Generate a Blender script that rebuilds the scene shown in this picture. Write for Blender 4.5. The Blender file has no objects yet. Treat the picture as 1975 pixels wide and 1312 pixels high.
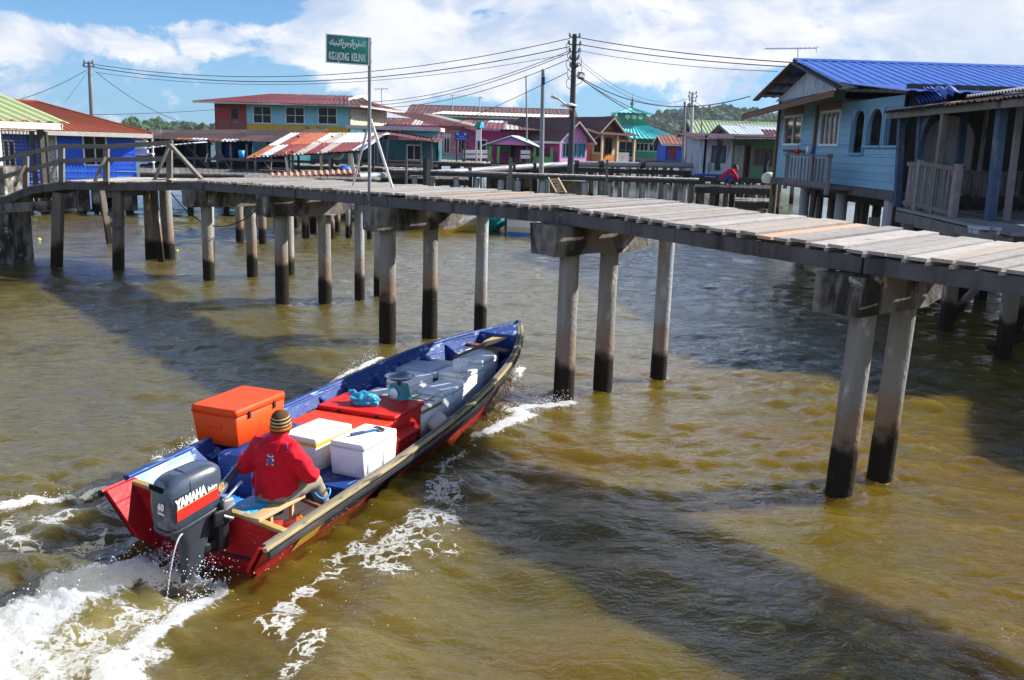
import bpy, bmesh, math, random
import numpy as np
from mathutils import Vector, Matrix
random.seed(7)
rng = np.random.default_rng(11)
SC = bpy.context.scene
COL = SC.collection
R = math.radians
# ------------------------------------------------------------------ camera model
CAM_H = 3.2
FPX = 1760.0
TILT, ROLL = R(11.97), R(1.8)
F0 = Vector((0, math.cos(TILT), -math.sin(TILT)))
R0 = Vector((1, 0, 0)); U0 = Vector((0, math.sin(TILT), math.cos(TILT)))
CR = R0 * math.cos(ROLL) + U0 * math.sin(ROLL)
CU = U0 * math.cos(ROLL) - R0 * math.sin(ROLL)
EYE = Vector((0, 0, CAM_H))
def ray(px, py): return F0 + CR * ((px - 987.5) / FPX) - CU * ((py - 656) / FPX)
def atz(px, py, z=0.0):
    d = ray(px, py); return EYE + d * ((z - CAM_H) / d.z)
def at(px, py, Y):
    d = ray(px, py); return EYE + d * (Y / d.y)
def atx(px, py, X):
    d = ray(px, py); return EYE + d * (X / d.x)
cam = bpy.data.cameras.new('camera'); co = bpy.data.objects.new('camera', cam); COL.objects.link(co)
cam.sensor_width = 36; cam.lens = 36 * FPX / 1975; cam.clip_end = 6000; cam.clip_start = .1
mw = Matrix.Identity(4)
for i in range(3): mw[i][0] = CR[i]; mw[i][1] = CU[i]; mw[i][2] = -F0[i]; mw[i][3] = EYE[i]
co.matrix_world = mw
SC.camera = co
# ------------------------------------------------------------------ materials
MATS = {}
def N(nt, typ, **kw):
    n = nt.nodes.new(typ)
    for k, v in kw.items():
        if k in n.inputs: n.inputs[k].default_value = v
        else: setattr(n, k, v)
    return n
def math_(nt, op, a, b=None, clamp=False):
    n = nt.nodes.new('ShaderNodeMath'); n.operation = op; n.use_clamp = clamp
    for i, x in enumerate((a, b)):
        if x is None: continue
        if isinstance(x, (int, float)): n.inputs[i].default_value = x
        else: nt.links.new(x, n.inputs[i])
    return n.outputs[0]
def mixc(nt, fac, a, b, mode='MIX'):
    n = nt.nodes.new('ShaderNodeMix'); n.data_type = 'RGBA'; n.blend_type = mode
    for idx, x in ((0, fac), (6, a), (7, b)):
        if isinstance(x, (int, float)): n.inputs[idx].default_value = x
        elif isinstance(x, tuple): n.inputs[idx].default_value = (*x[:3], 1)
        else: nt.links.new(x, n.inputs[idx])
    return n.outputs[2]
def smooth(nt, x, lo, hi):
    n = nt.nodes.new('ShaderNodeMapRange'); n.interpolation_type = 'SMOOTHSTEP'
    n.inputs[1].default_value = lo; n.inputs[2].default_value = hi
    nt.links.new(x, n.inputs[0]); return n.outputs[0]
def noise(nt, vec, scale, detail=4, dist=0.0, rough=.55):
    n = N(nt, 'ShaderNodeTexNoise', Scale=scale, Detail=detail, Distortion=dist, Roughness=rough)
    if vec is not None: nt.links.new(vec, n.inputs['Vector'])
    return n.outputs[0]
def mapv(nt, vec, scale):
    n = nt.nodes.new('ShaderNodeMapping'); n.inputs['Scale'].default_value = scale
    nt.links.new(vec, n.inputs[0]); return n.outputs[0]
def newmat(name):
    m = bpy.data.materials.new(name); m.use_nodes = True; nt = m.node_tree
    b = nt.nodes['Principled BSDF']; MATS[name] = m
    return m, nt, b
def mat(name, col, rough=.6, spec=.35, metal=0, var=.2, vs=4, st=(1, 1, 1), rnd=0, dirt=None, bump=None, palette=None, lines=None, coat=0):
    """weathered surface: colour x noise, random per board / sheet, dirt or rust blotches, bump"""
    m, nt, b = newmat(name)
    L = nt.links.new
    tc = nt.nodes.new('ShaderNodeTexCoord'); vec = tc.outputs['Object']
    sv = mapv(nt, vec, st)
    c = None
    if palette:
        g = nt.nodes.new('ShaderNodeNewGeometry'); cr = nt.nodes.new('ShaderNodeValToRGB'); cr.color_ramp.interpolation = 'CONSTANT'
        e = cr.color_ramp.elements; tot = sum(w for _, w in palette); acc = 0
        for i, (pc, w) in enumerate(palette):
            el = e[i] if i < 2 else e.new(acc / tot)
            el.position = acc / tot; el.color = (*pc, 1); acc += w
        L(g.outputs['Random Per Island'], cr.inputs[0]); c = cr.outputs[0]
    else:
        rgb = nt.nodes.new('ShaderNodeRGB'); rgb.outputs[0].default_value = (*col, 1); c = rgb.outputs[0]
    if rnd:
        g = nt.nodes.new('ShaderNodeNewGeometry')
        f = math_(nt, 'MULTIPLY_ADD', g.outputs['Random Per Island'], 2 * rnd); nt.nodes[-1].inputs[2].default_value = 1 - rnd
        c = mixc(nt, 1.0, c, f, 'MULTIPLY')
    if var:
        n = noise(nt, sv, vs, 6)
        f = math_(nt, 'MULTIPLY_ADD', n, 3.0 * var); nt.nodes[-1].inputs[2].default_value = 1 - 1.5 * var
        c = mixc(nt, 1.0, c, f, 'MULTIPLY')
    if dirt:
        for (dc, lo, hi, ds, dst) in dirt:
            dn = noise(nt, mapv(nt, vec, dst), ds, 8, .3, .62)
            c = mixc(nt, smooth(nt, dn, lo, hi), c, dc)
    L(c, b.inputs['Base Color'])
    b.inputs['Roughness'].default_value = rough; b.inputs['Metallic'].default_value = metal
    b.inputs['Specular IOR Level'].default_value = spec
    if coat: b.inputs['Coat Weight'].default_value = coat; b.inputs['Coat Roughness'].default_value = .15
    if var:
        rr = math_(nt, 'MULTIPLY_ADD', noise(nt, vec, vs * 2.3, 5), .35); nt.nodes[-1].inputs[2].default_value = max(.02, rough - .17)
        L(rr, b.inputs['Roughness'])
    h = None
    if bump:
        h = math_(nt, 'MULTIPLY', noise(nt, sv, bump[1], 8), 1.0)
    if lines:   # grooves between boards: axis, pitch, depth
        sx = nt.nodes.new('ShaderNodeSeparateXYZ'); L(vec, sx.inputs[0])
        fr = math_(nt, 'FRACT', math_(nt, 'DIVIDE', sx.outputs[lines[0]], lines[1]))
        gv = smooth(nt, fr, 0.0, .12)
        h = math_(nt, 'MULTIPLY', gv, lines[2]) if h is None else math_(nt, 'ADD', h, math_(nt, 'MULTIPLY', gv, lines[2]))
    if h is not None:
        bp = N(nt, 'ShaderNodeBump', Strength=(bump[0] if bump else .5), Distance=.02); L(h, bp.inputs['Height']); L(bp.outputs[0], b.inputs['Normal'])
    return m
# ------------------------------------------------------------------ mesh builder
class MB:
    def __init__(s, M=None): s.v = []; s.f = []; s.mi = []; s.sm = []; s.M = M or Matrix.Identity(4)
    def add(s, vs, fs, m=0, smooth=False):
        o = len(s.v); s.v += [tuple(s.M @ Vector(v)) for v in vs]
        for f in fs: s.f.append([i + o for i in f]); s.mi.append(m); s.sm.append(smooth)
        return s
    def box(s, c, d, rz=0, m=0, b=0, rot=None):
        """chamfered box: centre, size"""
        hx, hy, hz = (x / 2 for x in d)
        T = Matrix.Translation(c) @ (rot if rot is not None else Matrix.Rotation(rz, 4, 'Z'))
        if b <= 0:
            vs = [T @ Vector((x * hx, y * hy, z * hz)) for z in (-1, 1) for y in (-1, 1) for x in (-1, 1)]
            return s.add(vs, [(0, 2, 3, 1), (4, 5, 7, 6), (0, 1, 5, 4), (2, 6, 7, 3), (0, 4, 6, 2), (1, 3, 7, 5)], m)
        bm = bmesh.new(); bmesh.ops.create_cube(bm, size=1)
        for v in bm.verts: v.co = Vector((v.co.x * 2 * hx, v.co.y * 2 * hy, v.co.z * 2 * hz))
        bmesh.ops.bevel(bm, geom=bm.edges[:], offset=min(b, hx * .9, hy * .9, hz * .9), segments=3, affect='EDGES', profile=.5)
        bm.verts.index_update()
        s.add([T @ v.co for v in bm.verts], [[v.index for v in f.verts] for f in bm.faces], m, True); bm.free(); return s
    def beam(s, p, q, w, h, up=(0, 0, 1), m=0, b=0):
        p = Vector(p); q = Vector(q); d = q - p; L = d.length; x = d.normalized(); up = Vector(up)
        if abs(x.dot(up)) > .98: up = Vector((0, 1, 0))
        y = up.cross(x).normalized(); z = x.cross(y)
        T = Matrix.Identity(4)
        for i in range(3): T[i][0] = x[i]; T[i][1] = y[i]; T[i][2] = z[i]
        return s.box((p + q) / 2, (L, w, h), m=m, b=b, rot=T)
    def tube(s, pts, r, n=10, m=0, cap=True, smooth=True, sq=1.0, up=None):
        pts = [Vector(p) for p in pts]; k = len(pts); rs = r if isinstance(r, (list, tuple)) else [r] * k
        vs = []; pu = None
        for i, p in enumerate(pts):
            t = (pts[min(i + 1, k - 1)] - pts[max(i - 1, 0)]).normalized()
            if pu is None:
                a = Vector(up) if up else (Vector((0, 0, 1)) if abs(t.z) < .9 else Vector((1, 0, 0)))
                pu = (a - t * a.dot(t)).normalized()
            else: pu = (pu - t * pu.dot(t)).normalized()
            w = t.cross(pu)
            for j in range(n):
                a = 2 * math.pi * j / n
                vs.append(p + pu * (math.cos(a) * rs[i] * sq) + w * (math.sin(a) * rs[i]))
        fs = [(i * n + j, i * n + (j + 1) % n, (i + 1) * n + (j + 1) % n, (i + 1) * n + j) for i in range(k - 1) for j in range(n)]
        s.add(vs, fs, m, smooth)
        if cap: s.add(vs[:n], [tuple(range(n))[::-1]], m); s.add(vs[-n:], [tuple(range(n))], m)
        return s
    def lathe(s, prof, n=24, c=(0, 0, 0), m=0, smooth=True, T=None):
        T = T or Matrix.Identity(4); c = Vector(c)
        vs = [T @ Vector((r * math.cos(2 * math.pi * j / n), r * math.sin(2 * math.pi * j / n), z)) + c for r, z in prof for j in range(n)]
        fs = [(i * n + j, i * n + (j + 1) % n, (i + 1) * n + (j + 1) % n, (i + 1) * n + j) for i in range(len(prof) - 1) for j in range(n)]
        return s.add(vs, fs, m, smooth)
    def prism(s, poly, a, b, m=0):
        """polygon of 3D points, extruded from offset a to offset b (vectors)"""
        n = len(poly); a = Vector(a); b = Vector(b)
        vs = [Vector(p) + a for p in poly] + [Vector(p) + b for p in poly]
        return s.add(vs, [tuple(range(n))[::-1], tuple(range(n, 2 * n))] + [(i, (i + 1) % n, n + (i + 1) % n, n + i) for i in range(n)], m)
    def loft(s, rings, m=0, cap=True, smooth=True):
        n = len(rings[0]); vs = [p for r in rings for p in r]
        fs = [(i * n + j, i * n + (j + 1) % n, (i + 1) * n + (j + 1) % n, (i + 1) * n + j) for i in range(len(rings) - 1) for j in range(n)]
        s.add(vs, fs, m, smooth)
        if cap: s.add(rings[0], [tuple(range(n))[::-1]], m, False); s.add(rings[-1], [tuple(range(n))], m, False)
        return s
    def corr(s, p00, p10, p11, p01, pitch=.2, amp=.02, ny=2, th=.012, m=0, sag=0, jag=0, square=False):
        """corrugated sheet, ribs run p00->p01, edges along p00->p10"""
        p00, p10, p11, p01 = (Vector(p) for p in (p00, p10, p11, p01))
        L = (p10 - p00).length; k = max(2, int(round(L / pitch)) * (4 if square else 2))
        nr = (p10 - p00).cross(p01 - p00).normalized()
        if nr.z < 0: nr = -nr
        top = []
        for j in range(ny + 1):
            v = j / ny
            for i in range(k + 1):
                u = i / k
                a = p00.lerp(p10, u); b_ = p01.lerp(p11, u)
                if jag and j == 0: a = a + (a - b_).normalized() * random.uniform(0, jag) * (1 if (i // 4) % 2 else .4)
                p = a.lerp(b_, v)
                h = (amp if (i % 4) in (1, 2) else -amp) if square else (amp if i % 2 else -amp)
                p = p + nr * (h - sag * math.sin(math.pi * v))
                top.append(p)
        bot = [p - nr * th for p in top]; w = k + 1; o = len(top)
        fs = []
        for j in range(ny):
            for i in range(k):
                q = (j * w + i, j * w + i + 1, (j + 1) * w + i + 1, (j + 1) * w + i); fs.append(q); fs.append(tuple(x + o for x in q[::-1]))
        for i in range(k):
            fs.append((i + 1, i, i + o, i + 1 + o)); z = ny * w; fs.append((z + i, z + i + 1, z + i + 1 + o, z + i + o))
        for j in range(ny):
            fs.append((j * w, (j + 1) * w, (j + 1) * w + o, j * w + o)); z = k; fs.append(((j + 1) * w + z, j * w + z, j * w + z + o, (j + 1) * w + z + o))
        return s.add(top + bot, fs, m)
    def sheets(s, p00, p10, p11, p01, sw=.85, rows=2, pitch=.2, amp=.02, m=0, rag=.06, **kw):
        """roof slope of separate overlapping sheets (each its own island)"""
        p00, p10, p11, p01 = (Vector(p) for p in (p00, p10, p11, p01))
        L = (p10 - p00).length; k = max(1, round(L / sw)); nr = (p10 - p00).cross(p01 - p00).normalized()
        if nr.z < 0: nr = -nr
        g = lambda u, v: p00.lerp(p10, u).lerp(p01.lerp(p11, u), v)
        for i in range(k):
            for j in range(rows):
                u0, u1 = i / k - .004, (i + 1) / k + .004; v0 = j / rows - (random.uniform(0, rag) / rows if j == 0 else .06 / rows); v1 = (j + 1) / rows
                up = nr * (.012 * (j % 2) + .01 * (i % 2) + random.uniform(0, .008))
                s.corr(g(u0, v0) + up, g(u1, v0) + up, g(u1, v1) + up, g(u0, v1) + up, pitch=pitch, amp=amp, ny=1, m=m, **kw)
        return s
    def wall(s, W, H, opens=(), th=.1, board=0, m=0, gap=.006, x0=0, z0=0):
        """vertical wall in the local xz plane, outside towards -y, real openings (x0,x1,z0,z1)"""
        zs = {z0, z0 + H}
        for o in opens: zs |= {o[2], o[3]}
        if board:
            k = max(1, round(H / board)); zs |= {z0 + H * i / k for i in range(k + 1)}
        zs = sorted(z for z in zs if z0 - 1e-6 <= z <= z0 + H + 1e-6)
        zz = [zs[0]]
        for z in zs[1:]:
            if z - zz[-1] > .012: zz.append(z)
        for a, b in zip(zz, zz[1:]):
            mid = (a + b) / 2; segs = [(x0, x0 + W)]
            for o in opens:
                if o[2] < mid < o[3]:
                    ns = []
                    for p, q in segs:
                        if o[0] > p: ns.append((p, min(q, o[0])))
                        if o[1] < q: ns.append((max(p, o[1]), q))
                    segs = [t for t in ns if t[1] - t[0] > .01]
            for p, q in segs:
                if board:
                    vs = [(p, 0, a), (q, 0, a), (q, .012, b - gap), (p, .012, b - gap), (p, th, a), (q, th, a), (q, th, b - gap), (p, th, b - gap)]
                    s.add(vs, [(0, 1, 2, 3), (5, 4, 7, 6), (4, 5, 1, 0), (3, 2, 6, 7), (4, 0, 3, 7), (1, 5, 6, 2)], m)
                else: s.box(((p + q) / 2, th / 2, (a + b) / 2), (q - p, th, b - a), m=m)
        return s
    def build(s, name, mats, parent=None, loc=None):
        me = bpy.data.meshes.new(name)
        me.from_pydata(s.v, [], s.f)
        if not isinstance(mats, (list, tuple)): mats = [mats]
        for x in mats: me.materials.append(MATS[x])
        me.polygons.foreach_set('material_index', s.mi); me.polygons.foreach_set('use_smooth', s.sm); me.update()
        o = bpy.data.objects.new(name, me); COL.objects.link(o)
        if parent is not None: o.parent = parent
        if loc is not None: o.location = loc
        return o
def tag(o, label=None, cat=None, group=None, kind=None):
    if label: o['label'] = label
    if cat: o['category'] = cat
    if group: o['group'] = group
    if kind: o['kind'] = kind
    return o
def thing(name, label, cat, loc=(0, 0, 0), rz=0, group=None):
    o = bpy.data.objects.new(name, None); COL.objects.link(o); o.location = loc; o.rotation_euler = (0, 0, rz); o.empty_display_size = .2
    return tag(o, label, cat, group)
def kids(o): return [c for c in bpy.data.objects if c.parent == o]
def dup(root, loc, rz=None, label=None, scale=None):
    def cp(o, par):
        c = o.copy(); COL.objects.link(c)
        if par is not None: c.parent = par
        for ch in kids(o): cp(ch, c)
        return c
    r = cp(root, None); r.location = loc
    if rz is not None: r.rotation_euler = (0, 0, rz)
    if scale: r.scale = scale
    if label: r['label'] = label
    return r
def to_mesh(obj, name, mt, parent):
    """evaluate modifiers / text into a plain mesh object"""
    dg = bpy.context.evaluated_depsgraph_get(); dg.update()
    me = bpy.data.meshes.new_from_object(obj.evaluated_get(dg)); me.name = name
    me.materials.clear()
    for x in (mt if isinstance(mt, (list, tuple)) else [mt]): me.materials.append(MATS[x])
    d = obj.data; bpy.data.objects.remove(obj)
    o = bpy.data.objects.new(name, me); COL.objects.link(o); o.parent = parent
    return o
def text(body, size, mt, name, parent, T, extrude=.002, sx=1.0, bold=0.0, shear=0.0, align='CENTER'):
    c = bpy.data.curves.new('txt', 'FONT'); c.body = body; c.size = size; c.extrude = extrude; c.offset = bold; c.shear = shear; c.align_x = align; c.align_y = 'CENTER'; c.resolution_u = 3
    o = bpy.data.objects.new('txt', c); COL.objects.link(o)
    m = to_mesh(o, name, mt, parent)
    m.data.transform(T @ Matrix.Diagonal((sx, 1, 1, 1)))
    return m
def fused(mb, name, mt, parent, voxel=.012, sm=4, fac=.5):
    """fuse overlapping closed shapes into one continuous skin"""
    me = bpy.data.meshes.new('t'); me.from_pydata(mb.v, [], mb.f); me.update()
    o = bpy.data.objects.new('t', me); COL.objects.link(o)
    md = o.modifiers.new('r', 'REMESH'); md.mode = 'VOXEL'; md.voxel_size = voxel; md.use_smooth_shade = True
    if sm: ms = o.modifiers.new('s', 'SMOOTH'); ms.iterations = sm; ms.factor = fac
    return to_mesh(o, name, mt, parent)
def frame_T(o, x, y):
    """matrix with origin o, x axis x, y axis y"""
    x = Vector(x).normalized(); y = Vector(y); z = x.cross(y).normalized(); y = z.cross(x)
    T = Matrix.Identity(4)
    for i in range(3): T[i][0] = x[i]; T[i][1] = y[i]; T[i][2] = z[i]; T[i][3] = o[i]
    return T
# ------------------------------------------------------------------ material library
V = lambda *a: a
mat('deck_wood', (.37, .33, .30), .75, .2, var=.2, vs=9, st=(1, 1, 1), rnd=.16, palette=[((.37, .335, .305), 20), ((.29, .265, .24), 8), ((.40, .37, .34), 8), ((.34, .29, .24), 5), ((.46, .31, .21), 1.2)], bump=(.35, 30), dirt=[((.22, .19, .16), .55, .75, 5, (1, 1, 1)), ((.16, .14, .12), .64, .70, 14, (1, 1, 1)), ((.47, .44, .41), .62, .74, 2.2, (1, 1, 1))])
mat('old_wood', (.17, .155, .14), .8, .2, var=.25, vs=6, rnd=.25, bump=(.4, 25), dirt=[((.05, .045, .04), .52, .75, 3, (1, 1, .5)), ((.28, .26, .23), .6, .8, 7, (1, 1, .3))])
mat('beam_wood', (.105, .10, .102), .8, .2, var=.25, vs=5, st=(1, 1, .5), rnd=.2, bump=(.4, 25), dirt=[((.045, .04, .035), .47, .72, 4.5, (1, 1, .12)), ((.07, .09, .04), .62, .8, 2.2, (1, 1, .6))])
mat('rail_wood', (.17, .155, .13), .8, .2, var=.22, vs=6, rnd=.2, bump=(.4, 25), dirt=[((.12, .14, .05), .58, .8, 4, (1, 1, 1))])
mat('dark_wood', (.055, .05, .045), .85, .15, var=.3, vs=5, rnd=.3, bump=(.4, 20))
mat('fence_wood', (.23, .225, .22), .85, .15, var=.25, vs=6, rnd=.3, bump=(.4, 20))
mat('brown_wood', (.17, .09, .055), .75, .2, var=.25, vs=6, rnd=.2, bump=(.3, 25))
mat('new_wood', (.52, .36, .19), .65, .25, var=.15, vs=6, st=(1, 6, 1), rnd=.1, bump=(.2, 25))
mat('rail_cream', (.34, .28, .15), .6, .3, var=.25, vs=8, st=(.4, 3, 3), dirt=[((.05, .045, .04), .5, .64, 5, (.5, 3, 3))], bump=(.3, 30))
def pile_mat(name, ztop, zor, base):
    m, nt, b = newmat(name); L = nt.links.new
    g = nt.nodes.new('ShaderNodeNewGeometry'); sx = nt.nodes.new('ShaderNodeSeparateXYZ'); L(g.outputs['Position'], sx.inputs[0])
    pos = g.outputs['Position']; z = sx.outputs[2]
    zn = math_(nt, 'ADD', z, math_(nt, 'MULTIPLY_ADD', noise(nt, pos, 3.5, 5), .55)); nt.nodes[-2].inputs[2].default_value = -.27
    c = mixc(nt, noise(nt, mapv(nt, pos, (9, 9, .7)), 1.6, 6), base, tuple(x * .45 for x in base))
    c = mixc(nt, smooth(nt, noise(nt, mapv(nt, pos, (1, 1, .35)), 6, 7), .58, .74), c, (.55, .52, .47))
    inv = lambda x: math_(nt, 'SUBTRACT', 1.0, x)
    c = mixc(nt, math_(nt, 'MULTIPLY', inv(smooth(nt, zn, zor - .22, zor + .12)), math_(nt, 'MULTIPLY_ADD', noise(nt, mapv(nt, pos, (.7, .7, .2)), 1.3, 2), 1.0)), c, (.22, .115, .05))
    [setattr(q.inputs[2], 'default_value', .05) for q in nt.nodes if q.type == 'MATH' and q.operation == 'MULTIPLY_ADD' and abs(q.inputs[1].default_value - 1.0) < 1e-6]
    c = mixc(nt, inv(smooth(nt, zn, ztop - .12, ztop + .08)), c, (.016, .012, .008))
    barn = math_(nt, 'MULTIPLY', smooth(nt, noise(nt, pos, 34, 3), .68, .76), inv(smooth(nt, z, ztop - .2, ztop + .05)))
    c = mixc(nt, barn, c, (.2, .18, .14))
    L(c, b.inputs['Base Color']); b.inputs['Roughness'].default_value = .85; b.inputs['Specular IOR Level'].default_value = .2
    bp = N(nt, 'ShaderNodeBump', Strength=.6, Distance=.03); L(noise(nt, pos, 22, 8), bp.inputs['Height']); L(bp.outputs[0], b.inputs['Normal'])
pile_mat('pile_concrete', .52, .92, (.33, .31, .285)); pile_mat('pile_high_stain', .82, 1.15, (.31, .29, .265))
pile_mat('pile_pipe', .5, .95, (.46, .48, .5)); pile_mat('pile_wood', .6, .72, (.2, .17, .14)); pile_mat('pile_pale', .45, .6, (.42, .39, .34))
mat('cap_concrete', (.21, .195, .175), .9, .15, var=.3, vs=4, bump=(.7, 12), dirt=[((.035, .03, .026), .42, .60, 2.6, (1, 1, .45)), ((.55, .5, .43), .6, .72, 4, (1, 1, 1))])
RUST = [((.13, .035, .038), 5), ((.11, .04, .036), 4), ((.28, .08, .03), 1.3), ((.40, .39, .38), 1.1), ((.18, .06, .04), 2)]
mat('roof_maroon', (.13, .03, .036), .6, .3, var=.2, vs=1.2, rnd=.1, dirt=[((.42, .3, .2), .66, .72, .8, (1, .6, 1)), ((.12, .04, .04), .55, .75, 1.5, (1, 1, 1))])
mat('roof_rusty', (.2, .07, .06), .65, .3, palette=RUST, var=.2, vs=2, dirt=[((.45, .13, .03), .58, .66, 1.3, (1, 1, 1))])
mat('roof_rust_dull', (.15, .075, .07), .7, .25, palette=[((.125, .065, .062), 12), ((.105, .055, .052), 8), ((.22, .08, .045), 1), ((.42, .42, .42), .7)], var=.2, vs=2, dirt=[((.3, .1, .045), .6, .72, .9, (1, 1, 1))])
mat('roof_patchwork', (.3, .1, .05), .55, .35, palette=[((.15, .028, .028), 6), ((.46, .49, .53), 3.4), ((.32, .10, .04), 1.4), ((.33, .30, .28), 2.4), ((.2, .045, .036), 4)], var=.2, vs=2, dirt=[((.36, .11, .035), .57, .63, 1.8, (1, 1, 1)), ((.5, .48, .46), .66, .71, 2.3, (1, 1, 1))])
mat('roof_dark', (.05, .03, .03), .8, .2, var=.35, vs=2, rnd=.4, dirt=[((.25, .05, .04), .62, .7, 1.2, (1, 1, 1))])
mat('roof_galv', (.55, .6, .63), .45, .4, metal=.0, var=.15, vs=2, rnd=.12, dirt=[((.35, .25, .18), .66, .78, 2, (1, 1, 1))])
mat('roof_greylight', (.5, .48, .45), .6, .3, var=.2, vs=2, rnd=.15, dirt=[((.2, .15, .12), .6, .78, 2, (1, 1, 1))])
mat('roof_green', (.36, .42, .2), .5, .35, var=.1, vs=1.5, rnd=.05)
mat('roof_palegreen', (.3, .38, .2), .5, .35, var=.12, vs=1.5, rnd=.05)
mat('roof_tile', (.30, .075, .035), .6, .3, var=.15, vs=3, rnd=.2)
mat('roof_tile_dull', (.2, .085, .06), .7, .3, var=.2, vs=3, rnd=.2)
mat('roof_blue', (.016, .09, .42), .45, .45, var=.12, vs=1.5, rnd=.08)
mat('roof_cyan', (.1, .55, .55), .45, .4, var=.1, vs=1.5, rnd=.06)
mat('roof_orange', (.40, .20, .12), .6, .3, var=.12, vs=2, rnd=.08)
mat('fascia_white', (.62, .58, .5), .6, .3, var=.15, vs=4)
mat('fascia_dark', (.05, .045, .045), .7, .3, var=.2)
def paint(name, col, board=.2, axis=2, **k):
    a = dict(rough=.6, spec=.35, var=.12, vs=3, rnd=.06, lines=(axis, board, 1.0), bump=(.25, 20)); a.update(k); mat(name, col, **a)
paint('wall_blue', (.018, .10, .60), .19, dirt=[((.25, .35, .6), .68, .74, 2.2, (.2, 1, 2))])
paint('wall_lightblue', (.2, .5, .6), .2, dirt=[((.13, .2, .22), .6, .8, 2, (1, 1, .5))])
paint('wall_skyblue', (.19, .38, .54), .2, lines=None, dirt=[((.12, .2, .26), .58, .8, 2.2, (1, 1, .6)), ((.5, .6, .65), .68, .78, 4, (1, 1, 1))])
paint('wall_skyblue_vertical', (.14, .30, .40), .18, 1, dirt=[((.1, .14, .16), .55, .78, 2.2, (1, 2, .3))])
paint('wall_crimson', (.3, .03, .03), .2, 0)
paint('wall_faded_red', (.2, .06, .06), .15, 0, dirt=[((.35, .3, .28), .6, .7, 6, (1, 1, .4))])
paint('wall_yellow', (.55, .33, .02), .4, 0, dirt=[((.12, .1, .06), .56, .7, 1.5, (.6, 1, 1.2))])
paint('wall_cream', (.62, .5, .28), .25, 0)
paint('wall_white', (.7, .7, .68), .2, dirt=[((.35, .33, .3), .6, .8, 3, (1, 1, .4))])
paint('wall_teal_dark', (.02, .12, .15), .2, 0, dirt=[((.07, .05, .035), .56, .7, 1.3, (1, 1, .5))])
paint('wall_pink', (.75, .25, .25), .17, dirt=[((.75, .62, .6), .5, .64, 2.2, (.5, 1, 3))])
paint('wall_magenta', (.45, .05, .2), .17)
paint('wall_mauve', (.68, .24, .55), .2, 0)
paint('wall_orange', (.6, .24, .06), .2)
paint('wall_green', (.03, .25, .12), .3)
paint('wall_lawn_green', (.12, .4, .08), .3, 0, lines=None)
paint('wall_aqua', (.35, .68, .68), .3)
paint('wall_shed_white', (.42, .46, .52), .22, 0, dirt=[((.16, .17, .2), .5, .66, 3.5, (1.6, 1, .25))])
paint('wall_shed_green', (.06, .2, .09), .2, 0)
paint('wall_grey', (.3, .29, .27), .2, 0, dirt=[((.12, .11, .1), .5, .7, 2, (1, 1, .5))])
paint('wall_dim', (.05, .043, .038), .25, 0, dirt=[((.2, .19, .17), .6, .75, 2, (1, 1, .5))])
mat('frame_white', (.68, .68, .66), .5, .4, var=.1); mat('frame_dark', (.06, .05, .045), .6, .3, var=.15); mat('frame_green', (.1, .42, .1), .55, .35, var=.1); mat('frame_brown', (.18, .1, .06), .6, .3, var=.2)
mat('trim_green_teal', (.05, .3, .17), .5, .35, var=.12); mat('shutter_teal', (.03, .24, .26), .55, .35, var=.1)
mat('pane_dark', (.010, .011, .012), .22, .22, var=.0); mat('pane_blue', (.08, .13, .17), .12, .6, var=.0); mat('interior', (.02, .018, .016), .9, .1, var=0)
mat('pane_mirror', (.05, .055, .06), .04, 1.0, var=0)
mat('pole_steel', (.2, .21, .22), .5, .4, var=.2, vs=3); mat('pole_pale', (.5, .5, .5), .5, .4, var=.15, vs=3); mat('pole_black', (.035, .035, .04), .55, .35, var=.2); mat('alu', (.62, .62, .62), .35, .5, metal=.6, var=.08)
mat('wire_black', (.02, .02, .025), .6, .3, var=0); mat('pipe_grey', (.3, .31, .33), .5, .35, var=.2, vs=3, dirt=[((.12, .11, .1), .6, .75, 3, (1, 1, 1))])
mat('sign_green', (.005, .16, .13), .4, .4, var=.06); mat('sign_blue', (.015, .04, .38), .4, .4, var=.06); mat('letter_white', (.82, .82, .8), .5, .3, var=.04); mat('bolt_steel', (.35, .35, .36), .4, .5, metal=.8, var=.1)
mat('post_blue', (.06, .10, .16), .75, .2, var=.25, vs=5, rnd=.1, bump=(.3, 25), dirt=[((.2, .2, .2), .56, .7, 4, (1, 1, .4))])
mat('white_paint', (.78, .77, .74), .5, .35, var=.1, vs=4)
# boat
mat('hull_red', (.50, .012, .018), .5, .3, var=.22, vs=5, lines=(2, .13, .5), bump=(.3, 18), dirt=[((.6, .25, .2), .63, .70, 9, (.35, 2, 2)), ((.2, .01, .015), .52, .72, 2, (1, 1, 1)), ((.1, .06, .05), .62, .70, 6, (.3, 2, 3))])
mat('hull_black', (.022, .022, .028), .5, .35, var=.3, vs=6, bump=(.3, 18), dirt=[((.2, .18, .14), .60, .70, 8, (.25, 2, 3)), ((.08, .07, .06), .5, .7, 3, (.4, 1, 2))])
mat('hull_blue', (.010, .042, .20), .5, .35, var=.3, vs=5, lines=(2, .12, .5), bump=(.3, 18), dirt=[((.22, .33, .5), .60, .66, 9, (.5, 2, 3)), ((.08, .06, .05), .64, .72, 5, (.6, 1, 1)), ((.3, .45, .65), .58, .68, 5, (.6, 2, 2)), ((.02, .05, .14), .6, .75, 3, (1, 1, 1))])
mat('bench_blue', (.02, .38, .7), .5, .35, var=.2, vs=8, dirt=[((.55, .7, .75), .57, .68, 12, (1, 1, 1)), ((.05, .15, .3), .62, .7, 9, (1, 1, 1))])
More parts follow.
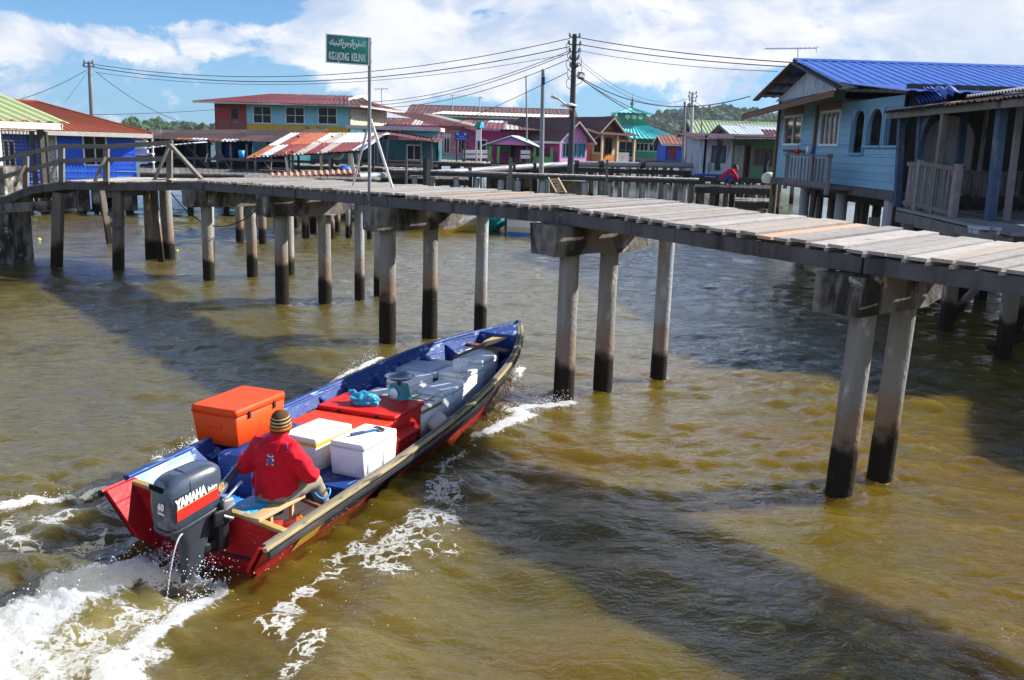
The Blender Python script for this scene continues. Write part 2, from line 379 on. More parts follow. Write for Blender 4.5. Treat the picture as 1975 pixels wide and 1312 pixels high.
mat('lining_sun_wear', (.2, .42, .72), .5, .35, var=.2, vs=6, dirt=[((.62, .64, .66), .48, .6, 5, (.5, 1, 2)), ((.05, .15, .4), .6, .7, 6, (1, 1, 1))])  # port lining at the stern: sunlight put into the colour, plus whitish wear
mat('floor_boat', (.07, .05, .05), .7, .25, var=.35, vs=7, dirt=[((.25, .03, .06), .56, .66, 5, (1, 1, 1)), ((.3, .28, .27), .68, .72, 14, (1, 1, 1))])
mat('transom_edge', (.35, .25, .08), .6, .3, var=.3, vs=9, dirt=[((.25, .25, .23), .5, .62, 8, (1, 1, 1))])
mat('hull_yellow', (.62, .36, .04), .5, .35, var=.2)
mat('cooler_orange', (.78, .065, .004), .5, .25, var=.07, vs=4); mat('cooler_red', (.58, .016, .010), .5, .25, var=.1, vs=4, dirt=[((.36, .02, .03), .6, .75, 3, (1, 1, 1))])
mat('cooler_flat_red', (.72, .04, .012), .5, .25, var=.08, vs=4)
mat('foam_white', (.84, .84, .83), .7, .25, var=.05, vs=10, bump=(.12, 90))
mat('foam_ivory', (.8, .76, .66), .7, .25, var=.07, vs=8, bump=(.12, 90), dirt=[((.5, .42, .32), .64, .74, 9, (1, 1, 1))])
mat('foam_dirty', (.82, .81, .78), .75, .2, var=.12, vs=6, bump=(.25, 60), dirt=[((.4, .36, .31), .56, .72, 6, (1, 1, 1)), ((.5, .36, .2), .64, .75, 3.5, (1, 1, 1))])
mat('foam_grey', (.78, .79, .81), .75, .2, var=.12, vs=6, bump=(.25, 60), dirt=[((.32, .31, .30), .56, .74, 7, (1, 1, 1))])
mat('tape_yellow', (.75, .42, .03), .35, .4, var=.08); mat('tape_brown', (.33, .17, .05), .3, .45, var=.12)
mat('cooler_grey', (.34, .42, .54), .42, .4, var=.1, vs=5); mat('cooler_navy', (.02, .025, .09), .45, .4, var=.1)
mat('bag_blue', (.03, .35, .55), .3, .5, var=.3, vs=14, bump=(.4, 18), dirt=[((.6, .7, .75), .6, .68, 16, (1, 1, 1))])
mat('scale_teal', (.01, .2, .24), .35, .45, var=.12, coat=.2); mat('scale_pan', (.3, .34, .4), .3, .6, metal=.7, var=.1)
mat('plastic_frost', (.7, .72, .76), .3, .45, var=.05); mat('plastic_cream', (.68, .66, .58), .4, .4, var=.08); mat('plastic_orange', (.85, .2, .01), .35, .45, var=.06); mat('plastic_blue', (.02, .14, .45), .4, .4, var=.1); mat('plastic_cyan', (.05, .35, .7), .4, .4, var=.1); mat('plastic_red', (.5, .02, .015), .4, .4, var=.08)
mat('cowl_grey', (.052, .068, .1), .3, .5, var=.05, vs=6, coat=.35); mat('motor_grey', (.045, .052, .065), .4, .45, var=.12); mat('motor_black', (.015, .015, .017), .45, .4, var=.1); mat('decal_red', (.75, .025, .015), .35, .45, var=.03); mat('decal_gold', (.6, .38, .12), .4, .4, var=.03); mat('metal_light', (.5, .5, .5), .35, .5, metal=.8, var=.1); mat('vent_black', (.004, .004, .004), .8, .1, var=0)
mat('tool_handle', (.02, .05, .14), .45, .4, var=.1); mat('hammer_steel', (.1, .075, .06), .5, .5, metal=.6, var=.2)
mat('jacket_red', (.6, .006, .02), .75, .2, var=.07, vs=6, bump=(.25, 70)); mat('jacket_trim', (.15, .08, .25), .7, .2, var=.1); mat('khaki', (.27, .24, .19), .85, .15, var=.12, vs=8, bump=(.3, 60)); mat('skin', (.2, .085, .045), .55, .35, var=.08); mat('hair_black', (.01, .008, .007), .6, .3, var=.1); mat('shirt_red', (.5, .01, .02), .8, .2, var=.1)
mat('tarp_teal', (.0, .2, .18), .6, .3, var=.25, vs=5, bump=(.6, 6)); mat('boat_cream', (.6, .5, .33), .5, .35, var=.2, vs=3); mat('boat_white', (.72, .74, .75), .45, .4, var=.12); mat('boat_yellow', (.65, .36, .02), .5, .35, var=.12); mat('boat_blue', (.02, .18, .55), .45, .4, var=.15); mat('boat_dark', (.05, .04, .03), .6, .3, var=.2)
mat('leaf_green', (.06, .14, .02), .6, .3, var=.3, vs=9, rnd=.4); mat('pot_red', (.4, .04, .025), .5, .35, var=.1); mat('rubber', (.02, .02, .02), .7, .3, var=.1); mat('cloth_blue', (.03, .08, .3), .9, .1, var=.2); mat('cloth_white', (.6, .6, .6), .9, .1, var=.15); mat('float_lime', (.4, .5, .04), .5, .3, var=.1)
def hat_mat():
    m, nt, b = newmat('beanie_knit'); tc = nt.nodes.new('ShaderNodeTexCoord'); sx = nt.nodes.new('ShaderNodeSeparateXYZ'); nt.links.new(tc.outputs['Object'], sx.inputs[0])
    cr = nt.nodes.new('ShaderNodeValToRGB'); cr.color_ramp.interpolation = 'CONSTANT'
    br, cm, og, dk = (.11, .052, .022), (.62, .48, .26), (.5, .15, .02), (.07, .035, .018)
    st = [(0, br), (.08, og), (.20, dk), (.28, cm), (.335, br), (.45, cm), (.505, dk), (.62, cm), (.66, br)]
    e = cr.color_ramp.elements
    for i, (p, c) in enumerate(st):
        el = e[i] if i < 2 else e.new(p); el.position = p; el.color = (*c, 1)
    nt.links.new(math_(nt, 'DIVIDE', sx.outputs[2], .2), cr.inputs[0]); nt.links.new(cr.outputs[0], b.inputs['Base Color']); b.inputs['Roughness'].default_value = .95; b.inputs['Specular IOR Level'].default_value = .1
    bp = N(nt, 'ShaderNodeBump', Strength=.5, Distance=.004); nt.links.new(noise(nt, tc.outputs['Object'], 220, 2), bp.inputs['Height']); nt.links.new(bp.outputs[0], b.inputs['Normal'])
hat_mat()
# ------------------------------------------------------------------ sky, sun
SUN_AZ, SUN_EL = R(72), R(34)
sd = Vector((math.sin(SUN_AZ) * math.cos(SUN_EL), math.cos(SUN_AZ) * math.cos(SUN_EL), math.sin(SUN_EL)))
sl = bpy.data.lights.new('sun', 'SUN'); so = bpy.data.objects.new('sun', sl); COL.objects.link(so)
sl.energy = 5.0; sl.angle = R(.53); sl.color = (1, .955, .88); so.rotation_euler = sd.to_track_quat('Z', 'Y').to_euler()
w = bpy.data.worlds.new('World'); SC.world = w; w.use_nodes = True; nt = w.node_tree; L = nt.links.new
bg = nt.nodes['Background']; bg.inputs['Strength'].default_value = .043
sky = nt.nodes.new('ShaderNodeTexSky'); sky.sky_type = 'NISHITA'; sky.sun_disc = False; sky.sun_elevation = SUN_EL; sky.sun_rotation = SUN_AZ
sky.air_density = 1.0; sky.dust_density = .4; sky.ozone_density = 2.0; sky.altitude = 0
tc = nt.nodes.new('ShaderNodeTexCoord'); dv = tc.outputs['Generated']
sx = nt.nodes.new('ShaderNodeSeparateXYZ'); L(dv, sx.inputs[0])
el = sx.outputs[2]
# coverage by compass direction and height: clear upper left, heavy cloud centre and right
azx = math_(nt, 'DIVIDE', sx.outputs[0], math_(nt, 'MAXIMUM', math_(nt, 'ABSOLUTE', sx.outputs[1]), .05))
def blob(ax, az_, wx, wz, amp):
    a = math_(nt, 'DIVIDE', math_(nt, 'SUBTRACT', azx, ax), wx); b_ = math_(nt, 'DIVIDE', math_(nt, 'SUBTRACT', el, az_), wz)
    r2 = math_(nt, 'ADD', math_(nt, 'MULTIPLY', a, a), math_(nt, 'MULTIPLY', b_, b_))
    return math_(nt, 'MULTIPLY', math_(nt, 'EXPONENT', math_(nt, 'MULTIPLY', r2, -1.0)), amp)
cov = math_(nt, 'ADD', math_(nt, 'ADD', blob(-.40, .138, .17, .028, -.34), .015), blob(-.17, .11, .11, .045, .19))
for a in ((-.51, .085, .11, .022, .2), (-.36, .055, .08, .03, -.06), (-.12, .075, .12, .04, .12), (-.05, .17, .12, .03, .14), (.02, .045, .2, .02, -.12), (.07, .09, .08, .03, .06), (.10, .13, .07, .02, -.04), (.34, .13, .25, .055, .2), (.16, .075, .05, .02, -.1), (.22, .06, .06, .02, .08), (.12, .06, .1, .02, -.08), (.36, .04, .2, .02, -.05), (.02, .14, .09, .03, .1)):
    cov = math_(nt, 'ADD', cov, blob(*a))
cv = mapv(nt, dv, (1, 1, 1.75))
n1 = noise(nt, cv, 5.2, 10, .35, .6); n2 = noise(nt, mapv(nt, dv, (1, 1, 1.5)), 17, 8, .4, .62)
den = math_(nt, 'ADD', math_(nt, 'MULTIPLY_ADD', n2, .30), math_(nt, 'ADD', n1, cov)); 
for nn in nt.nodes:
    if nn.type == 'MATH' and nn.operation == 'MULTIPLY_ADD' and nn.inputs[2].default_value == 0.5: nn.inputs[2].default_value = -.15
mask = smooth(nt, den, .485, .565); thick = smooth(nt, den, .56, .78)
sh = smooth(nt, noise(nt, mapv(nt, dv, (1, 1, 2.0)), 8.5, 9, .5, .6), .38, .62)
veil = math_(nt, 'MULTIPLY', smooth(nt, el, .26, .0), .40)
base = mixc(nt, veil, mixc(nt, 1.0, sky.outputs[0], (.58, 1.06, 1.62), 'MULTIPLY'), (4.8, 8.6, 13.6))
ccol = mixc(nt, sh, (6.6, 8.0, 10.6), (12.6, 12.6, 12.8))
ccol = mixc(nt, math_(nt, 'MULTIPLY', thick, .55), ccol, (11.2, 11.3, 11.6))
tot_ = mixc(nt, math_(nt, 'MULTIPLY', math_(nt, 'MULTIPLY', mask, .96), smooth(nt, el, .75, .40)), base, ccol); tot_ = mixc(nt, 1.0, tot_, math_(nt, 'ADD', 1.0, math_(nt, 'MULTIPLY', math_(nt, 'MULTIPLY', smooth(nt, el, .17, .30), smooth(nt, el, .66, .46)), 1.0)), 'MULTIPLY'); L(mixc(nt, math_(nt, 'MULTIPLY', smooth(nt, el, .46, .74), .8), tot_, (.25, .7, 1.7)), bg.inputs['Color'])  # unseen sky above the frame: band brightened, zenith dimmed, shaped for water reflections
SC.view_settings.view_transform = 'Standard'; SC.view_settings.look = 'None'; SC.view_settings.exposure = .96; SC.view_settings.gamma = 1
# ------------------------------------------------------------------ boat frame (needed by the wake)
BO = Vector((-2.31, 6.62, 0)); BYAW = math.atan2(.931, .364)
BX = Vector((.364, .931, 0)).normalized(); BY = Vector((-.931, .364, 0)).normalized()
def bw(s, wd, z=0): return BO + BX * s - BY * wd + Vector((0, 0, z))     # s forward of transom, wd to starboard
STB = [(-.48, .735, .30), (-.2, .72, .30), (.5, .70, .30), (.9, .69, .30), (1.84, .665, .30), (2.5, .635, .31), (3.2, .61, .335), (3.85, .58, .38), (4.6, .535, .465), (5.2, .47, .54), (5.75, .34, .61), (6.35, .14, .67), (6.78, -.05, .71)]
PRT = [(-.48, -.79, .5), (0, -.8, .5), (.66, -.84, .5), (1.04, -.86, .5), (2.33, -.91, .5), (3.5, -.91, .52), (4.16, -.89, .54), (4.9, -.83, .58), (5.72, -.61, .63), (6.26, -.37, .66), (6.78, -.07, .71)]
def gi(tab, s, k): return float(np.interp(s, [t[0] for t in tab], [t[k] for t in tab]))
def gsm(tab, s, k): return sum(gi(tab, s + d, k) for d in (-.3, -.15, 0, .15, .3)) / 5 if s < 6.3 else gi(tab, s, k)
# ------------------------------------------------------------------ water: one sheet, finer near the boat, with real ripples and wake
def build_water():
    ys = np.concatenate([[-60, -12, 0.0, 1.5], np.geomspace(2.6, 62, 860), [75, 95, 130, 200, 400, 900, 2500]])
    us = np.concatenate([[-40, -12, -5, -2.6, -1.6, -1.1, -.85], np.linspace(-.72, .72, 620), [.85, 1.1, 1.6, 2.6, 5, 12, 40]])
    ym = np.maximum(ys, 2.6)
    X = us[None, :] * ym[:, None] * np.where(ys > 300, .2, 1)[:, None] if False else us[None, :] * ym[:, None]
    Y = np.repeat(ys[:, None], len(us), 1)
    Z = np.zeros_like(X)
    gx = np.gradient(X, axis=1); gy = np.gradient(Y, axis=0); sp = np.maximum(np.abs(gx), np.abs(gy))
    def rip(x, y):   # low frequency patches
        return .55 + .45 * np.sin(x * .55 + 1.3 * np.sin(y * .33 + .5)) * np.sin(y * .41 + .9 * np.sin(x * .27) + 2)
    patch = np.clip(rip(X, Y), .15, 1)
    r = np.random.default_rng(5)
    wx_ = .35 * np.sin(Y * .8 + X * .3) + .25 * np.sin(X * 1.1 - Y * .4); wy_ = .35 * np.sin(X * .7 + 1) + .2 * np.sin(Y * 1.3 + X * .5)
    for i in range(104):
        lam = float(np.exp(r.uniform(np.log(.10), np.log(1.1)))) if i < 96 else r.uniform(1.4, 3.0); th = r.normal(-1.85, .50); k = 2 * np.pi / lam
        a = .060 * lam / (2 * np.pi) * (1.1 if lam < .5 else (.6 if lam < 1.2 else .35))
        ph = k * (np.cos(th) * (X + .35 * wx_) + np.sin(th) * (Y + .35 * wy_)) + r.uniform(0, 6.28)
        att = np.clip((lam / np.maximum(sp, 1e-6) - 3) / 4, 0, 1)
        c = np.sin(ph); Z += a * (c + .22 * np.cos(2 * ph)) * att * (patch if lam < .9 else 1)
    # boat coordinates
    S = (X - BO.x) * BX.x + (Y - BO.y) * BX.y; Wd = -((X - BO.x) * BY.x + (Y - BO.y) * BY.y)
    foam = np.zeros_like(X); lace = np.zeros_like(X); silt = np.zeros_like(X)
    def seg(pts):
        P = [atz(px, py) for px, py in pts]; best = np.full(X.shape, 1e9); tt = np.zeros_like(X)
        n = len(P) - 1
        for i in range(n):
            ax, ay, bx, by = P[i].x, P[i].y, P[i + 1].x, P[i + 1].y; l2 = (bx - ax) ** 2 + (by - ay) ** 2 + 1e-9
            t = np.clip(((X - ax) * (bx - ax) + (Y - ay) * (by - ay)) / l2, 0, 1)
            dd = np.hypot(X - ax - t * (bx - ax), Y - ay - t * (by - ay)); m = dd < best; best = np.where(m, dd, best); tt = np.where(m, (i + t) / n, tt)
        return best, tt
    jit = .07 * np.sin(X * 9 + 2 * np.sin(Y * 7)) + .06 * np.sin(Y * 13 + 2 * np.sin(X * 8)) + .04 * np.sin(X * 23 + Y * 17)
    jit2 = .5 + .5 * np.sin(X * 31 + 2.2 * np.sin(Y * 23)) * np.sin(Y * 29 + 2 * np.sin(X * 19))
    def ridge(pts, wid0, wid1, inten, hgt=0.0, tgt=None):
        nonlocal foam, Z, lace, silt
        d, t = seg(pts); wd = (wid0 + (wid1 - wid0) * t) * (1 + 1.6 * jit)
        g = np.exp(-(d / wd) ** 2)
        if tgt is None: foam = np.maximum(foam, inten * np.clip(g * 1.25, 0, 1))
        elif tgt == 'lace': lace = np.maximum(lace, inten * g)
        elif tgt == 'silt': silt = np.maximum(silt, inten * g)
        if hgt: Z += hgt * np.exp(-(d / (wd * 1.2)) ** 2) * (.5 + .35 * jit2 + .9 * jit * (tgt is None))
    # prop wash behind the transom, its two foam crests and the milky tongue between
    ridge([(430, 1108), (345, 1098), (250, 1102), (185, 1125), (90, 1175), (0, 1225), (-140, 1290)], .15, .36, 1.0, .12)
    ridge([(235, 1120), (150, 1160), (40, 1230), (-60, 1300)], .16, .32, .95, .05)
    ridge([(430, 1124), (385, 1165), (335, 1200), (280, 1240), (235, 1280), (200, 1330)], .07, .16, .95, .06)
    ridge([(300, 1265), (255, 1285), (235, 1320), (120, 1400)], .13, .2, .8, .03)
    ridge([(60, 1290), (20, 1330), (-60, 1400)], .34, .45, .85, .05)
    ridge([(350, 1160), (250, 1195), (140, 1255), (60, 1320)], .2, .4, .62, 0, 'silt')
    ridge([(350, 1160), (250, 1195), (140, 1255), (60, 1320)], .25, .4, .48, 0, 'lace')
    ridge([(340, 1075), (300, 1095), (260, 1100)], .1, .16, .62, .02)
    # port side wake crest and lace below it
    ridge([(212, 952), (150, 962), (80, 975), (0, 985), (-110, 1005)], .05, .10, .86, .07)
    ridge([(200, 985), (110, 1005), (20, 1015), (-80, 1030)], .16, .26, .4, 0, 'lace')
    ridge([(30, 1050), (90, 1075), (150, 1062), (190, 1040)], .14, .14, .55, 0, 'lace')
    ridge([(300, 890), (340, 872), (395, 847)], .04, .06, .8, .03); ridge([(455, 820), (500, 790), (550, 765)], .03, .04, .5, .01)
    ridge([(640, 738), (680, 716), (730, 694)], .05, .09, .82, .04)
    # starboard bow wave
    ridge([(918, 846), (965, 828), (1010, 806)], .07, .16, 1.0, .06); ridge([(985, 800), (1045, 785), (1098, 776)], .1, .13, .95, .06)
    ridge([(955, 790), (985, 750), (1003, 715)], .1, .08, .92, .05); ridge([(940, 800), (1000, 780)], .16, .16, .6, .02)
    ridge([(905, 855), (870, 890), (850, 925)], .1, .14, .55, 0, 'lace')
    # drifting lace right of the stern
    ridge([(868, 935), (830, 975), (800, 1015), (775, 1050), (740, 1095)], .16, .22, .62, 0, 'lace'); ridge([(803, 1005), (790, 1035)], .06, .06, .55)
    ridge([(860, 960), (860, 1010), (845, 1060)], .14, .14, .55, 0, 'lace'); ridge([(740, 1000), (690, 1050), (640, 1085)], .08, .12, .6, 0, 'lace')
    ridge([(680, 1085), (620, 1110), (560, 1165), (515, 1215)], .07, .12, .72, 0, 'lace'); ridge([(615, 1240), (590, 1270), (560, 1300)], .09, .1, .68, 0, 'lace'); ridge([(560, 1190), (545, 1225)], .08, .1, .6, 0, 'lace')
    ridge([(740, 1040), (700, 1090)], .06, .08, .7, 0, 'lace'); ridge([(690, 950), (660, 985), (620, 1010)], .03, .04, .55, 0, 'lace'); ridge([(760, 900), (710, 945)], .02, .03, .5, 0, 'lace')
    for s_, n_ in [(-7.85, .15), (-7.85, 1.2), (-3.95, .07), (-3.95, 1.0), (-3.95, 1.8), (-3.95, 2.26), (0, 0), (0, .83), (0, 1.91), (4.06, .15), (4.06, .87), (4.06, 2.0), (8.06, .07), (8.06, .84)]:
        cx = -2.03 + .6434 * s_ + .7655 * n_; cy = 14.54 - .7655 * s_ + .6434 * n_; dd = np.hypot(X - cx, Y - cy)
        foam = np.maximum(foam, .58 * np.exp(-((dd - .14) / .035) ** 2) * (jit2 > .45)); Z += .012 * np.cos((dd - .13) * 30) * np.exp(-((dd - .13) / .22) ** 2) * (dd > .1)
    # smooth swells shed by the hull
    dpt = Wd - .86
    Z += .05 * np.exp(-((Wd - (1.0 + .22 * (2.5 - S))) / .32) ** 2) * np.clip((3.4 - S) / 3, 0, 1) * np.clip((S + 6) / 4, 0, 1)
    Z += -.04 * np.exp(-((Wd - (1.6 + .25 * (2.5 - S))) / .4) ** 2) * np.clip((3.0 - S) / 3, 0, 1)
    Z += .05 * np.exp(-((-Wd - (1.0 + .2 * (2 - S))) / .3) ** 2) * np.clip((3.4 - S) / 3, 0, 1) * np.clip((S + 6) / 4, 0, 1)
    # hollow behind the transom, no water inside the hull
    Z += -.10 * np.exp(-((S + .55) / .5) ** 2 - (Wd / .75) ** 2)
    ss = np.clip(S, -.4, 6.7); pw = np.interp(ss, [t[0] for t in PRT], [t[1] for t in PRT]); sw_ = np.interp(ss, [t[0] for t in STB], [t[1] for t in STB])
    ins = (S > -.3) & (S < 6.6) & (Wd > pw + .12) & (Wd < sw_ - .12)
    foam = np.where(ins, 0, foam); lace = np.where(ins, 0, lace)
    Z = np.where(ins, np.minimum(Z, -.1), Z)
    near = ((S > -.1) & (S < 6.6) & (Wd > pw) & (Wd < sw_)); foam = np.where(near, foam * .6, foam)
    ny, nx = X.shape
    co_ = np.stack([X, Y, Z], -1).reshape(-1, 3)
    idx = np.arange(ny * nx).reshape(ny, nx)
    q = np.stack([idx[:-1, :-1], idx[:-1, 1:], idx[1:, 1:], idx[1:, :-1]], -1).reshape(-1, 4)
    me = bpy.data.meshes.new('water'); me.vertices.add(len(co_)); me.vertices.foreach_set('co', co_.astype(np.float32).ravel())
    me.loops.add(q.size); me.loops.foreach_set('vertex_index', q.astype(np.int32).ravel())
    me.polygons.add(len(q)); me.polygons.foreach_set('loop_start', np.arange(0, q.size, 4, dtype=np.int32))
    me.update(calc_edges=True); me.polygons.foreach_set('use_smooth', np.ones(len(q), bool))
    for nm, arr in (('foam', foam), ('lace', lace), ('silt', silt)):
        a = me.attributes.new(nm, 'FLOAT', 'POINT'); a.data.foreach_set('value', arr.astype(np.float32).ravel())
    o = bpy.data.objects.new('water', me); COL.objects.link(o); me.materials.append(MATS['river_water']); tag(o, 'murky olive brown river water with ripples and white boat wake', 'water', kind='structure')
    del o['label'], o['category']
    return o
def water_mat():
    m, nt, b = newmat('river_water'); L = nt.links.new
    g = nt.nodes.new('ShaderNodeNewGeometry'); pos = g.outputs['Position']
    at_ = lambda nm: N(nt, 'ShaderNodeAttribute', attribute_name=nm).outputs['Fac']
    silt = noise(nt, mapv(nt, pos, (.55, .8, 1)), 1.1, 4, .6)
    c = mixc(nt, smooth(nt, silt, .38, .66), (.125, .090, .007), (.135, .082, .006))
    vd = nt.nodes.new('ShaderNodeVectorMath'); vd.operation = 'DISTANCE'; L(pos, vd.inputs[0]); vd.inputs[1].default_value = (4.5, 7.5, 0)
    far_ = math_(nt, 'ADD', vd.outputs['Value'], math_(nt, 'MULTIPLY', noise(nt, pos, .3, 4), 6))
    c = mixc(nt, smooth(nt, far_, 6.5, 13), c, (.112, .089, .019))
    c = mixc(nt, math_(nt, 'MULTIPLY', at_('silt'), .9, True), c, (.42, .35, .11))
    f = at_('foam'); la = at_('lace')
    nz = noise(nt, pos, 9, 9, .8, .68); nz2 = noise(nt, pos, 30, 6, .3, .65)
    t = math_(nt, 'ADD', math_(nt, 'MULTIPLY', f, 1.05), math_(nt, 'ADD', math_(nt, 'MULTIPLY', math_(nt, 'SUBTRACT', nz, .5), 1.5), math_(nt, 'MULTIPLY', math_(nt, 'SUBTRACT', nz2, .5), 1.3)))
    fm = math_(nt, 'MULTIPLY', smooth(nt, t, .46, .92), smooth(nt, f, .04, .2))
    # lace: net of thin broken threads
    dn = nt.nodes.new('ShaderNodeTexNoise'); dn.inputs['Scale'].default_value = 5; dn.inputs['Detail'].default_value = 4; L(pos, dn.inputs['Vector'])
    va = nt.nodes.new('ShaderNodeVectorMath'); va.operation = 'SCALE'; va.inputs['Scale'].default_value = .34; L(dn.outputs[1], va.inputs[0])
    vb = nt.nodes.new('ShaderNodeVectorMath'); L(pos, vb.inputs[0]); L(va.outputs[0], vb.inputs[1])
    vo = nt.nodes.new('ShaderNodeTexVoronoi'); vo.feature = 'DISTANCE_TO_EDGE'; vo.inputs['Scale'].default_value = 7.5; L(vb.outputs[0], vo.inputs['Vector'])
    thr = math_(nt, 'MULTIPLY', math_(nt, 'ADD', math_(nt, 'MULTIPLY', la, .86), math_(nt, 'MULTIPLY', math_(nt, 'SUBTRACT', noise(nt, pos, 3.3, 5, .4), .56), 2.1)), .42)
    lm = math_(nt, 'MULTIPLY', smooth(nt, math_(nt, 'SUBTRACT', thr, vo.outputs['Distance']), .0, .06), smooth(nt, la, .1, .3))
    lm = math_(nt, 'MULTIPLY', lm, smooth(nt, nz2, .36, .52))
    fo = math_(nt, 'MAXIMUM', fm, math_(nt, 'MULTIPLY', lm, .85))
    c = mixc(nt, fo, c, (.70, .70, .665))
    L(c, b.inputs['Base Color']); b.inputs['IOR'].default_value = 1.42; b.inputs['Specular IOR Level'].default_value = 1.0
    L(math_(nt, 'MULTIPLY_ADD', fo, .6), b.inputs['Roughness']); nt.nodes[-1].inputs[2].default_value = .022
    wv = noise(nt, mapv(nt, pos, (1, 1.6, 1)), 5.5, 5, .5, .55); wf = noise(nt, mapv(nt, pos, (1, 1.5, 1)), 19, 3, .3)
    h = math_(nt, 'ADD', math_(nt, 'MULTIPLY', wv, .062), math_(nt, 'MULTIPLY', wf, .017))
    h = math_(nt, 'ADD', h, math_(nt, 'MULTIPLY', math_(nt, 'MULTIPLY', nz2, fo), .12))
    bp = N(nt, 'ShaderNodeBump', Strength=1.0, Distance=.5); L(h, bp.inputs['Height']); L(bp.outputs[0], b.inputs['Normal'])
    b.inputs['Subsurface Weight'].default_value = .9; b.inputs['Subsurface Radius'].default_value = (1, .85, .5); b.inputs['Subsurface Scale'].default_value = 3.0
water_mat(); build_water()
# ------------------------------------------------------------------ hills and their forest
def hill_mats():
    m, nt, b = newmat('forest'); g = nt.nodes.new('ShaderNodeNewGeometry')
    cr = nt.nodes.new('ShaderNodeValToRGB'); e = cr.color_ramp.elements; e[0].color = (.018, .042, .018, 1); e[1].color = (.075, .115, .04, 1); x = e.new(.5); x.color = (.045, .085, .03, 1)
    nt.links.new(g.outputs['Random Per Island'], cr.inputs[0])
    n = noise(nt, g.outputs['Position'], .35, 6); nt.links.new(mixc(nt, 1.0, cr.outputs[0], math_(nt, 'MULTIPLY_ADD', n, 1.2), 'MULTIPLY'), b.inputs['Base Color']); b.inputs['Roughness'].default_value = .8; b.inputs['Specular IOR Level'].default_value = .15
    for q in nt.nodes:
        if q.type == 'MATH' and q.operation == 'MULTIPLY_ADD': q.inputs[2].default_value = .4
hill_mats(); mat('hill_ground', (.05, .075, .03), .9, .1, var=.3, vs=.05)
HILLS = [  # skyline in photo pixels, at one distance
    ('hill', 560, [(150, 262), (250, 247), (275, 236), (330, 233), (360, 237), (420, 243), (480, 254), (600, 268), (800, 280)]),
    ('hill', 720, [(950, 284), (1100, 250), (1150, 234), (1180, 224), (1215, 233), (1260, 222), (1300, 212), (1345, 206), (1400, 203), (1440, 209), (1500, 222), (1600, 262), (1720, 285), (1850, 305)])]
fb = MB(); r_ = random.Random(3)
def tree_blob(c, s):
    T = Matrix.Translation(c) @ Matrix.Rotation(r_.uniform(0, 6.28), 4, 'Z') @ Matrix.Diagonal((s, s, s * r_.uniform(.8, 1.4), 1))
    for q in range(5):
        o = Vector((r_.uniform(-.6, .6), r_.uniform(-.6, .6), r_.uniform(-.5, .65))) if q else Vector((0, 0, 0)); k = .85 if q == 0 else r_.uniform(.35, .65)
        vs = []
        for (x, y, z) in ICO: vs.append(T @ (o + Vector((x, y, z)) * k * r_.uniform(.72, 1.25)))
        fb.add(vs, ICOF, 0, False)
bm = bmesh.new(); bmesh.ops.create_icosphere(bm, subdivisions=1, radius=1); bm.verts.index_update()
ICO = [tuple(v.co) for v in bm.verts]; ICOF = [[v.index for v in f.verts] for f in bm.faces]; bm.free()
for nm, Yd, sky_ in HILLS:
    hb = MB(); cols = 60; rows = 14; vs = []
    xs_ = np.linspace(sky_[0][0], sky_[-1][0], cols)
    for j in range(rows):
        v = j / (rows - 1)      # 0 front foot, .5 crest, 1 back
        for x in xs_:
            top = float(np.interp(x, [p[0] for p in sky_], [p[1] for p in sky_])); p = at(x, top + 2, Yd)
            z = max(p.z - 4, -1) * math.sin(min(v / .62, 1) * math.pi / 2) if v < .62 else max(p.z - 4, -1) * (1 - ((v - .62) / .38) ** 2)
            vs.append(Vector((p.x * (1 + (v - .62) * .3), Yd + (v - .62) * 260, z + 2.5 * math.sin(x * .11 + j * 1.7) * (v < .6))))
    hb.add(vs, [(j * cols + i, j * cols + i + 1, (j + 1) * cols + i + 1, (j + 1) * cols + i) for j in range(rows - 1) for i in range(cols - 1)], 0, True)
    o = hb.build(nm, 'hill_ground'); o['kind'] = 'structure'
    for _ in range(4200 if Yd > 600 else 1500):
        i = r_.uniform(0, cols - 1.01); j = r_.uniform(2, 9.6); a = int(i); c_ = int(j)
        p = vs[c_ * cols + a].lerp(vs[c_ * cols + a + 1], i - a).lerp(vs[(c_ + 1) * cols + a].lerp(vs[(c_ + 1) * cols + a + 1], i - a), j - c_)
        tree_blob(p + Vector((0, 0, 1.5)), r_.uniform(1.4, 3.1) * (1.3 if r_.random() < .1 else 1))
o = fb.build('forest', 'forest'); o['kind'] = 'stuff'; o['label'] = 'dense green forest covering the far hills'; o['category'] = 'forest'
mh, nth, bh = newmat('haze_air'); nth.nodes.remove(bh); pv = N(nth, 'ShaderNodeVolumePrincipled', Density=.00016, Anisotropy=.2); pv.inputs['Color'].default_value = (.72, .84, 1, 1)
nth.links.new(pv.outputs[0], [n for n in nth.nodes if n.type == 'OUTPUT_MATERIAL'][0].inputs['Volume'])
HAZE = True
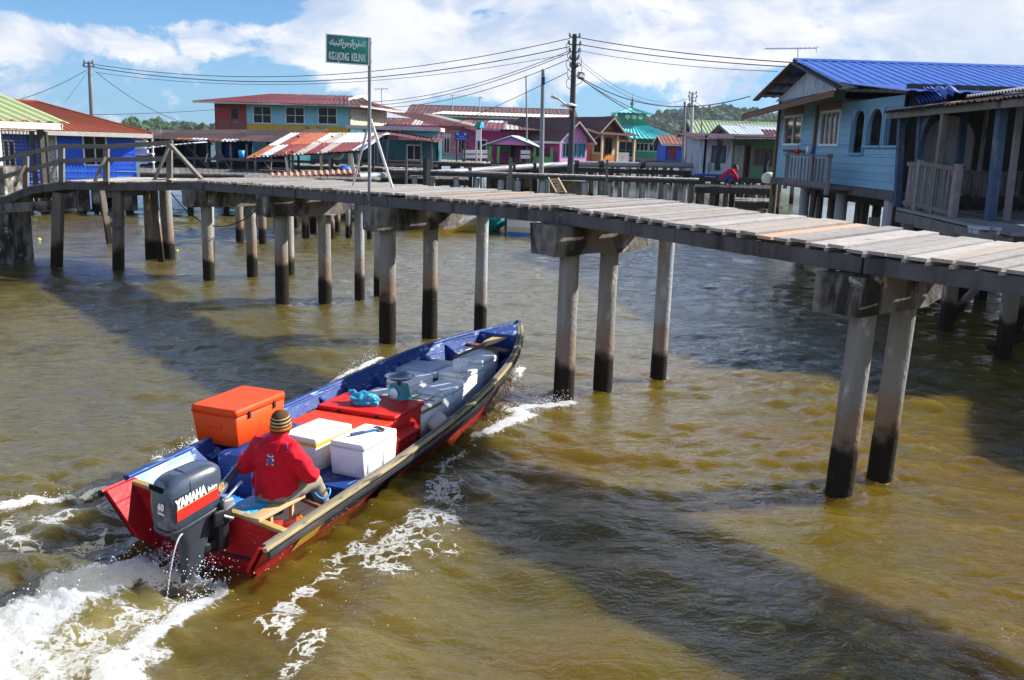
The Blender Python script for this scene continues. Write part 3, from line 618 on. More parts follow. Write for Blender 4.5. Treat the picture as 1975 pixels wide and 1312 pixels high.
# ------------------------------------------------------------------ the footbridge
BP = Vector((-2.03, 14.54, 0)); BD = Vector((.643, -.765, 0)).normalized(); BN = Vector((.765, .643, 0)).normalized()
DS = [(-7.3, 2.27), (-3.4, 2.37), (0, 2.43), (4.15, 2.5), (6.6, 2.44), (8.2, 2.385), (9.5, 2.37), (17, 2.37)]
def dz(s): return float(np.interp(s, [p[0] for p in DS], [p[1] for p in DS]))
def bp_(s, n, z=0): return BP + BD * s + BN * n + Vector((0, 0, z))
DW = 1.66
bridge = thing('wooden_footbridge', 'long grey plank footbridge on concrete piles crossing above the river', 'footbridge', bp_(0, 0, 0))
OFF = -bp_(0, 0, 0)
def T_off(): return Matrix.Translation(OFF)
mb = MB(T_off()); s = -7.3
def plank(a0, a1, b1, b0, th=.03):
    """a0,a1 near ends, b0,b1 far ends (top corners)"""
    dn = Vector((0, 0, -th)); vs = [a0, a1, b1, b0, a0 + dn, a1 + dn, b1 + dn, b0 + dn]
    mb.add(vs, [(0, 1, 2, 3), (7, 6, 5, 4), (4, 5, 1, 0), (5, 6, 2, 1), (6, 7, 3, 2), (7, 4, 0, 3)])
while s < 16.3:
    w_ = random.uniform(.17, .215); g = random.uniform(.022, .042); n0 = -.12 + random.uniform(-.02, .015); n1 = DW + random.uniform(-.06, .06); t = random.uniform(-.013, .013)
    plank(bp_(s, n0, dz(s) + t), bp_(s + w_ - g, n0, dz(s + w_) + t), bp_(s + w_ - g, n1, dz(s + w_) + .06 + t), bp_(s, n1, dz(s) + .06 + t)); jn = s - g / 2; mb.beam(bp_(jn, -.145 + random.uniform(-.01, .02), dz(s) - .046), bp_(jn, .06, dz(s) - .046), random.uniform(.035, .05), .03) if random.random() < .8 else None; s += w_
NE = [Vector(p) for p in ((-6.75, 20.15, 2.27), (-7.9, 20.92, 2.19), (-9.6, 21.72, 2.09), (-10.75, 21.9, 2.08), (-11.6, 22.0, 1.94), (-12.35, 22.2, 1.66), (-14.2, 22.5, 1.6))]
FE = [Vector(p) for p in ((-4.75, 21.8, 2.33), (-6.7, 23.1, 2.24), (-8.7, 24.15, 2.12), (-10.3, 24.4, 2.1), (-11.6, 24.5, 1.96), (-12.35, 24.7, 1.68), (-14.2, 24.9, 1.6))]
for i in range(len(NE) - 1):
    k = max(3, round((NE[i + 1] - NE[i]).length / .19))
    for j in range(k):
        u0, u1 = j / k, (j + .93) / k; t = Vector((0, 0, random.uniform(-.006, .006)))
        plank(NE[i].lerp(NE[i + 1], u0) + t, NE[i].lerp(NE[i + 1], u1) + t, FE[i].lerp(FE[i + 1], u1) + t, FE[i].lerp(FE[i + 1], u0) + t)
# loose boards lying on the edge near the posts
mb.beam(at(172, 352, 21.6), at(214, 349, 21.5), .2, .03); mb.beam(at(300, 347, 20.9), at(334, 346, 20.6), .2, .03)
mb.build('deck', 'deck_wood', bridge)
def bb(p, q, w_, h, mt='beam_wood', nm='edge_beam', b=.006): return MB(T_off()).beam(p, q, w_, h, b=b).build(nm, mt, bridge)
js = [-7.3, -5.6, -3.0, .12, 4.1, 8.15, 12.2, 16.3]
for a, c in zip(js, js[1:]):
    for n_, dpt in ((-.04, .155), (.65, .15), (1.25, .14)):
        bb(bp_(a + .012, n_ + random.uniform(-.008, .008), dz(a) - .064 - dpt / 2 + .024 * max(n_, 0)), bp_(c - .012, n_, dz(c) - .064 - dpt / 2 + .024 * max(n_, 0)), .09, dpt)
for a, c in zip(NE, NE[1:]): bb(a + Vector((0, .05, -.12)), c + Vector((0, .05, -.12)), .08, .17)
for a, c in zip(FE, FE[1:]): bb(a + Vector((0, -.06, -.12)), c + Vector((0, -.06, -.12)), .08, .17)
bb(at(205, 374, 21.9), at(282, 368, 21.9), .1, .2, 'beam_wood', 'cross_beam')
def cap(s_, n0, n1, hh=.37, ww=.46, mt='cap_concrete', drop=.222):
    z1 = dz(s_) - drop; M_ = MB(T_off()); rings = []
    rn = random.Random(int(s_ * 10) + 50)
    for n_ in np.linspace(n0, n1, 7):
        taper = .16 if n_ > n1 - .12 else 0
        pts = []
        for (a, zc) in ((-.5, 0), (.5, 0), (.5, -.5), (.5, -1 + taper), (.1, -1 + taper), (-.5, -1 + taper)):
            pts.append(bp_(s_ + a * ww + rn.uniform(-.012, .012), n_ + rn.uniform(-.012, .012), z1 + zc * hh + rn.uniform(-.012, .012)))
        rings.append(pts)
    M_.loft(rings, smooth=False); M_.build('pile_cap', mt, bridge)
def pile(x, y, ztop, r0, mt, lean=(0, 0), n=20, r1=None, nm='pile'):
    pts = []; rs = []; rn = random.Random(int(x * 100)); k = 9
    for i in range(k + 1):
        v = i / k; z = -.8 + (ztop + .8) * v; pts.append((x + lean[0] * v, y + lean[1] * v, z)); rs.append((r0 + ((r1 or r0) - r0) * v) * rn.uniform(.985, 1.02) * (1.05 if z < .5 else 1))
    return MB(T_off()).tube(pts, rs, n).build(nm, mt, bridge)
bents = [(-7.85, [(.15, 'pile_concrete', .125), (1.2, 'pile_concrete', .125), (2.15, 'pile_pale', .115)], (-.3, 1.5)),
         (-3.95, [(.07, 'pile_high_stain', .13), (1.0, 'pile_concrete', .13), (1.8, 'pile_pipe', .1), (2.26, 'pile_pipe', .1)], (-.32, 1.42)),
         (0, [(0, 'pile_high_stain', .135), (.83, 'pile_high_stain', .125), (1.91, 'pile_pipe', .105)], (-.32, 1.35)),
         (4.06, [(.15, 'pile_concrete', .13), (.87, 'pile_concrete', .125), (2.0, 'pile_pipe', .11)], (-.32, 1.35)),
         (8.06, [(.07, 'pile_concrete', .125), (.84, 'pile_concrete', .12)], (-.3, 1.25)),
         (12.2, [(.07, 'pile_concrete', .125), (.84, 'pile_concrete', .12)], (-.3, 1.25)), (16.1, [(.07, 'pile_concrete', .125), (.84, 'pile_concrete', .12)], (-.3, 1.25))]
for s_, pl, (c0, c1) in bents:
    cap(s_, c0, c1)
    for n_, mt, rr in pl:
        p = bp_(s_, n_); lean = (.08, .03) if s_ == 8.06 else (0, 0)
        if n_ > 1.55: cap(s_, n_ - .26, n_ + .24, .15, .42, drop=.225); pile(p.x, p.y, dz(s_) - .34, rr, mt)
        else: pile(p.x, p.y, dz(s_) - .238 - .32, rr, mt, lean, r1=rr * .96)
# timber and concrete legs under the left end
for (px, py, tx, ty, Yt, rr, mt) in ((103, 515, 113, 372, 21.95, .12, 'pile_wood'), (225, 520, 228, 360, 21.9, .12, 'pile_wood'), (292, 497, 287, 366, 24.2, .15, 'pile_concrete'), (328, 497, 318, 366, 24.3, .15, 'pile_concrete'), (404, 499, 404, 385, 24.4, .11, 'pile_pipe')):
    a = atz(px, py); b_ = at(tx, ty, a.y)
    if mt == 'pile_wood': MB(T_off()).beam(a - Vector((0, 0, .8)), b_, .22, .2, b=.01).build('pile', mt, bridge)
    else: pile(a.x, a.y, b_.z, rr, mt, (b_.x - a.x, 0))
for (p0, p1, w_) in (((215, 470), (196, 365), .16), ((314, 506), (295, 360), .16)):
    a = atz(*p0); bb(a - Vector((0, 0, .6)), at(p1[0], p1[1], a.y + .3), w_, .1, 'pile_wood', 'brace')
bb(at(213, 433, 21.6), at(239, 434, 21.6), .06, .1, 'beam_wood', 'cleat'); bb(at(208, 412, 21.6), at(222, 414, 21.6), .06, .1, 'beam_wood', 'cleat')
# railing of the left end
posts = [(50, 302, 358, 22.05), (119, 282, 346, 21.85), (205, 283, 349, 21.6), (327, 276, 346, 20.75)]
for px, y0, y1, Yp in posts: bb(at(px, y0, Yp), at(px, y1 + 6, Yp), .12, .09, 'rail_wood', 'railing_post')
top = [at(-30, 315, 22.3), at(50, 297, 21.98), at(119, 282, 21.78), at(205, 283, 21.53), at(333, 275, 20.66)]
mid = [at(-30, 352, 22.3), at(50, 329, 21.98), at(119, 311, 21.78), at(206, 308, 21.53), at(325, 307, 20.7)]
for q in (top, mid):
    for a, c in zip(q, q[1:]): bb(a, c, .04, .1, 'rail_wood', 'rail', .004)
for (x0, y0, x1, y1, Yb) in ((48, 318, 28, 360, 21.8), (117, 300, 96, 346, 21.6), (203, 303, 183, 350, 21.4), (325, 285, 298, 347, 20.6), (328, 279, 388, 345, 20.5)): bb(at(x0, y0, Yb), at(x1, y1, Yb - .15), .12, .06, 'rail_wood', 'brace', .004)
# abutment at the left frame edge
MB(T_off()).box(at(4, 440, 22.6) + Vector((-.35, .3, 0)), (1.3, 1.1, 3.0), b=.03).build('abutment', 'cap_concrete', bridge)
bb(at(-5, 402, 22.2), at(98, 396, 22.2), .3, .22, 'cap_concrete', 'cross_beam')
# ------------------------------------------------------------------ the longboat
boat = thing('longboat', 'long blue and red wooden cargo boat speeding away with a man at its stern', 'boat', BO, BYAW)
lw = lambda s, wd, z: Vector((s, -wd, z))
ST = [-.02] + list(np.arange(.25, 6.6, .25)) + [6.55, 6.68, 6.78]
def side(tab, s, sgn, v, inset=0.0):
    """point on the hull side: v=0 gunwale .. 1 chine"""
    g = gsm(tab, s, 1); z = gsm(tab, s, 2); c = (gi(STB, s, 1) + gi(PRT, s, 1)) / 2
    zb = -.12 + (max(0, s - 4.2) / 2.6) ** 2 * .45
    half = abs(g - c); k = 1 - (.40 if s < 4 else .40 + .16 * (s - 4) / 2.8) * v
    return lw(s, c + sgn * max(half * k - inset, 0.004), z + (zb - z) * v)
def strip(mb_, tab, sgn, v0, v1, inset, ss, n=4, flip=False):
    vs = [side(tab, s, sgn, v0 + (v1 - v0) * j / n, inset) for s in ss for j in range(n + 1)]; w_ = n + 1
    mb_.add(vs, [((i * w_ + j), (i * w_ + j + 1), ((i + 1) * w_ + j + 1), ((i + 1) * w_ + j))[::(-1 if flip else 1)] for i in range(len(ss) - 1) for j in range(n)], 0, True)
hull = MB()
for tab, sg in ((STB, 1), (PRT, -1)): strip(hull, tab, sg, 0.0, 1.0, 0, ST, 7)
vs = [];
for s in ST: vs += [side(STB, s, 1, 1), side(PRT, s, -1, 1)]
hull.add(vs, [(2 * i, 2 * i + 1, 2 * i + 3, 2 * i + 2) for i in range(len(ST) - 1)])
# stern ears that run aft past the transom
for tab, sg, e in ((STB, 1, -.27), (PRT, -1, -.27)):
    for ins in (0, .035):
        a, b_ = side(tab, e, sg, 0, ins), side(tab, .05, sg, 0, ins); c_, d = side(tab, .05, sg, .95, ins), side(tab, e + .1, sg, .62, ins)
        hull.prism([a, b_, c_, d], (0, 0, 0), (0, sg * .03 if ins else -sg * -.002, 0))
hull.build('hull', 'hull_red', boat)
for tab, sg in ((STB, 1), (PRT, -1)):
    m_ = MB(); strip(m_, tab, sg, .02, .80 if sg > 0 else .5, -.006, [s for s in [.8] + ST if s >= (.8 if sg > 0 else -.1)] if sg > 0 else [s for s in ST if s > -.1]); m_.build('upper_strake', 'hull_black', boat)
m_ = MB(); strip(m_, STB, 1, .16, .85, -.012, [.42, .5, .6, .7, .78]); m_.build('strake_patch', 'hull_yellow', boat)
m_ = MB(); strip(m_, STB, 1, .0, .97, .03, ST); strip(m_, PRT, -1, .0, .97, .03, [s for s in ST if s >= .75], n=6); m_.build('lining', 'hull_blue', boat)
m_ = MB(); strip(m_, PRT, -1, .0, .97, .032, [s for s in ST if s <= .8]); m_.build('lining_sunlit_worn', 'lining_sun_wear', boat)  # same lining, paler towards the stern for painted-in sun and worn paint
m_ = MB()
for i in range(8):
    y = -.62 + i * .165; vs = []
    for s in ST[:-2]:
        lo = side(PRT, s, -1, .82, .03); hi = side(STB, s, 1, .82, .03); a = -lo.y; b2 = -hi.y
        vs += [lw(s, max(min(y, b2), a), lo.z * 0 + .045 + max(0, s - 4.5) * .06), lw(s, max(min(y + .158, b2), a), .045 + max(0, s - 4.5) * .06)]
    m_.add(vs, [(2 * j, 2 * j + 1, 2 * j + 3, 2 * j + 2) for j in range(len(ST) - 3)])
m_.build('floor_boards', 'floor_boat', boat)
def rail(tab, sg, s0, mt, nm, w_, h, dz_=0, dy=0):
    pts = [side(tab, s, sg, 0, 0) + Vector((0, -sg * dy, dz_)) for s in [s0] + [s for s in np.arange(-.25, 6.7, .2) if s > s0 + .1] + [6.74]]
    m_ = MB(); rings = []
    for i, p in enumerate(pts):
        t = (pts[min(i + 1, len(pts) - 1)] - pts[max(i - 1, 0)]).normalized(); y = Vector((0, 0, 1)).cross(t).normalized(); z = t.cross(y)
        rings.append([p + y * a * w_ / 2 + z * b_ * h / 2 for a, b_ in ((-.8, -1), (.8, -1), (1, -.6), (1, .6), (.8, 1), (-.8, 1), (-1, .6), (-1, -.6))])
    m_.loft(rings, smooth=False); return m_.build(nm, mt, boat)
rail(STB, 1, -.28, 'rail_cream', 'gunwale', .04, .03, .005, .008); rail(STB, 1, -.25, 'hull_black', 'rub_rail', .03, .05, -.045, .022)
rail(STB, 1, -.22, 'rail_wood', 'cap_rail', .034, .022, .008, -.04)
rail(PRT, -1, .0, 'hull_blue', 'gunwale', .06, .04, .005, .0); rail(PRT, -1, -.27, 'hull_black', 'rub_rail', .03, .05, -.04, .022)
# transom
a, b_ = lw(.0, -.78, .47), lw(.02, .68, .30); c_, d = lw(.03, .415, -.1), lw(.03, -.50, -.1); m1, m2 = lw(.0, -.02, .39), lw(.01, .30, .37)
MB().prism([d, c_, b_, m2, m1, a], (0, 0, 0), (.045, 0, 0)).build('transom', 'hull_red', boat)
m_ = MB(); up_ = Vector((.02, 0, .012))
for p, q in ((a, m1), (m1, m2), (m2, b_)): m_.beam(p + up_, q + up_, .065, .03, b=.006)
m_.build('transom_edge', 'transom_edge', boat)
# foredeck, thwarts, knees, locker, benches
m_ = MB(); vs = []
for s in (6.12, 6.3, 6.5, 6.65, 6.76): vs += [side(PRT, s, -1, 0, .01) + Vector((0, 0, .012)), side(STB, s, 1, 0, .01) + Vector((0, 0, .012))]
m_.add(vs, [(2 * i, 2 * i + 2, 2 * i + 3, 2 * i + 1) for i in range(4)]); p, q = vs[0], vs[1]; m_.add([p, q, q + Vector((0, 0, -.3)), p + Vector((0, 0, -.3))], [(0, 1, 2, 3)]); m_.build('foredeck', 'hull_blue', boat)
MB().beam(lw(6.70, -.075, .74), lw(6.82, -.06, .70), .05, .06, b=.01).build('stem_head', 'hull_blue', boat)
for s in (1.05, 2.05, 2.85, 3.35, 3.95, 4.55, 5.0, 5.5):
    p0 = side(PRT, s, -1, .06, .035); p1 = side(PRT, s, -1, .80, .035); pr = [p0]
    for k in range(1, 6): t = k / 6; q = p0.lerp(p1, t); pr.append(q + Vector((0, -.15 * math.sin(math.pi * min(1, t * 1.05)) ** .7, 0)))
    pr.append(p1); MB().prism(pr, (-.025, 0, 0), (.025, 0, 0)).build('knee', 'hull_blue', boat)
for s in (2.3, 3.0, 3.7, 4.4, 5.1, 5.6):
    p0 = side(STB, s, 1, .06, .035); p1 = side(STB, s, 1, .85, .035); MB().prism([p0, p0.lerp(p1, .3) + Vector((0, .1, 0)), p0.lerp(p1, .65) + Vector((0, .12, 0)), p1], (-.025, 0, 0), (.025, 0, 0)).build('knee', 'hull_blue', boat)
MB().box(lw(1.42, -.46, .265), (1.05, .36, .40), b=.008).build('locker', 'hull_blue', boat)
MB().box(lw(1.75, .05, .165), (.95, .92, .03), b=.005).box(lw(1.32, .03, .10), (.03, .78, .11)).build('bench', 'hull_blue', boat)
MB().beam(lw(.05, .22, .372), lw(.60, .26, .372), .24, .026, b=.004).build('seat_board', 'bench_blue', boat)
MB().beam(lw(.0, .42, .374), lw(.58, .44, .374), .115, .03, b=.004).build('seat_plank', 'new_wood', boat)
MB().box(lw(.2, .43, .22), (.03, .03, .28)).box(lw(.52, .40, .22), (.03, .03, .28)).build('seat_leg', 'new_wood', boat)
MB().beam(lw(.62, .38, .33), lw(.62, .66, .27), .03, .03).build('stretcher', 'brown_wood', boat)
MB().beam(lw(.40, -.66, .13), lw(.36, .1, .13), .07, .05, b=.01).build('stretcher', 'hull_red', boat)
MB().beam(lw(5.92, -.58, .53), lw(5.72, .20, .53), .12, .025, b=.005).build('thwart', 'brown_wood', boat)
# ------------------------------------------------------------------ cargo
def at_boat(name, label, cat, s, wd, z, yaw=0, group=None): return thing(name, label, cat, bw(s, wd, z), BYAW + R(yaw), group)
def ctap(mb_, l0, w0, l1, w1, z0, z1, b=.02, n=5):
    """tapered rounded box as a loft"""
    rings = []
    for (v, k) in ((0, -.6), (.04, 0), (.96, 0), (1, -.6)):
        l = (l0 + (l1 - l0) * v) / 2 + k * b; w_ = (w0 + (w1 - w0) * v) / 2 + k * b; ring = []
        for cx, cy, a0 in ((1, 1, 0), (-1, 1, 90), (-1, -1, 180), (1, -1, 270)):
            for i in range(n): a = R(a0 + 90 * i / (n - 1)); ring.append((cx * (l - b) + b * math.cos(a), cy * (w_ - b) + b * math.sin(a), z0 + (z1 - z0) * v))
        rings.append(ring)
    return mb_.loft(rings)
def cooler(label, s, wd, z, l, w_, h, mt, yaw=0, taper=.9, lid=.07, group=None, handle=True, cat='cooler box'):
    o = at_boat('cooler_box', label, cat, s, wd, z, yaw, group)
    m_ = MB(); ctap(m_, l * taper, w_ * taper, l * .99, w_ * .99, 0, h - lid, .025)
    if handle:
        for e in (-1, 1): m_.box((e * l * (taper + 1) / 4 * 1.0, 0, (h - lid) * .66), (.03, w_ * .34, .05), b=.012)
    m_.build('body', mt, o)
    ctap(MB(), l * 1.015, w_ * 1.015, l * .99, w_ * .99, h - lid + .004, h, .03).build('lid', mt, o)
    for x in (-.22, .22): MB().box((l * x, w_ * .5, h - lid), (.05, .02, .06), b=.006).build('hinge', mt, o)
    for x in (-.25, .25): MB().box((l * x, -w_ * .5 - .004, h - lid - .01), (.035, .016, .07), b=.006).build('latch', 'rubber', o)
    return o
cooler('large orange cooler box standing on the port side of the longboat', 1.41, -.79, .466, .76, .50, .36, 'cooler_orange', yaw=1)
rf = at_boat('ice_chest', 'wide red ice chest with a blue bag on its lid behind the foam boxes', 'ice chest', 2.92, -.26, .06, 0)
ctap(MB(), .62, .90, .63, .92, 0, .36, .015).build('body', 'cooler_red', rf); ctap(MB(), .66, .95, .65, .94, .364, .40, .015).build('lid', 'cooler_red', rf)
for y in (-.25, .2): MB().box((-.328, y, .35), (.014, .05, .07), b=.005).build('latch', 'rubber', rf)
MB().box((.0, -.468, .22), (.22, .02, .06), b=.008).build('handle', 'cooler_red', rf)
rn_ = at_boat('ice_chest', 'flat orange red ice chest lid between the man and the blue bag', 'ice chest', 2.26, -.27, .06, 0)
ctap(MB(), .60, .9, .61, .91, 0, .32, .015).build('body', 'cooler_flat_red', rn_); ctap(MB(), .645, .95, .64, .94, .324, .355, .015).build('lid', 'cooler_flat_red', rn_)
sb = at_boat('crate', 'small red plastic crate tucked below the wide red ice chest', 'crate', 2.56, .29, .06, 0)
m_ = MB(); ctap(m_, .40, .17, .41, .18, 0, .23, .012); ctap(m_, .43, .2, .43, .2, .205, .255, .012); m_.build('body', 'cooler_red', sb)
MB().box((.06, -.104, .17), (.12, .012, .05), b=.004).build('handle', 'cooler_red', sb)
def foam_box(label, s, wd, z, l, w_, h, mt, yaw=0, lid=.06, tape=None, panels=False, group='foam boxes stowed along the boat'):
    o = at_boat('foam_box', label, 'foam box', s, wd, z, yaw, group)
    m_ = MB(); ctap(m_, l * .95, w_ * .95, l, w_, 0, h - lid, .02)
    if panels:
        for x in (-l * .22, l * .22): m_.box((x, -w_ * .487, (h - lid) * .48), (l * .3, .016, (h - lid) * .66), b=.006)
        m_.box((-l * .487, 0, (h - lid) * .48), (.016, w_ * .5, (h - lid) * .66), b=.006)
    m_.build('body', mt, o)
    ctap(MB(), l * 1.004, w_ * 1.004, l * .985, w_ * .985, h - lid + .003, h, .022).build('lid', mt, o)
    if tape:
        t = MB(); tm, kind = tape
        if kind == 'rim': t.box((0, -w_ / 2 - .001, h - lid), (l, .004, .03)).box((-l / 2 - .001, 0, h - lid), (.004, w_, .03)).box((0, w_ / 2 + .001, h - lid), (l, .004, .03)).box((l / 2 + .001, 0, h - lid), (.004, w_, .03)).box((l * .25, -w_ / 2 - .003, h * .42), (.035, .005, h * .8))
        else:
            for y in (-w_ * .25, w_ * .28): t.box((0, y, h + .001), (l, .03, .003))
            for x in (-l * .3, l * .12): t.box((x, 0, h + .003), (.03, w_, .003))
            t.box((0, -w_ / 2 - .0005, h - lid), (l, .004, .035)); t.box((-l / 2 - .001, 0, h - lid), (.004, w_, .03))
        t.build('tape', tm, o)
    return o
foam_box('clean white foam box with a hammer on its lid', 1.83, .30, .182, .60, .37, .325, 'foam_white', panels=True, yaw=-2)
foam_box('ivory foam box with yellow tape around the lid rim', 1.78, -.185, .182, .58, .41, .325, 'foam_ivory', tape=('tape_yellow', 'rim'), yaw=-4)
foam_box('white foam box half hidden behind the weighing scale', 3.43, -.42, .06, .46, .40, .36, 'foam_white', yaw=-3)
foam_box('white foam box crossed with brown tape beside the weighing scale', 3.42, .05, .06, .46, .34, .345, 'foam_dirty', tape=('tape_brown', 'cross'), yaw=-1)
foam_box('smooth white foam box just aft of the grey cooler', 4.12, -.43, .06, .52, .35, .40, 'foam_white', yaw=-5)
foam_box('stained grey topped foam box with light flecks on its lid', 4.04, .03, .06, .54, .34, .36, 'foam_grey', yaw=-1)
foam_box('grimy foam box under the clear plastic jug', 4.72, -.03, .06, .56, .36, .42, 'foam_dirty', yaw=-4)
foam_box('dark stained foam box between the clear jug and the paddle', 5.31, -.08, .07, .44, .38, .45, 'foam_grey', yaw=-3)
foam_box('foam box under the wooden paddle near the bow', 5.73, -.20, .1, .32, .38, .40, 'foam_dirty', yaw=-7)
ob = at_boat('foam_box', 'open white foam box without a lid near the bow', 'foam box', 5.40, -.50, .14, -5, 'foam boxes stowed along the boat')
m_ = MB()
for c_, d_ in (((0, .15, .15), (.5, .03, .3)), ((0, -.15, .15), (.5, .03, .3)), ((.235, 0, .15), (.03, .268, .3)), ((-.235, 0, .15), (.03, .268, .3)), ((0, 0, .015), (.438, .268, .03))): m_.box(c_, d_)
m_.build('body', 'foam_white', ob); MB().box((.33, .0, .30), (.2, .3, .03), rot=Matrix.Rotation(R(-35), 4, 'Y'), b=.008).build('lid', 'foam_white', ob)
gc = at_boat('cooler_box', 'blue grey cooler with a ribbed lid ahead of the white foam boxes', 'cooler box', 4.62, -.50, .1, -2)
ctap(MB(), .46, .54, .48, .56, 0, .31, .03).build('body', 'cooler_navy', gc)
m_ = MB(); ctap(m_, .53, .60, .47, .54, .313, .375, .035); ctap(m_, .42, .48, .39, .45, .37, .395, .03); m_.build('lid', 'cooler_grey', gc)
for y in (-.16, .16): MB().box((-.262, y, .30), (.012, .06, .05), b=.004).build('latch', 'motor_black', gc)
# blue plastic bag
bg_ = MB(); bm = bmesh.new(); bmesh.ops.create_icosphere(bm, subdivisions=4, radius=1); bm.verts.index_update()
from mathutils import noise as mn
def crumple(co, sd_):
    v = co.normalized(); return co * (1 + .32 * mn.noise(v * 2.1 + Vector((sd_, 0, 0))) - .22 * abs(mn.noise(v * 4.3 + Vector((0, sd_, 0)))))
vs = []
for v in bm.verts:
    c = crumple(v.co, 3.3); vs.append((c.x * .13, c.y * .17, max(c.z * .085, -.045) + .046))
bag = bg_.add(vs, [[x.index for x in f.verts] for f in bm.faces], 0, False).tube([(.0, .1, .08), (.03, .16, .12), (.02, .2, .1)], [.03, .018, .03], 8).build('plastic_bag', 'bag_blue', None, bw(2.86, -.30, .46)); bag.rotation_euler = (0, 0, BYAW)
tag(bag, 'crumpled blue plastic bag on the wide red ice chest', 'plastic bag')
# hammer
hm = at_boat('hammer', 'claw hammer with dark blue grip lying on the white foam box', 'hammer', 1.86, .30, .507, -28)
MB().tube([(-.16, 0, .017), (-.02, 0, .018)], [.017, .015], 10).build('grip', 'tool_handle', hm); MB().tube([(-.02, 0, .018), (.15, 0, .018)], .010, 8).build('shaft', 'plastic_blue', hm)
MB().tube([(.16, -.055, .02), (.16, -.03, .02), (.16, .0, .02), (.16, .03, .022), (.15, .06, .02), (.13, .085, .012)], [.018, .016, .015, .013, .010, .005], 8).build('head', 'hammer_steel', hm)
# weighing scale
sc_ = at_boat('weighing_scale', 'teal weighing scale with round metal pan on the foam boxes', 'weighing scale', 3.25, -.1, .405, -12)
m_ = MB(); m_.loft([[(x * (.085 - .02 * v + (.02 if v < .1 else 0)), y * (.105 - .03 * v), .21 * v) for x, y in ((1, 1), (.4, 1.15), (-.4, 1.15), (-1, 1), (-1.1, .4), (-1.1, -.4), (-1, -1), (-.4, -1.15), (.4, -1.15), (1, -1), (1.1, -.4), (1.1, .4))] for v in (0, .08, .5, .85, 1)], smooth=False); m_.build('body', 'scale_teal', sc_)
MB().lathe([(.022, .2), (.022, .245), (.05, .25)], 14).build('neck', 'motor_grey', sc_)
MB().lathe([(.0, .247), (.06, .249), (.12, .268), (.155, .298), (.163, .302), (.16, .306), (.118, .276), (.06, .257), (0, .255)], 32).build('pan', 'scale_pan', sc_)
MB().lathe([(.0, .0), (.062, 0), (.062, .006), (0, .006)], 24, T=Matrix.Translation((-.095, 0, .12)) @ Matrix.Rotation(R(-90), 4, 'Y')).build('dial', 'letter_white', sc_)
# paddle across the bow boxes
pd = at_boat('paddle', 'broad pale wooden paddle laid over the bow boxes', 'paddle', 5.55, -.18, .535, -9)
bl = [(.14, -.045), (.30, -.085), (.62, -.1), (.70, -.08), (.72, 0), (.70, .08), (.62, .1), (.30, .085), (.14, .045)]
MB().prism([(x, y, .02 + x * .09) for x, y in bl], (0, 0, 0), (0, 0, .016)).build('blade', 'new_wood', pd); MB().tube([(-.55, 0, .0), (.2, 0, .045)], [.018, .02], 10).build('shaft', 'brown_wood', pd)
# clear jug, cream tub, small finds at the stern
jg = at_boat('plastic_jug', 'frosted clear plastic jug on the grimy foam box', 'jug', 4.60, .02, .482, 20)
m_ = MB(); ctap(m_, .2, .17, .22, .19, 0, .13, .03); m_.build('body', 'plastic_frost', jg); MB().tube([(-.11, 0, .1), (-.16, 0, .09), (-.16, 0, .03), (-.11, 0, .02)], .012, 8).build('handle', 'plastic_frost', jg)
tb = at_boat('scoop', 'cut off cream plastic container leaning inside the starboard side', 'container', 3.28, .29, .13, 30)
Tt = Matrix.Rotation(R(55), 4, 'X') @ Matrix.Rotation(R(20), 4, 'Y')
MB(Tt).lathe([(0, 0), (.085, 0), (.1, .02), (.11, .17), (.113, .2), (.107, .2), (.104, .17), (.094, .03), (0, .012)], 28).build('body', 'plastic_cream', tb)
cu = at_boat('plastic_cup', 'orange plastic cup on the floor at the stern', 'cup', .50, .33, .09, 0)
MB(Matrix.Rotation(R(70), 4, 'X') @ Matrix.Rotation(R(15), 4, 'Y')).lathe([(0, 0), (.055, 0), (.07, .15), (.078, .16), (.07, .158), (.05, .02), (0, .015)], 24).build('body', 'plastic_orange', cu)
fc = at_boat('fuel_can', 'flat red fuel can on the floor at the stern corner', 'fuel can', .28, .30, .05, 12)
ctap(MB(), .34, .2, .34, .2, 0, .14, .03).build('body', 'plastic_red', fc); MB().lathe([(.03, .14), (.03, .17), (0, .17)], 14, (.1, 0, 0)).build('cap', 'motor_black', fc)
bn = at_boat('cloth_bundle', 'dark blue bundle on the floor beside the tiller', 'bundle', .62, -.36, .05, 20)
bm2 = [];
for v in bm.verts: c = crumple(v.co, 7.7); bm2.append((c.x * .2, c.y * .15, max(c.z * .09, -.05) + .06))
MB().add(bm2, [[x.index for x in f.verts] for f in bm.faces], 0, True).build('bundle', 'plastic_blue', bn); bm.free()
MB().tube([bw(.15 + .12 * math.cos(a), -.25 + .16 * math.sin(a), .10 + .01 * math.sin(3 * a)) for a in np.linspace(-.6, 5.2, 26)] + [bw(.02, -.15, .3)], .011, 8).build('fuel_hose', 'rubber'); tag(bpy.data.objects['fuel_hose'], 'black fuel hose looped on the boat floor by the motor', 'hose')
MB().tube([bw(.72 + .06 * math.cos(a), .55 + .08 * math.sin(a), .36 + .03 * math.sin(2 * a)) for a in np.linspace(0, 5.5, 22)], .008, 7).build('rope_coil', 'plastic_cyan'); tag(bpy.data.objects['rope_coil'], 'small pale blue rope coil hung inside the starboard side', 'rope')
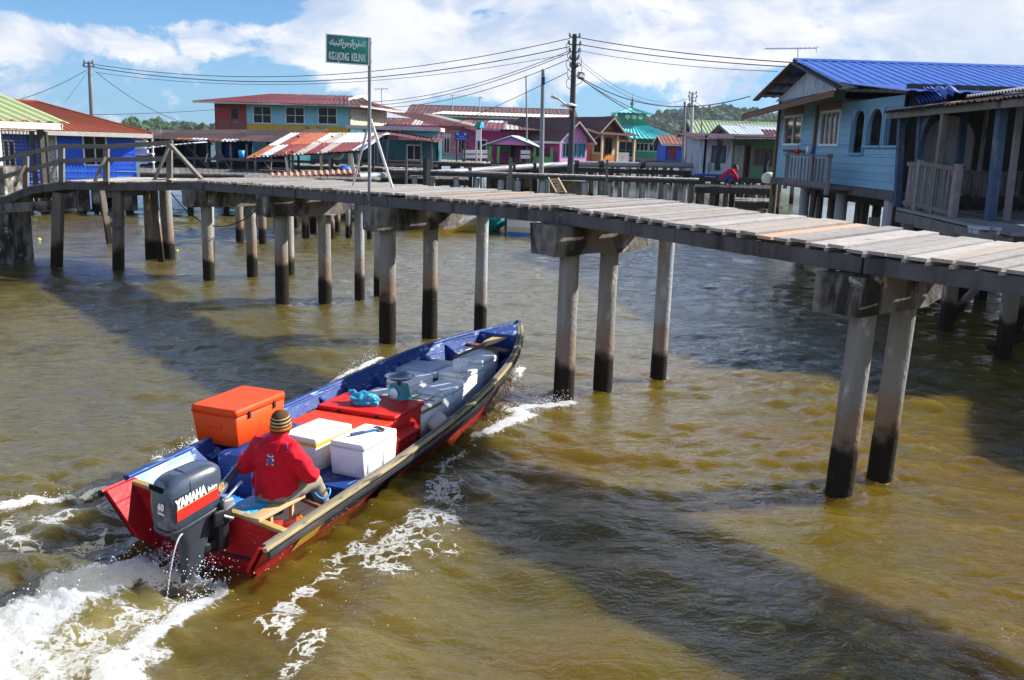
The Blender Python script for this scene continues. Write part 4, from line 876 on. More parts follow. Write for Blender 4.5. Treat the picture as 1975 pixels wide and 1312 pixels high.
# ------------------------------------------------------------------ outboard motor
MYAW = -13
mo = thing('outboard_motor', 'large dark grey outboard motor with a red stripe clamped to the transom', 'outboard motor', bw(-.32, .09, .48), BYAW + R(MYAW))
def sring(a, b_, z, x0=0, p=4.2, n=40, slope=.2):
    r_ = []
    for i in range(n):
        t = 2 * math.pi * i / n; c, s = math.cos(t), math.sin(t); x = a * math.copysign(abs(c) ** (2 / p), c); y = b_ * math.copysign(abs(s) ** (2 / p), s)
        y *= 1 - .12 * max(0, x / a) ** 2; r_.append((x0 + x, y, z + slope * x))
    return r_
CW = MB(); prof = [(.0, .225, .118, .0), (.012, .238, .128, .0), (.10, .248, .137, .0), (.20, .250, .139, .0), (.27, .245, .135, .0), (.295, .234, .127, -.002), (.325, .215, .112, -.006), (.348, .175, .09, -.01), (.358, .11, .06, -.015)]
CW.loft([sring(a, b_, z, x0, slope=.2 - .1 * max(0, z - .25) / .11) for z, a, b_, x0 in prof]); cowl = CW.build('cowl', 'cowl_grey', mo)
MB().loft([sring(.222, .116, -.035), sring(.236, .128, -.028), sring(.24, .131, -.006), sring(.236, .127, -.002)]).build('lower_cowl', 'motor_grey', mo)
m_ = MB(); m_.loft([sring(a, b_, z, x0, 3, slope=sl_) for z, a, b_, x0, sl_ in ((-.04, .2, .11, 0, .2), (-.10, .16, .095, .01, .15), (-.2, .12, .075, .03, .05), (-.34, .10, .055, .03, 0), (-.46, .095, .04, .02, 0), (-.60, .10, .028, .0, 0), (-.75, .11, .022, -.02, 0))]); m_.build('drive_leg', 'motor_grey', mo)
MB().loft([sring(.2, .09, -.56, -.05, 2.4, slope=0), sring(.21, .095, -.55, -.05, 2.4, slope=0), sring(.2, .09, -.54, -.05, 2.4, slope=0)]).build('cavitation_plate', 'motor_black', mo)
m_ = MB(); m_.box((.235, .0, -.16), (.09, .24, .34), b=.03).box((.20, -.135, -.05), (.16, .035, .12), b=.012).box((.20, .135, -.05), (.16, .035, .12), b=.012).box((.16, 0, -.3), (.16, .13, .1), b=.03); m_.build('clamp_bracket', 'motor_black', mo)
m_ = MB(); m_.box((.25, -.13, .04), (.09, .05, .08), b=.012).tube([(.2, -.15, -.04), (.26, -.18, -.07)], .012, 8).tube([(.22, -.14, .0), (.3, -.15, .03)], .016, 8).box((.27, -.06, .06), (.05, .1, .04), b=.01); m_.build('steering_fitting', 'metal_light', mo)
# tiller up to the helmsman's left hand
hand_w = bw(.605, -.035, .695); inv = Matrix.Translation(mo.location) @ Matrix.Rotation(BYAW + R(MYAW), 4, 'Z'); hl = inv.inverted() @ hand_w
t0 = Vector((.24, .03, .02)); MB().tube([t0, t0.lerp(hl, .5), t0.lerp(hl, .8)], [.045, .036, .026], 10, sq=.8).build('tiller_arm', 'cowl_grey', mo); MB().tube([t0.lerp(hl, .8), hl + (hl - t0).normalized() * .06], [.021, .023], 10).build('tiller_grip', 'rubber', mo)
MB().tube([t0 + Vector((.06, -.06, .0)), t0 + Vector((.25, -.03, .09))], .012, 8).build('shift_lever', 'metal_light', mo)
MB().tube([(.1, .09, .33), (.16, .08, .345), (.19, .06, .335)], .008, 6).build('latch', 'metal_light', mo)
slope_a = math.atan(.2)
def side_T(x, z): return frame_T((x, -.1415, z + .2 * x), (math.cos(slope_a), 0, math.sin(slope_a)), (-math.sin(slope_a) * .0, 0, 1))
def shear_box(x0, x1, z0, z1, y, mt, nm, th=.003):
    vs = []
    for yy in (y, y + th):
        for x, z in ((x0, z0), (x1, z0 * .5 + z1 * .5 - (z1 - z0) * .42), (x1, z1), (x0, z1)): vs.append((x, yy, z + .2 * x))
    MB().add(vs, [(0, 1, 2, 3), (7, 6, 5, 4), (4, 5, 1, 0), (5, 6, 2, 1), (6, 7, 3, 2), (7, 4, 0, 3)]).build(nm, mt, cowl)
shear_box(-.19, .165, .075, .158, -.143, 'decal_red', 'stripe'); shear_box(-.19, .165, .158, .1635, -.1432, 'decal_gold', 'stripe')
text('YAMAHA', .092, 'letter_white', 'lettering', cowl, side_T(-.072, .198), .0015, .68, .006, .25)
text('Enduro', .046, 'letter_white', 'lettering', cowl, side_T(.115, .188), .0015, .62, .002, .2)
text('60', .082, 'decal_gold', 'lettering', cowl, side_T(.19, .150), .0015, .62, .003, .2)
bk = frame_T((-.2535, -.045, .145), (0, -1, 0), (0, 0, 1)); text('60', .072, 'letter_white', 'lettering', cowl, bk, .0015, .95, .003, .15)
bk2 = frame_T((-.2535, -.045, .098), (0, -1, 0), (0, 0, 1)); text('Enduro', .03, 'letter_white', 'lettering', cowl, bk2, .0015, .85, .001, .15)
MB().box((-.253, -.045, .118), (.003, .085, .006)).build('stripe', 'decal_red', cowl)
MB().box((-.240, .02, .265), (.018, .15, .042), b=.008).build('air_intake', 'vent_black', cowl)
# seam of the rear service cover on top
m_ = MB(); m_.tube([(-.06, y, .3575 - .0 - .25 * abs(y / .12) ** 3 * .18) for y in np.linspace(-.085, .085, 9)], .0025, 6).tube([(-.06, -.085, .345), (-.062, -.128, .285), (-.065, -.1385, .235)], .0025, 6).tube([(-.065, -.1385, .235), (-.2, -.135, .205)], .0025, 6); m_.build('seam', 'vent_black', cowl)
# cooling water jet
m_ = MB(); rr = random.Random(4)
p0 = inv @ Vector((-.12, -.09, -.08))
for i in range(26):
    t = i / 25; q = p0 + BX * (-.16 * t) + BY * (.02 * t) + Vector((0, 0, -.40 * t * t - .02 * t)); m_.tube([q, q + Vector((.002, 0, -.014 - .012 * t))], [.0042 - .0012 * t + rr.uniform(-.0008, .0008)] * 2, 6)
m_.build('cooling_jet', 'spray_white_ph' if 'spray_white_ph' in MATS else 'plastic_frost'); tag(bpy.data.objects['cooling_jet'], 'thin jet of cooling water falling from the outboard motor', 'water jet')
bpy.data.objects['cooling_jet']['kind'] = 'stuff'
# ------------------------------------------------------------------ helmsman
def ell(c, ax, ay, rx, ry, n=18):
    c = Vector(c); ax = Vector(ax).normalized(); ay = Vector(ay).normalized()
    return [c + ax * (rx * math.cos(2 * math.pi * i / n)) + ay * (ry * math.sin(2 * math.pi * i / n)) for i in range(n)]
def make_person(label, loc, rz, J, scale=1.0, jacket='jacket_red', pants='khaki', hat=True, detail=True):
    """seated figure; J holds joint positions, x forward, y left, seat at z=0"""
    P = thing('person', label, 'person', loc, rz); P.scale = (scale,) * 3
    fx = Vector((math.cos(J['turn']), math.sin(J['turn']), 0)); fy = Vector((-fx.y, fx.x, 0))
    hip, chest, neck, head = (Vector(J[k]) for k in ('hip', 'chest', 'neck', 'head'))
    # body: one skin from head to feet
    b_ = MB(); up = (neck - hip).normalized()
    b_.loft([ell(hip + up * z, fy, fx, a, c) for z, a, c in ((-.07, .10, .08), (-.03, .16, .115), (.06, .165, .12), (.2, .15, .105), (.34, .165, .105), (.43, .16, .09), (.48, .09, .065), (.5, .05, .05))])
    b_.tube([neck - up * .07, neck, head - Vector((0, 0, .05))], [.062, .055, .055], 14)
    hf = Vector((math.cos(J['look']), math.sin(J['look']), 0)); hs = Vector((-hf.y, hf.x, 0))
    rings = []
    for z, a, c, dx in ((-.115, .035, .04, .045), (-.10, .05, .06, .035), (-.06, .066, .083, .02), (-.02, .073, .092, .008), (.03, .076, .096, 0), (.07, .07, .088, -.004), (.1, .05, .062, -.006), (.118, .02, .025, -.006)): rings.append(ell(head + hf * dx + Vector((0, 0, z)), hs, hf, a, c))
    b_.loft(rings)
    b_.tube([head + hf * .088 + Vector((0, 0, .012)), head + hf * .108 + Vector((0, 0, -.022)), head + hf * .092 + Vector((0, 0, -.034))], [.009, .015, .009], 8)
    for sg in (-1, 1): b_.tube([head + hs * sg * .074 + hf * -.012 + Vector((0, 0, .022)), head + hs * sg * .084 + hf * -.018 + Vector((0, 0, .0)), head + hs * sg * .076 + hf * -.01 + Vector((0, 0, -.032))], [.011, .017, .009], 8)
    for sd_ in ('l', 'r'):
        sh, el_, wr = (Vector(J[k + sd_]) for k in ('sh', 'el', 'wr')); b_.tube([sh, sh.lerp(el_, .5), el_, el_.lerp(wr, .4), wr], [.05, .046, .04, .038, .027], 12)
        kn, an, toe = (Vector(J[k + sd_]) for k in ('kn', 'an', 'toe')); hp = hip + fy * (.085 if sd_ == 'l' else -.085); b_.tube([hp, hp.lerp(kn, .5), kn, kn.lerp(an, .35), an], [.085, .078, .058, .055, .036], 12)
        b_.tube([an + Vector((0, 0, -.02)), an.lerp(toe, .5) + Vector((0, 0, -.02)), toe], [.038, .042, .025], 10)
        if detail:
            hd = (Vector(J['fd' + sd_])).normalized(); pn = Vector(J['pn' + sd_]).normalized(); sdv = hd.cross(pn).normalized()
            palm = [ell(wr + hd * d_, sdv, pn, a, c, 12) for d_, a, c in ((-.01, .026, .018), (.03, .036, .017), (.07, .041, .016), (.09, .039, .013))]; b_.loft(palm)
            for i, (o_, ln) in enumerate(((-.03, .068), (-.01, .078), (.011, .072), (.03, .056))):
                f0 = wr + hd * .085 + sdv * o_; f1 = f0 + hd * ln * .38 - pn * .012; f2 = f1 + hd * ln * .12 - pn * ln * .42; f3 = f2 - hd * ln * .28 - pn * ln * .12; b_.tube([f0, f1, f2, f3], [.0098, .0094, .0088, .0075], 8)
            t0_ = wr + hd * .03 + sdv * -.032; b_.tube([t0_, t0_ + hd * .03 - sdv * .018 - pn * .014, t0_ + hd * .05 - sdv * .006 - pn * .036], [.0125, .011, .009], 8)
    fused(b_, 'body', 'skin', P, .0075 if detail else .014, 3)
    # jacket
    j = MB(); T_ = lambda z, a, c, dx=0: ell(hip + up * z + fx * dx, fy, fx, a, c, 24)
    j.loft([T_(-.045, .165, .135), T_(-.02, .195, .15), T_(.06, .218, .158), T_(.16, .214, .15, -.006), T_(.28, .214, .142, -.014), T_(.38, .212, .13, -.016), T_(.44, .185, .105, -.01), T_(.475, .13, .08, -.004), T_(.5, .075, .066), T_(.535, .066, .066)])
    for sd_ in ('l', 'r'):
        sh, el_, wr = (Vector(J[k + sd_]) for k in ('sh', 'el', 'wr')); bulge = (el_ - (sh + wr) / 2) * .12
        j.tube([sh + (chest - sh) * .25, sh, sh.lerp(el_, .5) + bulge, el_ + bulge * .5, el_.lerp(wr, .5), wr.lerp(el_, .12)], [.08, .088, .086, .080, .066, .046], 16)
    jk = fused(j, 'jacket', jacket, P, .011, 5)
    for v in jk.data.vertices:   # soft folds
        c = v.co; n_ = v.normal; v.co = c + n_ * (.013 * mn.noise(Vector((c.x * 8, c.y * 9, c.z * 12))) - .016 * abs(mn.noise(Vector((c.x * 7 + c.z * 4, c.y * 10 - c.z * 5, c.z * 9 + c.y * 4)))) + .009 * mn.noise(Vector((c.x * 14 + c.z * 8, c.y * 16, c.z * 5 + c.y * 9))) + .006 * max(0, math.sin(c.z * 34 + 42 * abs(c.y) + 7 * mn.noise(c * 5))) ** 2)
    if hat:
        MB().loft([T_(.478, .100, .076), T_(.505, .080, .072), T_(.545, .074, .074), T_(.548, .066, .066), T_(.50, .066, .066)], cap=False).build('collar', jacket, jk)
    pt = MB(); pt.loft([T_(-.085, .13, .11), T_(-.07, .185, .15), T_(-.03, .192, .152), T_(.03, .17, .13)])
    for sd_ in ('l', 'r'):
        kn, an = Vector(J['kn' + sd_]), Vector(J['an' + sd_]); hp = hip + fy * (.095 if sd_ == 'l' else -.095) + Vector((0, 0, -.005)); pt.tube([hp, hp.lerp(kn, .5) + Vector((0, 0, .008)), kn, kn.lerp(an, .4), kn.lerp(an, .9)], [.105, .098, .078, .072, .056], 14)
    tr_ = fused(pt, 'trousers', pants, P, .012, 5)
    for v in tr_.data.vertices: v.co = v.co + v.normal * .006 * mn.noise(v.co * 17)
    if hat:
        H = MB(); H.lathe([(.088, 0), (.096, .004), (.099, .03), (.098, .07), (.092, .11), (.078, .145), (.052, .172), (.022, .186), (.0, .189)], 32).lathe([(.094, -.004), (.104, .002), (.105, .034), (.098, .04)], 32)
        ho = H.build('beanie', 'beanie_knit', P); ho.location = head + Vector((0, 0, -.045)) - hf * .008; ho.rotation_euler = (R(4), R(-9), J['look']); ho.scale = (1.0, .90, .94)
        MB().loft([ell(head + Vector((0, 0, z)) - hf * .006, hs, hf, a, a * 1.12, 22) for z, a in ((-.085, .055), (-.075, .068), (-.04, .076), (.0, .079))]).build('hair', 'hair_black', P)
    else:
        H = MB(); H.lathe([(.084, -.02), (.09, .03), (.086, .07), (.064, .11), (.03, .128), (0, .132)], 20); ho = H.build('hair', 'hair_black', P); ho.location = head - hf * .012
    return P, jk, fx, fy, up, hip
turn = R(10)
J = dict(turn=turn, look=R(2), hip=(0, 0, .075), chest=(.03, 0, .40), neck=(.045, -.012, .56), head=(.075, -.02, .675),
         shl=(.045, .175, .475), ell=(-.06, .275, .27), wrl=(.115, .40, .30), fdl=(.75, .3, .12), pnl=(.1, .2, 1),
         shr=(-.005, -.185, .465), elr=(.06, -.325, .24), wrr=(.26, -.235, .19), fdr=(.8, .4, -.2), pnr=(0, -.3, 1),
         knl=(.40, .17, .12), anl=(.46, .22, -.24), toel=(.6, .24, -.29), knr=(.31, -.20, .085), anr=(.46, -.22, -.24), toer=(.60, -.24, -.29))
person, jk, fx, fy, up, hip = make_person('man in a red jacket and striped brown beanie steering from the stern seat', bw(.42, .325, .385), BYAW, J, .90)
# embroidered crest between the shoulder blades: coloured stitch bars lying on the cloth
def on_back(dy, dz_):
    o_ = hip + up * dz_ + fy * dy; best = None
    for v in jk.data.vertices:
        d = v.co - o_; l = d.dot(fx)
        if l < 0:
            e = (d - fx * l).length
            if best is None or e < best[0]: best = (e, v.co)
    return best[1] - fx * .003
rr = random.Random(8)
for mt_, lst in (('plastic_blue', [(0, .345, .052, .012), (-.004, .315, .02, .016), (.012, .30, .018, .014), (-.012, .28, .022, .02), (.012, .275, .02, .016), (0, .262, .05, .006)]), ('letter_white', [(-.02, .33, .012, .012), (.02, .33, .012, .012), (0, .322, .03, .006), (-.018, .298, .01, .02), (.022, .296, .01, .018), (0, .29, .022, .006), (-.022, .268, .012, .01), (.022, .268, .012, .01)]), ('jacket_trim', [(0, .307, .036, .006), (.0, .284, .03, .006)])):
    m_ = MB()
    for dy, dz_, a, h in lst:
        dy, dz_, a, h = dy * 1.2, .30 + (dz_ - .30) * 1.2, a * 1.15, h * 1.05
        c = on_back(dy, dz_ + .02); p1 = on_back(dy + a / 2, dz_ + .02); p2 = on_back(dy - a / 2, dz_ + .02); m_.beam(p1 - fx * .001, p2 - fx * .001, .005, h)
    m_.build('crest', mt_, jk)
for pts in ([(.10, .47), (.135, .445), (.17, .41), (.185, .37)], [(-.10, .47), (-.135, .445), (-.17, .41)]):
    MB().tube([on_back(y, z) for y, z in pts], .0035, 6).build('piping', 'jacket_trim', jk)
# ------------------------------------------------------------------ spray thrown up by the bow and the propeller
mS, ntS, bS = newmat('spray'); bS.inputs['Base Color'].default_value = (.85, .87, .88, 1); bS.inputs['Roughness'].default_value = .35
sp = MB(); rr = random.Random(21)
OCT = [(1, 0, 0), (-1, 0, 0), (0, 1, 0), (0, -1, 0), (0, 0, 1), (0, 0, -1)]; OF = [(0, 2, 4), (2, 1, 4), (1, 3, 4), (3, 0, 4), (2, 0, 5), (1, 2, 5), (3, 1, 5), (0, 3, 5)]
def spray(pts, wid, hgt, n, rmin=.002, rmax=.007, z0=.02):
    P = [atz(*p) for p in pts]
    for _ in range(n):
        i = rr.randrange(len(P) - 1); p = P[i].lerp(P[i + 1], rr.random()); p = p + Vector((rr.gauss(0, wid), rr.gauss(0, wid), z0 + abs(rr.gauss(0, hgt)))); r_ = rr.uniform(rmin, rmax) * (1 if rr.random() < .9 else 1.5)
        sp.add([p + Vector((x * r_ * rr.uniform(.6, 1.4), y * r_ * rr.uniform(.6, 1.4), z * r_ * rr.uniform(.6, 1.5))) for x, y, z in OCT], OF, 0, True)
spray([(420, 1112), (330, 1105), (240, 1105), (150, 1145), (20, 1215)], .09, .07, 950, .002, .0062); spray([(425, 1128), (350, 1185), (270, 1245), (210, 1310)], .05, .04, 420, .002, .0062)
spray([(350, 1085), (300, 1090)], .07, .09, 220, .002, .0062); spray([(200, 955), (80, 975), (0, 990)], .05, .05, 220, .002, .0062)
spray([(930, 842), (985, 818), (1040, 790), (1095, 777)], .09, .06, 700, .002, .0062); spray([(965, 775), (1000, 715)], .06, .09, 380, .002, .0062); spray([(650, 735), (720, 700)], .05, .08, 260, .002, .0062); spray([(300, 888), (390, 850)], .03, .04, 120, .002, .0062)
spray([(500, 1105), (620, 1020), (700, 965)], .04, .03, 90, .002, .005); spray([(880, 900), (780, 1080), (560, 1250)], .3, .01, 160, .002, .005)
o = sp.build('spray', 'spray'); tag(o, 'white spray and foam flecks thrown up around the longboat', 'spray', kind='stuff')
# ------------------------------------------------------------------ house kit (local: x along the front, y into the house, z up from the floor)
def zat(px, py, Y): return at(px, py, Y).z
def solve_w(a, rz, pxr):
    d = ray(pxr, 300); k = d.x / d.y; return (k * a.y - a.x) / (math.cos(rz) - k * math.sin(rz))
class House:
    def __init__(s, name, label, pxl, pxr, Y, zf, H, D, rz=0, cat='house', group=None):
        a = at(pxl, 300, Y); s.rz = R(rz); s.W = solve_w(a, s.rz, pxr); s.H = H; s.D = D; s.zf = zf
        s.root = thing(name, label, cat, (a.x, a.y, zf), s.rz, group); s.sides = {}
    def T(s, side):
        return {'f': Matrix.Identity(4), 'r': Matrix.Translation((s.W, 0, 0)) @ Matrix.Rotation(R(90), 4, 'Z'), 'b': Matrix.Translation((s.W, s.D, 0)) @ Matrix.Rotation(R(180), 4, 'Z'), 'l': Matrix.Translation((0, s.D, 0)) @ Matrix.Rotation(R(-90), 4, 'Z')}[side]
    def wall(s, side, mt, opens=(), z0=0, H=None, board=0, x0=0, W=None):
        full = s.W if side in 'fb' else s.D
        return MB(s.T(side)).wall(W or full, H or s.H, opens, .1, board, x0=x0, z0=z0).build('wall', mt, s.root)
    def window(s, side, x0, x1, z0, z1, fm='frame_white', pm='pane_dark', nv=2, nh=1, fw=.06, name='window', sill=False):
        T = s.T(side); m = MB(T); w = fw
        for a, b in ((x0 - w / 2, x0 + w / 2), (x1 - w / 2, x1 + w / 2)): m.box(((a + b) / 2, .03, (z0 + z1) / 2), (w, .1, z1 - z0 + w))
        for z in (z0, z1): m.box(((x0 + x1) / 2, .03, z), (x1 - x0 - w, .1, w))
        for i in range(1, nv): m.box((x0 + (x1 - x0) * i / nv, .035, (z0 + z1) / 2), (w * .7, .06, z1 - z0 - w))
        for i in range(1, nh): m.box(((x0 + x1) / 2, .04, z0 + (z1 - z0) * i / nh), (x1 - x0 - w, .05, w * .6))
        if sill: m.box(((x0 + x1) / 2, -.04, z0 - w), (x1 - x0 + .2, .12, .05))
        o = m.build(name, fm, s.root); MB(T).box(((x0 + x1) / 2, .055, (z0 + z1) / 2), (x1 - x0 - w, .012, z1 - z0 - w)).build('pane', pm, o); return o
    def floor(s, mt='dark_wood', ext=.1): MB().box((s.W / 2, s.D / 2, -.12), (s.W + 2 * ext, s.D + 2 * ext, .22)).build('floor', mt, s.root)
    def inner(s):   # ceiling boards keep the rooms dark
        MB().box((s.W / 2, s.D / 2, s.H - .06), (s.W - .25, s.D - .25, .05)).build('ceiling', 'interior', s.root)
    def stilts(s, n=4, rows=2, mt='pile_wood', r=.11, zb=None):
        for j in range(rows):
            for i in range(n):
                x = s.W * (i + .08) / (n - .84) if n > 1 else s.W / 2; y = .15 + (s.D - .3) * j / max(1, rows - 1)
                MB().box((x, y, (-s.zf - .6 - .23) / 2), (r * 2, r * 2, s.zf + .6 - .23)).build('stilt', mt, s.root)
    def gable_x(s, mt, h, oh=.5, ohx=.4, pitch=.25, amp=.02, sw=.85, rows=2, fas='fascia_dark', gm=None, split=.5, back=True, ridge=True, **k):
        W, D, H = s.W, s.D, s.H; yr = D * split; sl = h / yr; m = MB()
        m.sheets((-ohx, -oh, H - sl * oh), (W + ohx, -oh, H - sl * oh), (W + ohx, yr, H + h), (-ohx, yr, H + h), sw, rows, pitch, amp, **k)
        sb_ = h / (D - yr)
        if back: m.sheets((W + ohx, D + oh, H - sb_ * oh), (-ohx, D + oh, H - sb_ * oh), (-ohx, yr, H + h), (W + ohx, yr, H + h), sw, rows, pitch, amp, **k)
        roof = m.build('roof', mt, s.root)
        if ridge: MB().prism([(-ohx, yr - .14, H + h - .14 * sl + .045), (-ohx, yr, H + h + .05), (-ohx, yr + .14, H + h - .14 * sb_ + .045), (-ohx, yr, H + h + .02)], (0, 0, 0), (W + 2 * ohx, 0, 0)).build('ridge_cap', mt, roof)
        for x in (0.0, W - .08): MB().prism([(x, .02, H), (x, D - .02, H), (x, yr, H + h - .03)], (0, 0, 0), (.08, 0, 0)).build('gable_wall', gm or 'wall_grey', s.root)
        f = MB(); f.beam((-ohx, -oh + .0, H - sl * oh - .10), (W + ohx, -oh, H - sl * oh - .10), .03, .16)
        for x in (-ohx, W + ohx): f.beam((x, -oh, H - sl * oh - .09), (x, yr, H + h - .09), .04, .18); f.beam((x, D + oh, H - sb_ * oh - .09), (x, yr, H + h - .09), .04, .18)
        f.build('fascia', fas, s.root); return roof
    def gable_y(s, mt, h, oh=.4, ohy=.5, pitch=.25, amp=.02, sw=.85, rows=2, fas='fascia_white', gm=None, y0=0, **k):
        W, D, H = s.W, s.D, s.H; sl = h / (W / 2); m = MB()
        m.sheets((-oh, D + ohy, H - sl * oh), (-oh, y0 - ohy, H - sl * oh), (W / 2, y0 - ohy, H + h), (W / 2, D + ohy, H + h), sw, rows, pitch, amp, **k)
        m.sheets((W + oh, y0 - ohy, H - sl * oh), (W + oh, D + ohy, H - sl * oh), (W / 2, D + ohy, H + h), (W / 2, y0 - ohy, H + h), sw, rows, pitch, amp, **k)
        roof = m.build('roof', mt, s.root); 
        for y in (y0, D - .08): MB().prism([(.02, y, H), (W - .02, y, H), (W / 2, y, H + h - .03)], (0, 0, 0), (0, .08, 0)).build('gable_wall', gm or 'wall_grey', s.root)
        f = MB()
        for x, sx_ in ((-oh, 1), (W + oh, -1)): f.beam((x, y0 - ohy, H - sl * oh - .08), (W / 2, y0 - ohy, H + h - .08), .04, .18, up=(0, 1, 0)); f.beam((x, y0 - ohy, H - sl * oh - .09), (x, D + ohy, H - sl * oh - .09), .03, .15)
        f.build('fascia', fas, s.root); return roof
    def hip(s, mt, h, oh=.6, run=None, pitch=.25, amp=.02, rows=2, fas='fascia_white', **k):
        W, D, H = s.W, s.D, s.H; run = run or D / 2; ze = H - h / (D / 2) * oh; m = MB()
        a, b_, c_, d = (-oh, -oh, ze), (W + oh, -oh, ze), (W + oh, D + oh, ze), (-oh, D + oh, ze); r0, r1 = (run, D / 2, H + h), (W - run, D / 2, H + h)
        m.corr(a, b_, r1, r0, pitch, amp, 3, **k); m.corr(b_, c_, r1, tuple(Vector(r1) + Vector((0, -.01, 0))), pitch, amp, 3, **k); m.corr(c_, d, r0, r1, pitch, amp, 3, **k); m.corr(d, a, r0, tuple(Vector(r0) + Vector((0, .01, 0))), pitch, amp, 3, **k)
        roof = m.build('roof', mt, s.root)
        q = MB(); q.tube([r0, r1], .07, 8)
        for p_, t in ((a, r0), (b_, r1), (c_, r1), (d, r0)): q.tube([p_, t], .06, 8)
        q.build('ridge_cap', mt, roof)
        f = MB(); P_ = [Vector(x) - Vector((0, 0, .1)) for x in (a, b_, c_, d)]
        for i in range(4): f.beam(P_[i], P_[(i + 1) % 4], .04, .17)
        f.build('fascia', fas, s.root); MB().box((W / 2, D / 2, ze - .1), (W + 2 * oh - .1, D + 2 * oh - .1, .03)).build('soffit', 'fascia_dark', s.root); return roof
# ------------------------------------------------------------------ far left: green roofed house and blue house
E1 = at(135, 236, 24.0); C6 = at(5, 300, 24.6); yw = R(60); xd = Vector((math.cos(yw), math.sin(yw), 0))
h = House('house', 'pale timber house with a light green ribbed roof beside the footbridge end', -330, 4, 24.5, 1.6, 2.0, 5, 60)
h.W = 5; h.root.location = (C6.x - xd.x * 5, C6.y - xd.y * 5, 1.6)
h.wall('f', 'wall_white', board=.2, opens=[(1, 2, .8, 1.7)]); h.wall('r', 'wall_white', board=.2); h.wall('b', 'wall_white'); h.wall('l', 'wall_white'); h.floor(); h.stilts(3, 2, 'pile_concrete'); h.window('f', 1, 2, .8, 1.7); h.inner()
eL = h.root.matrix_basis.inverted() @ E1 if False else (Matrix.Translation(h.root.location) @ Matrix.Rotation(yw, 4, 'Z')).inverted() @ E1
m = MB(); ez, ex, ey = eL.z, eL.x, eL.y; dpt_ = 5.4; rise = 1.36
m.corr((ex - 8, ey, ez), (ex, ey, ez), (ex, ey + dpt_, ez + rise), (ex - 8, ey + dpt_, ez + rise), .34, .022, 2, square=True); m.corr((ex, ey + 2 * dpt_, ez), (ex - 8, ey + 2 * dpt_, ez), (ex - 8, ey + dpt_, ez + rise), (ex, ey + dpt_, ez + rise), .34, .022, 2, square=True); rf_ = m.build('roof', 'roof_green', h.root)
MB().beam((ex - 8, ey + .03, ez - .12), (ex - .25, ey + .03, ez - .12), .03, .16).beam((ex - .22, ey, ez - .13), (ex - .22, ey + dpt_, ez + rise - .13), .03, .15).build('fascia', 'fascia_white', h.root)
p = (Matrix.Translation(h.root.location) @ Matrix.Rotation(yw, 4, 'Z')).inverted() @ at(81, 300, 23.9); MB().box((p.x, p.y, ez / 2 - .1), (.12, .12, ez - .1)).build('porch_post', 'frame_dark', h.root)
# grille gate of the porch
g = thing('grille_fence', 'dark wire grille and posts in front of the blue house door', 'grille', at(4, 352, 25.2), 0); gl = g.location
m = MB(); X1 = at(90, 300, 25.2).x - gl.x; Hh = zat(20, 252, 25.2) - gl.z
for i in range(14): m.tube([(X1 * i / 13, 0, 0), (X1 * i / 13, 0, Hh)], .012, 5)
for i in range(15): m.tube([(0, 0, Hh * i / 14), (X1, 0, Hh * i / 14)], .012, 5)
m.build('grille', 'wire_black', g)
for i, x in enumerate((0.02, X1 * .72, X1)): MB().box((x, 0, Hh / 2 - .3), (.1, .1, Hh + .6)).build('post', 'pole_black', g)
h = House('house', 'bright blue timber house with a red tiled hip roof', -200, 262, 33.4, 1.2, 2.22, 7, 36)
W = h.W; u = lambda px: solve_w(h.root.location, h.rz, px)
ops = [(u(8), u(28), .5, 1.62), (u(86), u(110), .0, 1.95), (u(162), u(206), .75, 1.9)]
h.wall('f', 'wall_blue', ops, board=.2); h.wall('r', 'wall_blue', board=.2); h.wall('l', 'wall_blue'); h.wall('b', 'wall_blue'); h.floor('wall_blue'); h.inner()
h.window('f', *ops[0], 'frame_white', 'pane_dark', 2, 1); h.window('f', *ops[2], 'frame_white', 'pane_dark', 2, 1)
d = h.window('f', *ops[1], 'frame_white', 'wall_grey', 1, 1, name='door'); m = MB()
for i in range(8):
    x0_ = ops[1][0] + .1; wd_ = ops[1][1] - ops[1][0] - .2; z_ = .1 + 1.7 * i / 8; m.beam((x0_, -.02, z_), (x0_ + wd_, -.02, z_ + .35), .012, .012); m.beam((x0_ + wd_, -.02, z_), (x0_, -.02, z_ + .35), .012, .012)
m.build('lattice', 'frame_white', d)
for z_ in (.05, .28, .5): MB().box((W * .5, -.012, z_), (W, .02, .025)).build('rail_strip', 'wall_lightblue', h.root)
h.hip('roof_tile', 1.0, .55, run=3.0, pitch=.24, amp=.016, square=True)
for px_, wd_ in ((-10, .9), (40, .55), (83, .55), (130, .5), (158, .5), (185, .3), (197, .3), (250, .55)):
    x = u(px_); MB().box((x, .5, -.55 - .12), (wd_, wd_, .9), b=.02).build('pier', 'pile_pale' if wd_ < .5 else 'cap_concrete', h.root); MB().box((x, .5, -1.9), (wd_ * .5, wd_ * .5, 1.6)).build('stilt', 'pile_wood', h.root)
    MB().box((x, 4.5, -1.5), (wd_ * .6, wd_ * .6, 2.6)).build('stilt', 'pile_wood', h.root)
fn = thing('fence', 'low bright blue picket fence in front of the blue house', 'fence', at(125, 345, 36.2), R(36)); w_ = solve_w(fn.location, R(36), 222); m = MB()
for i in range(16): m.box((w_ * i / 15, 0, .2), (.07, .03, .62))
m.build('pickets', 'wall_blue', fn); MB().box((w_ / 2, .03, .4), (w_, .04, .07)).box((w_ / 2, .03, .05), (w_, .04, .07)).build('rail', 'wall_lightblue', fn)
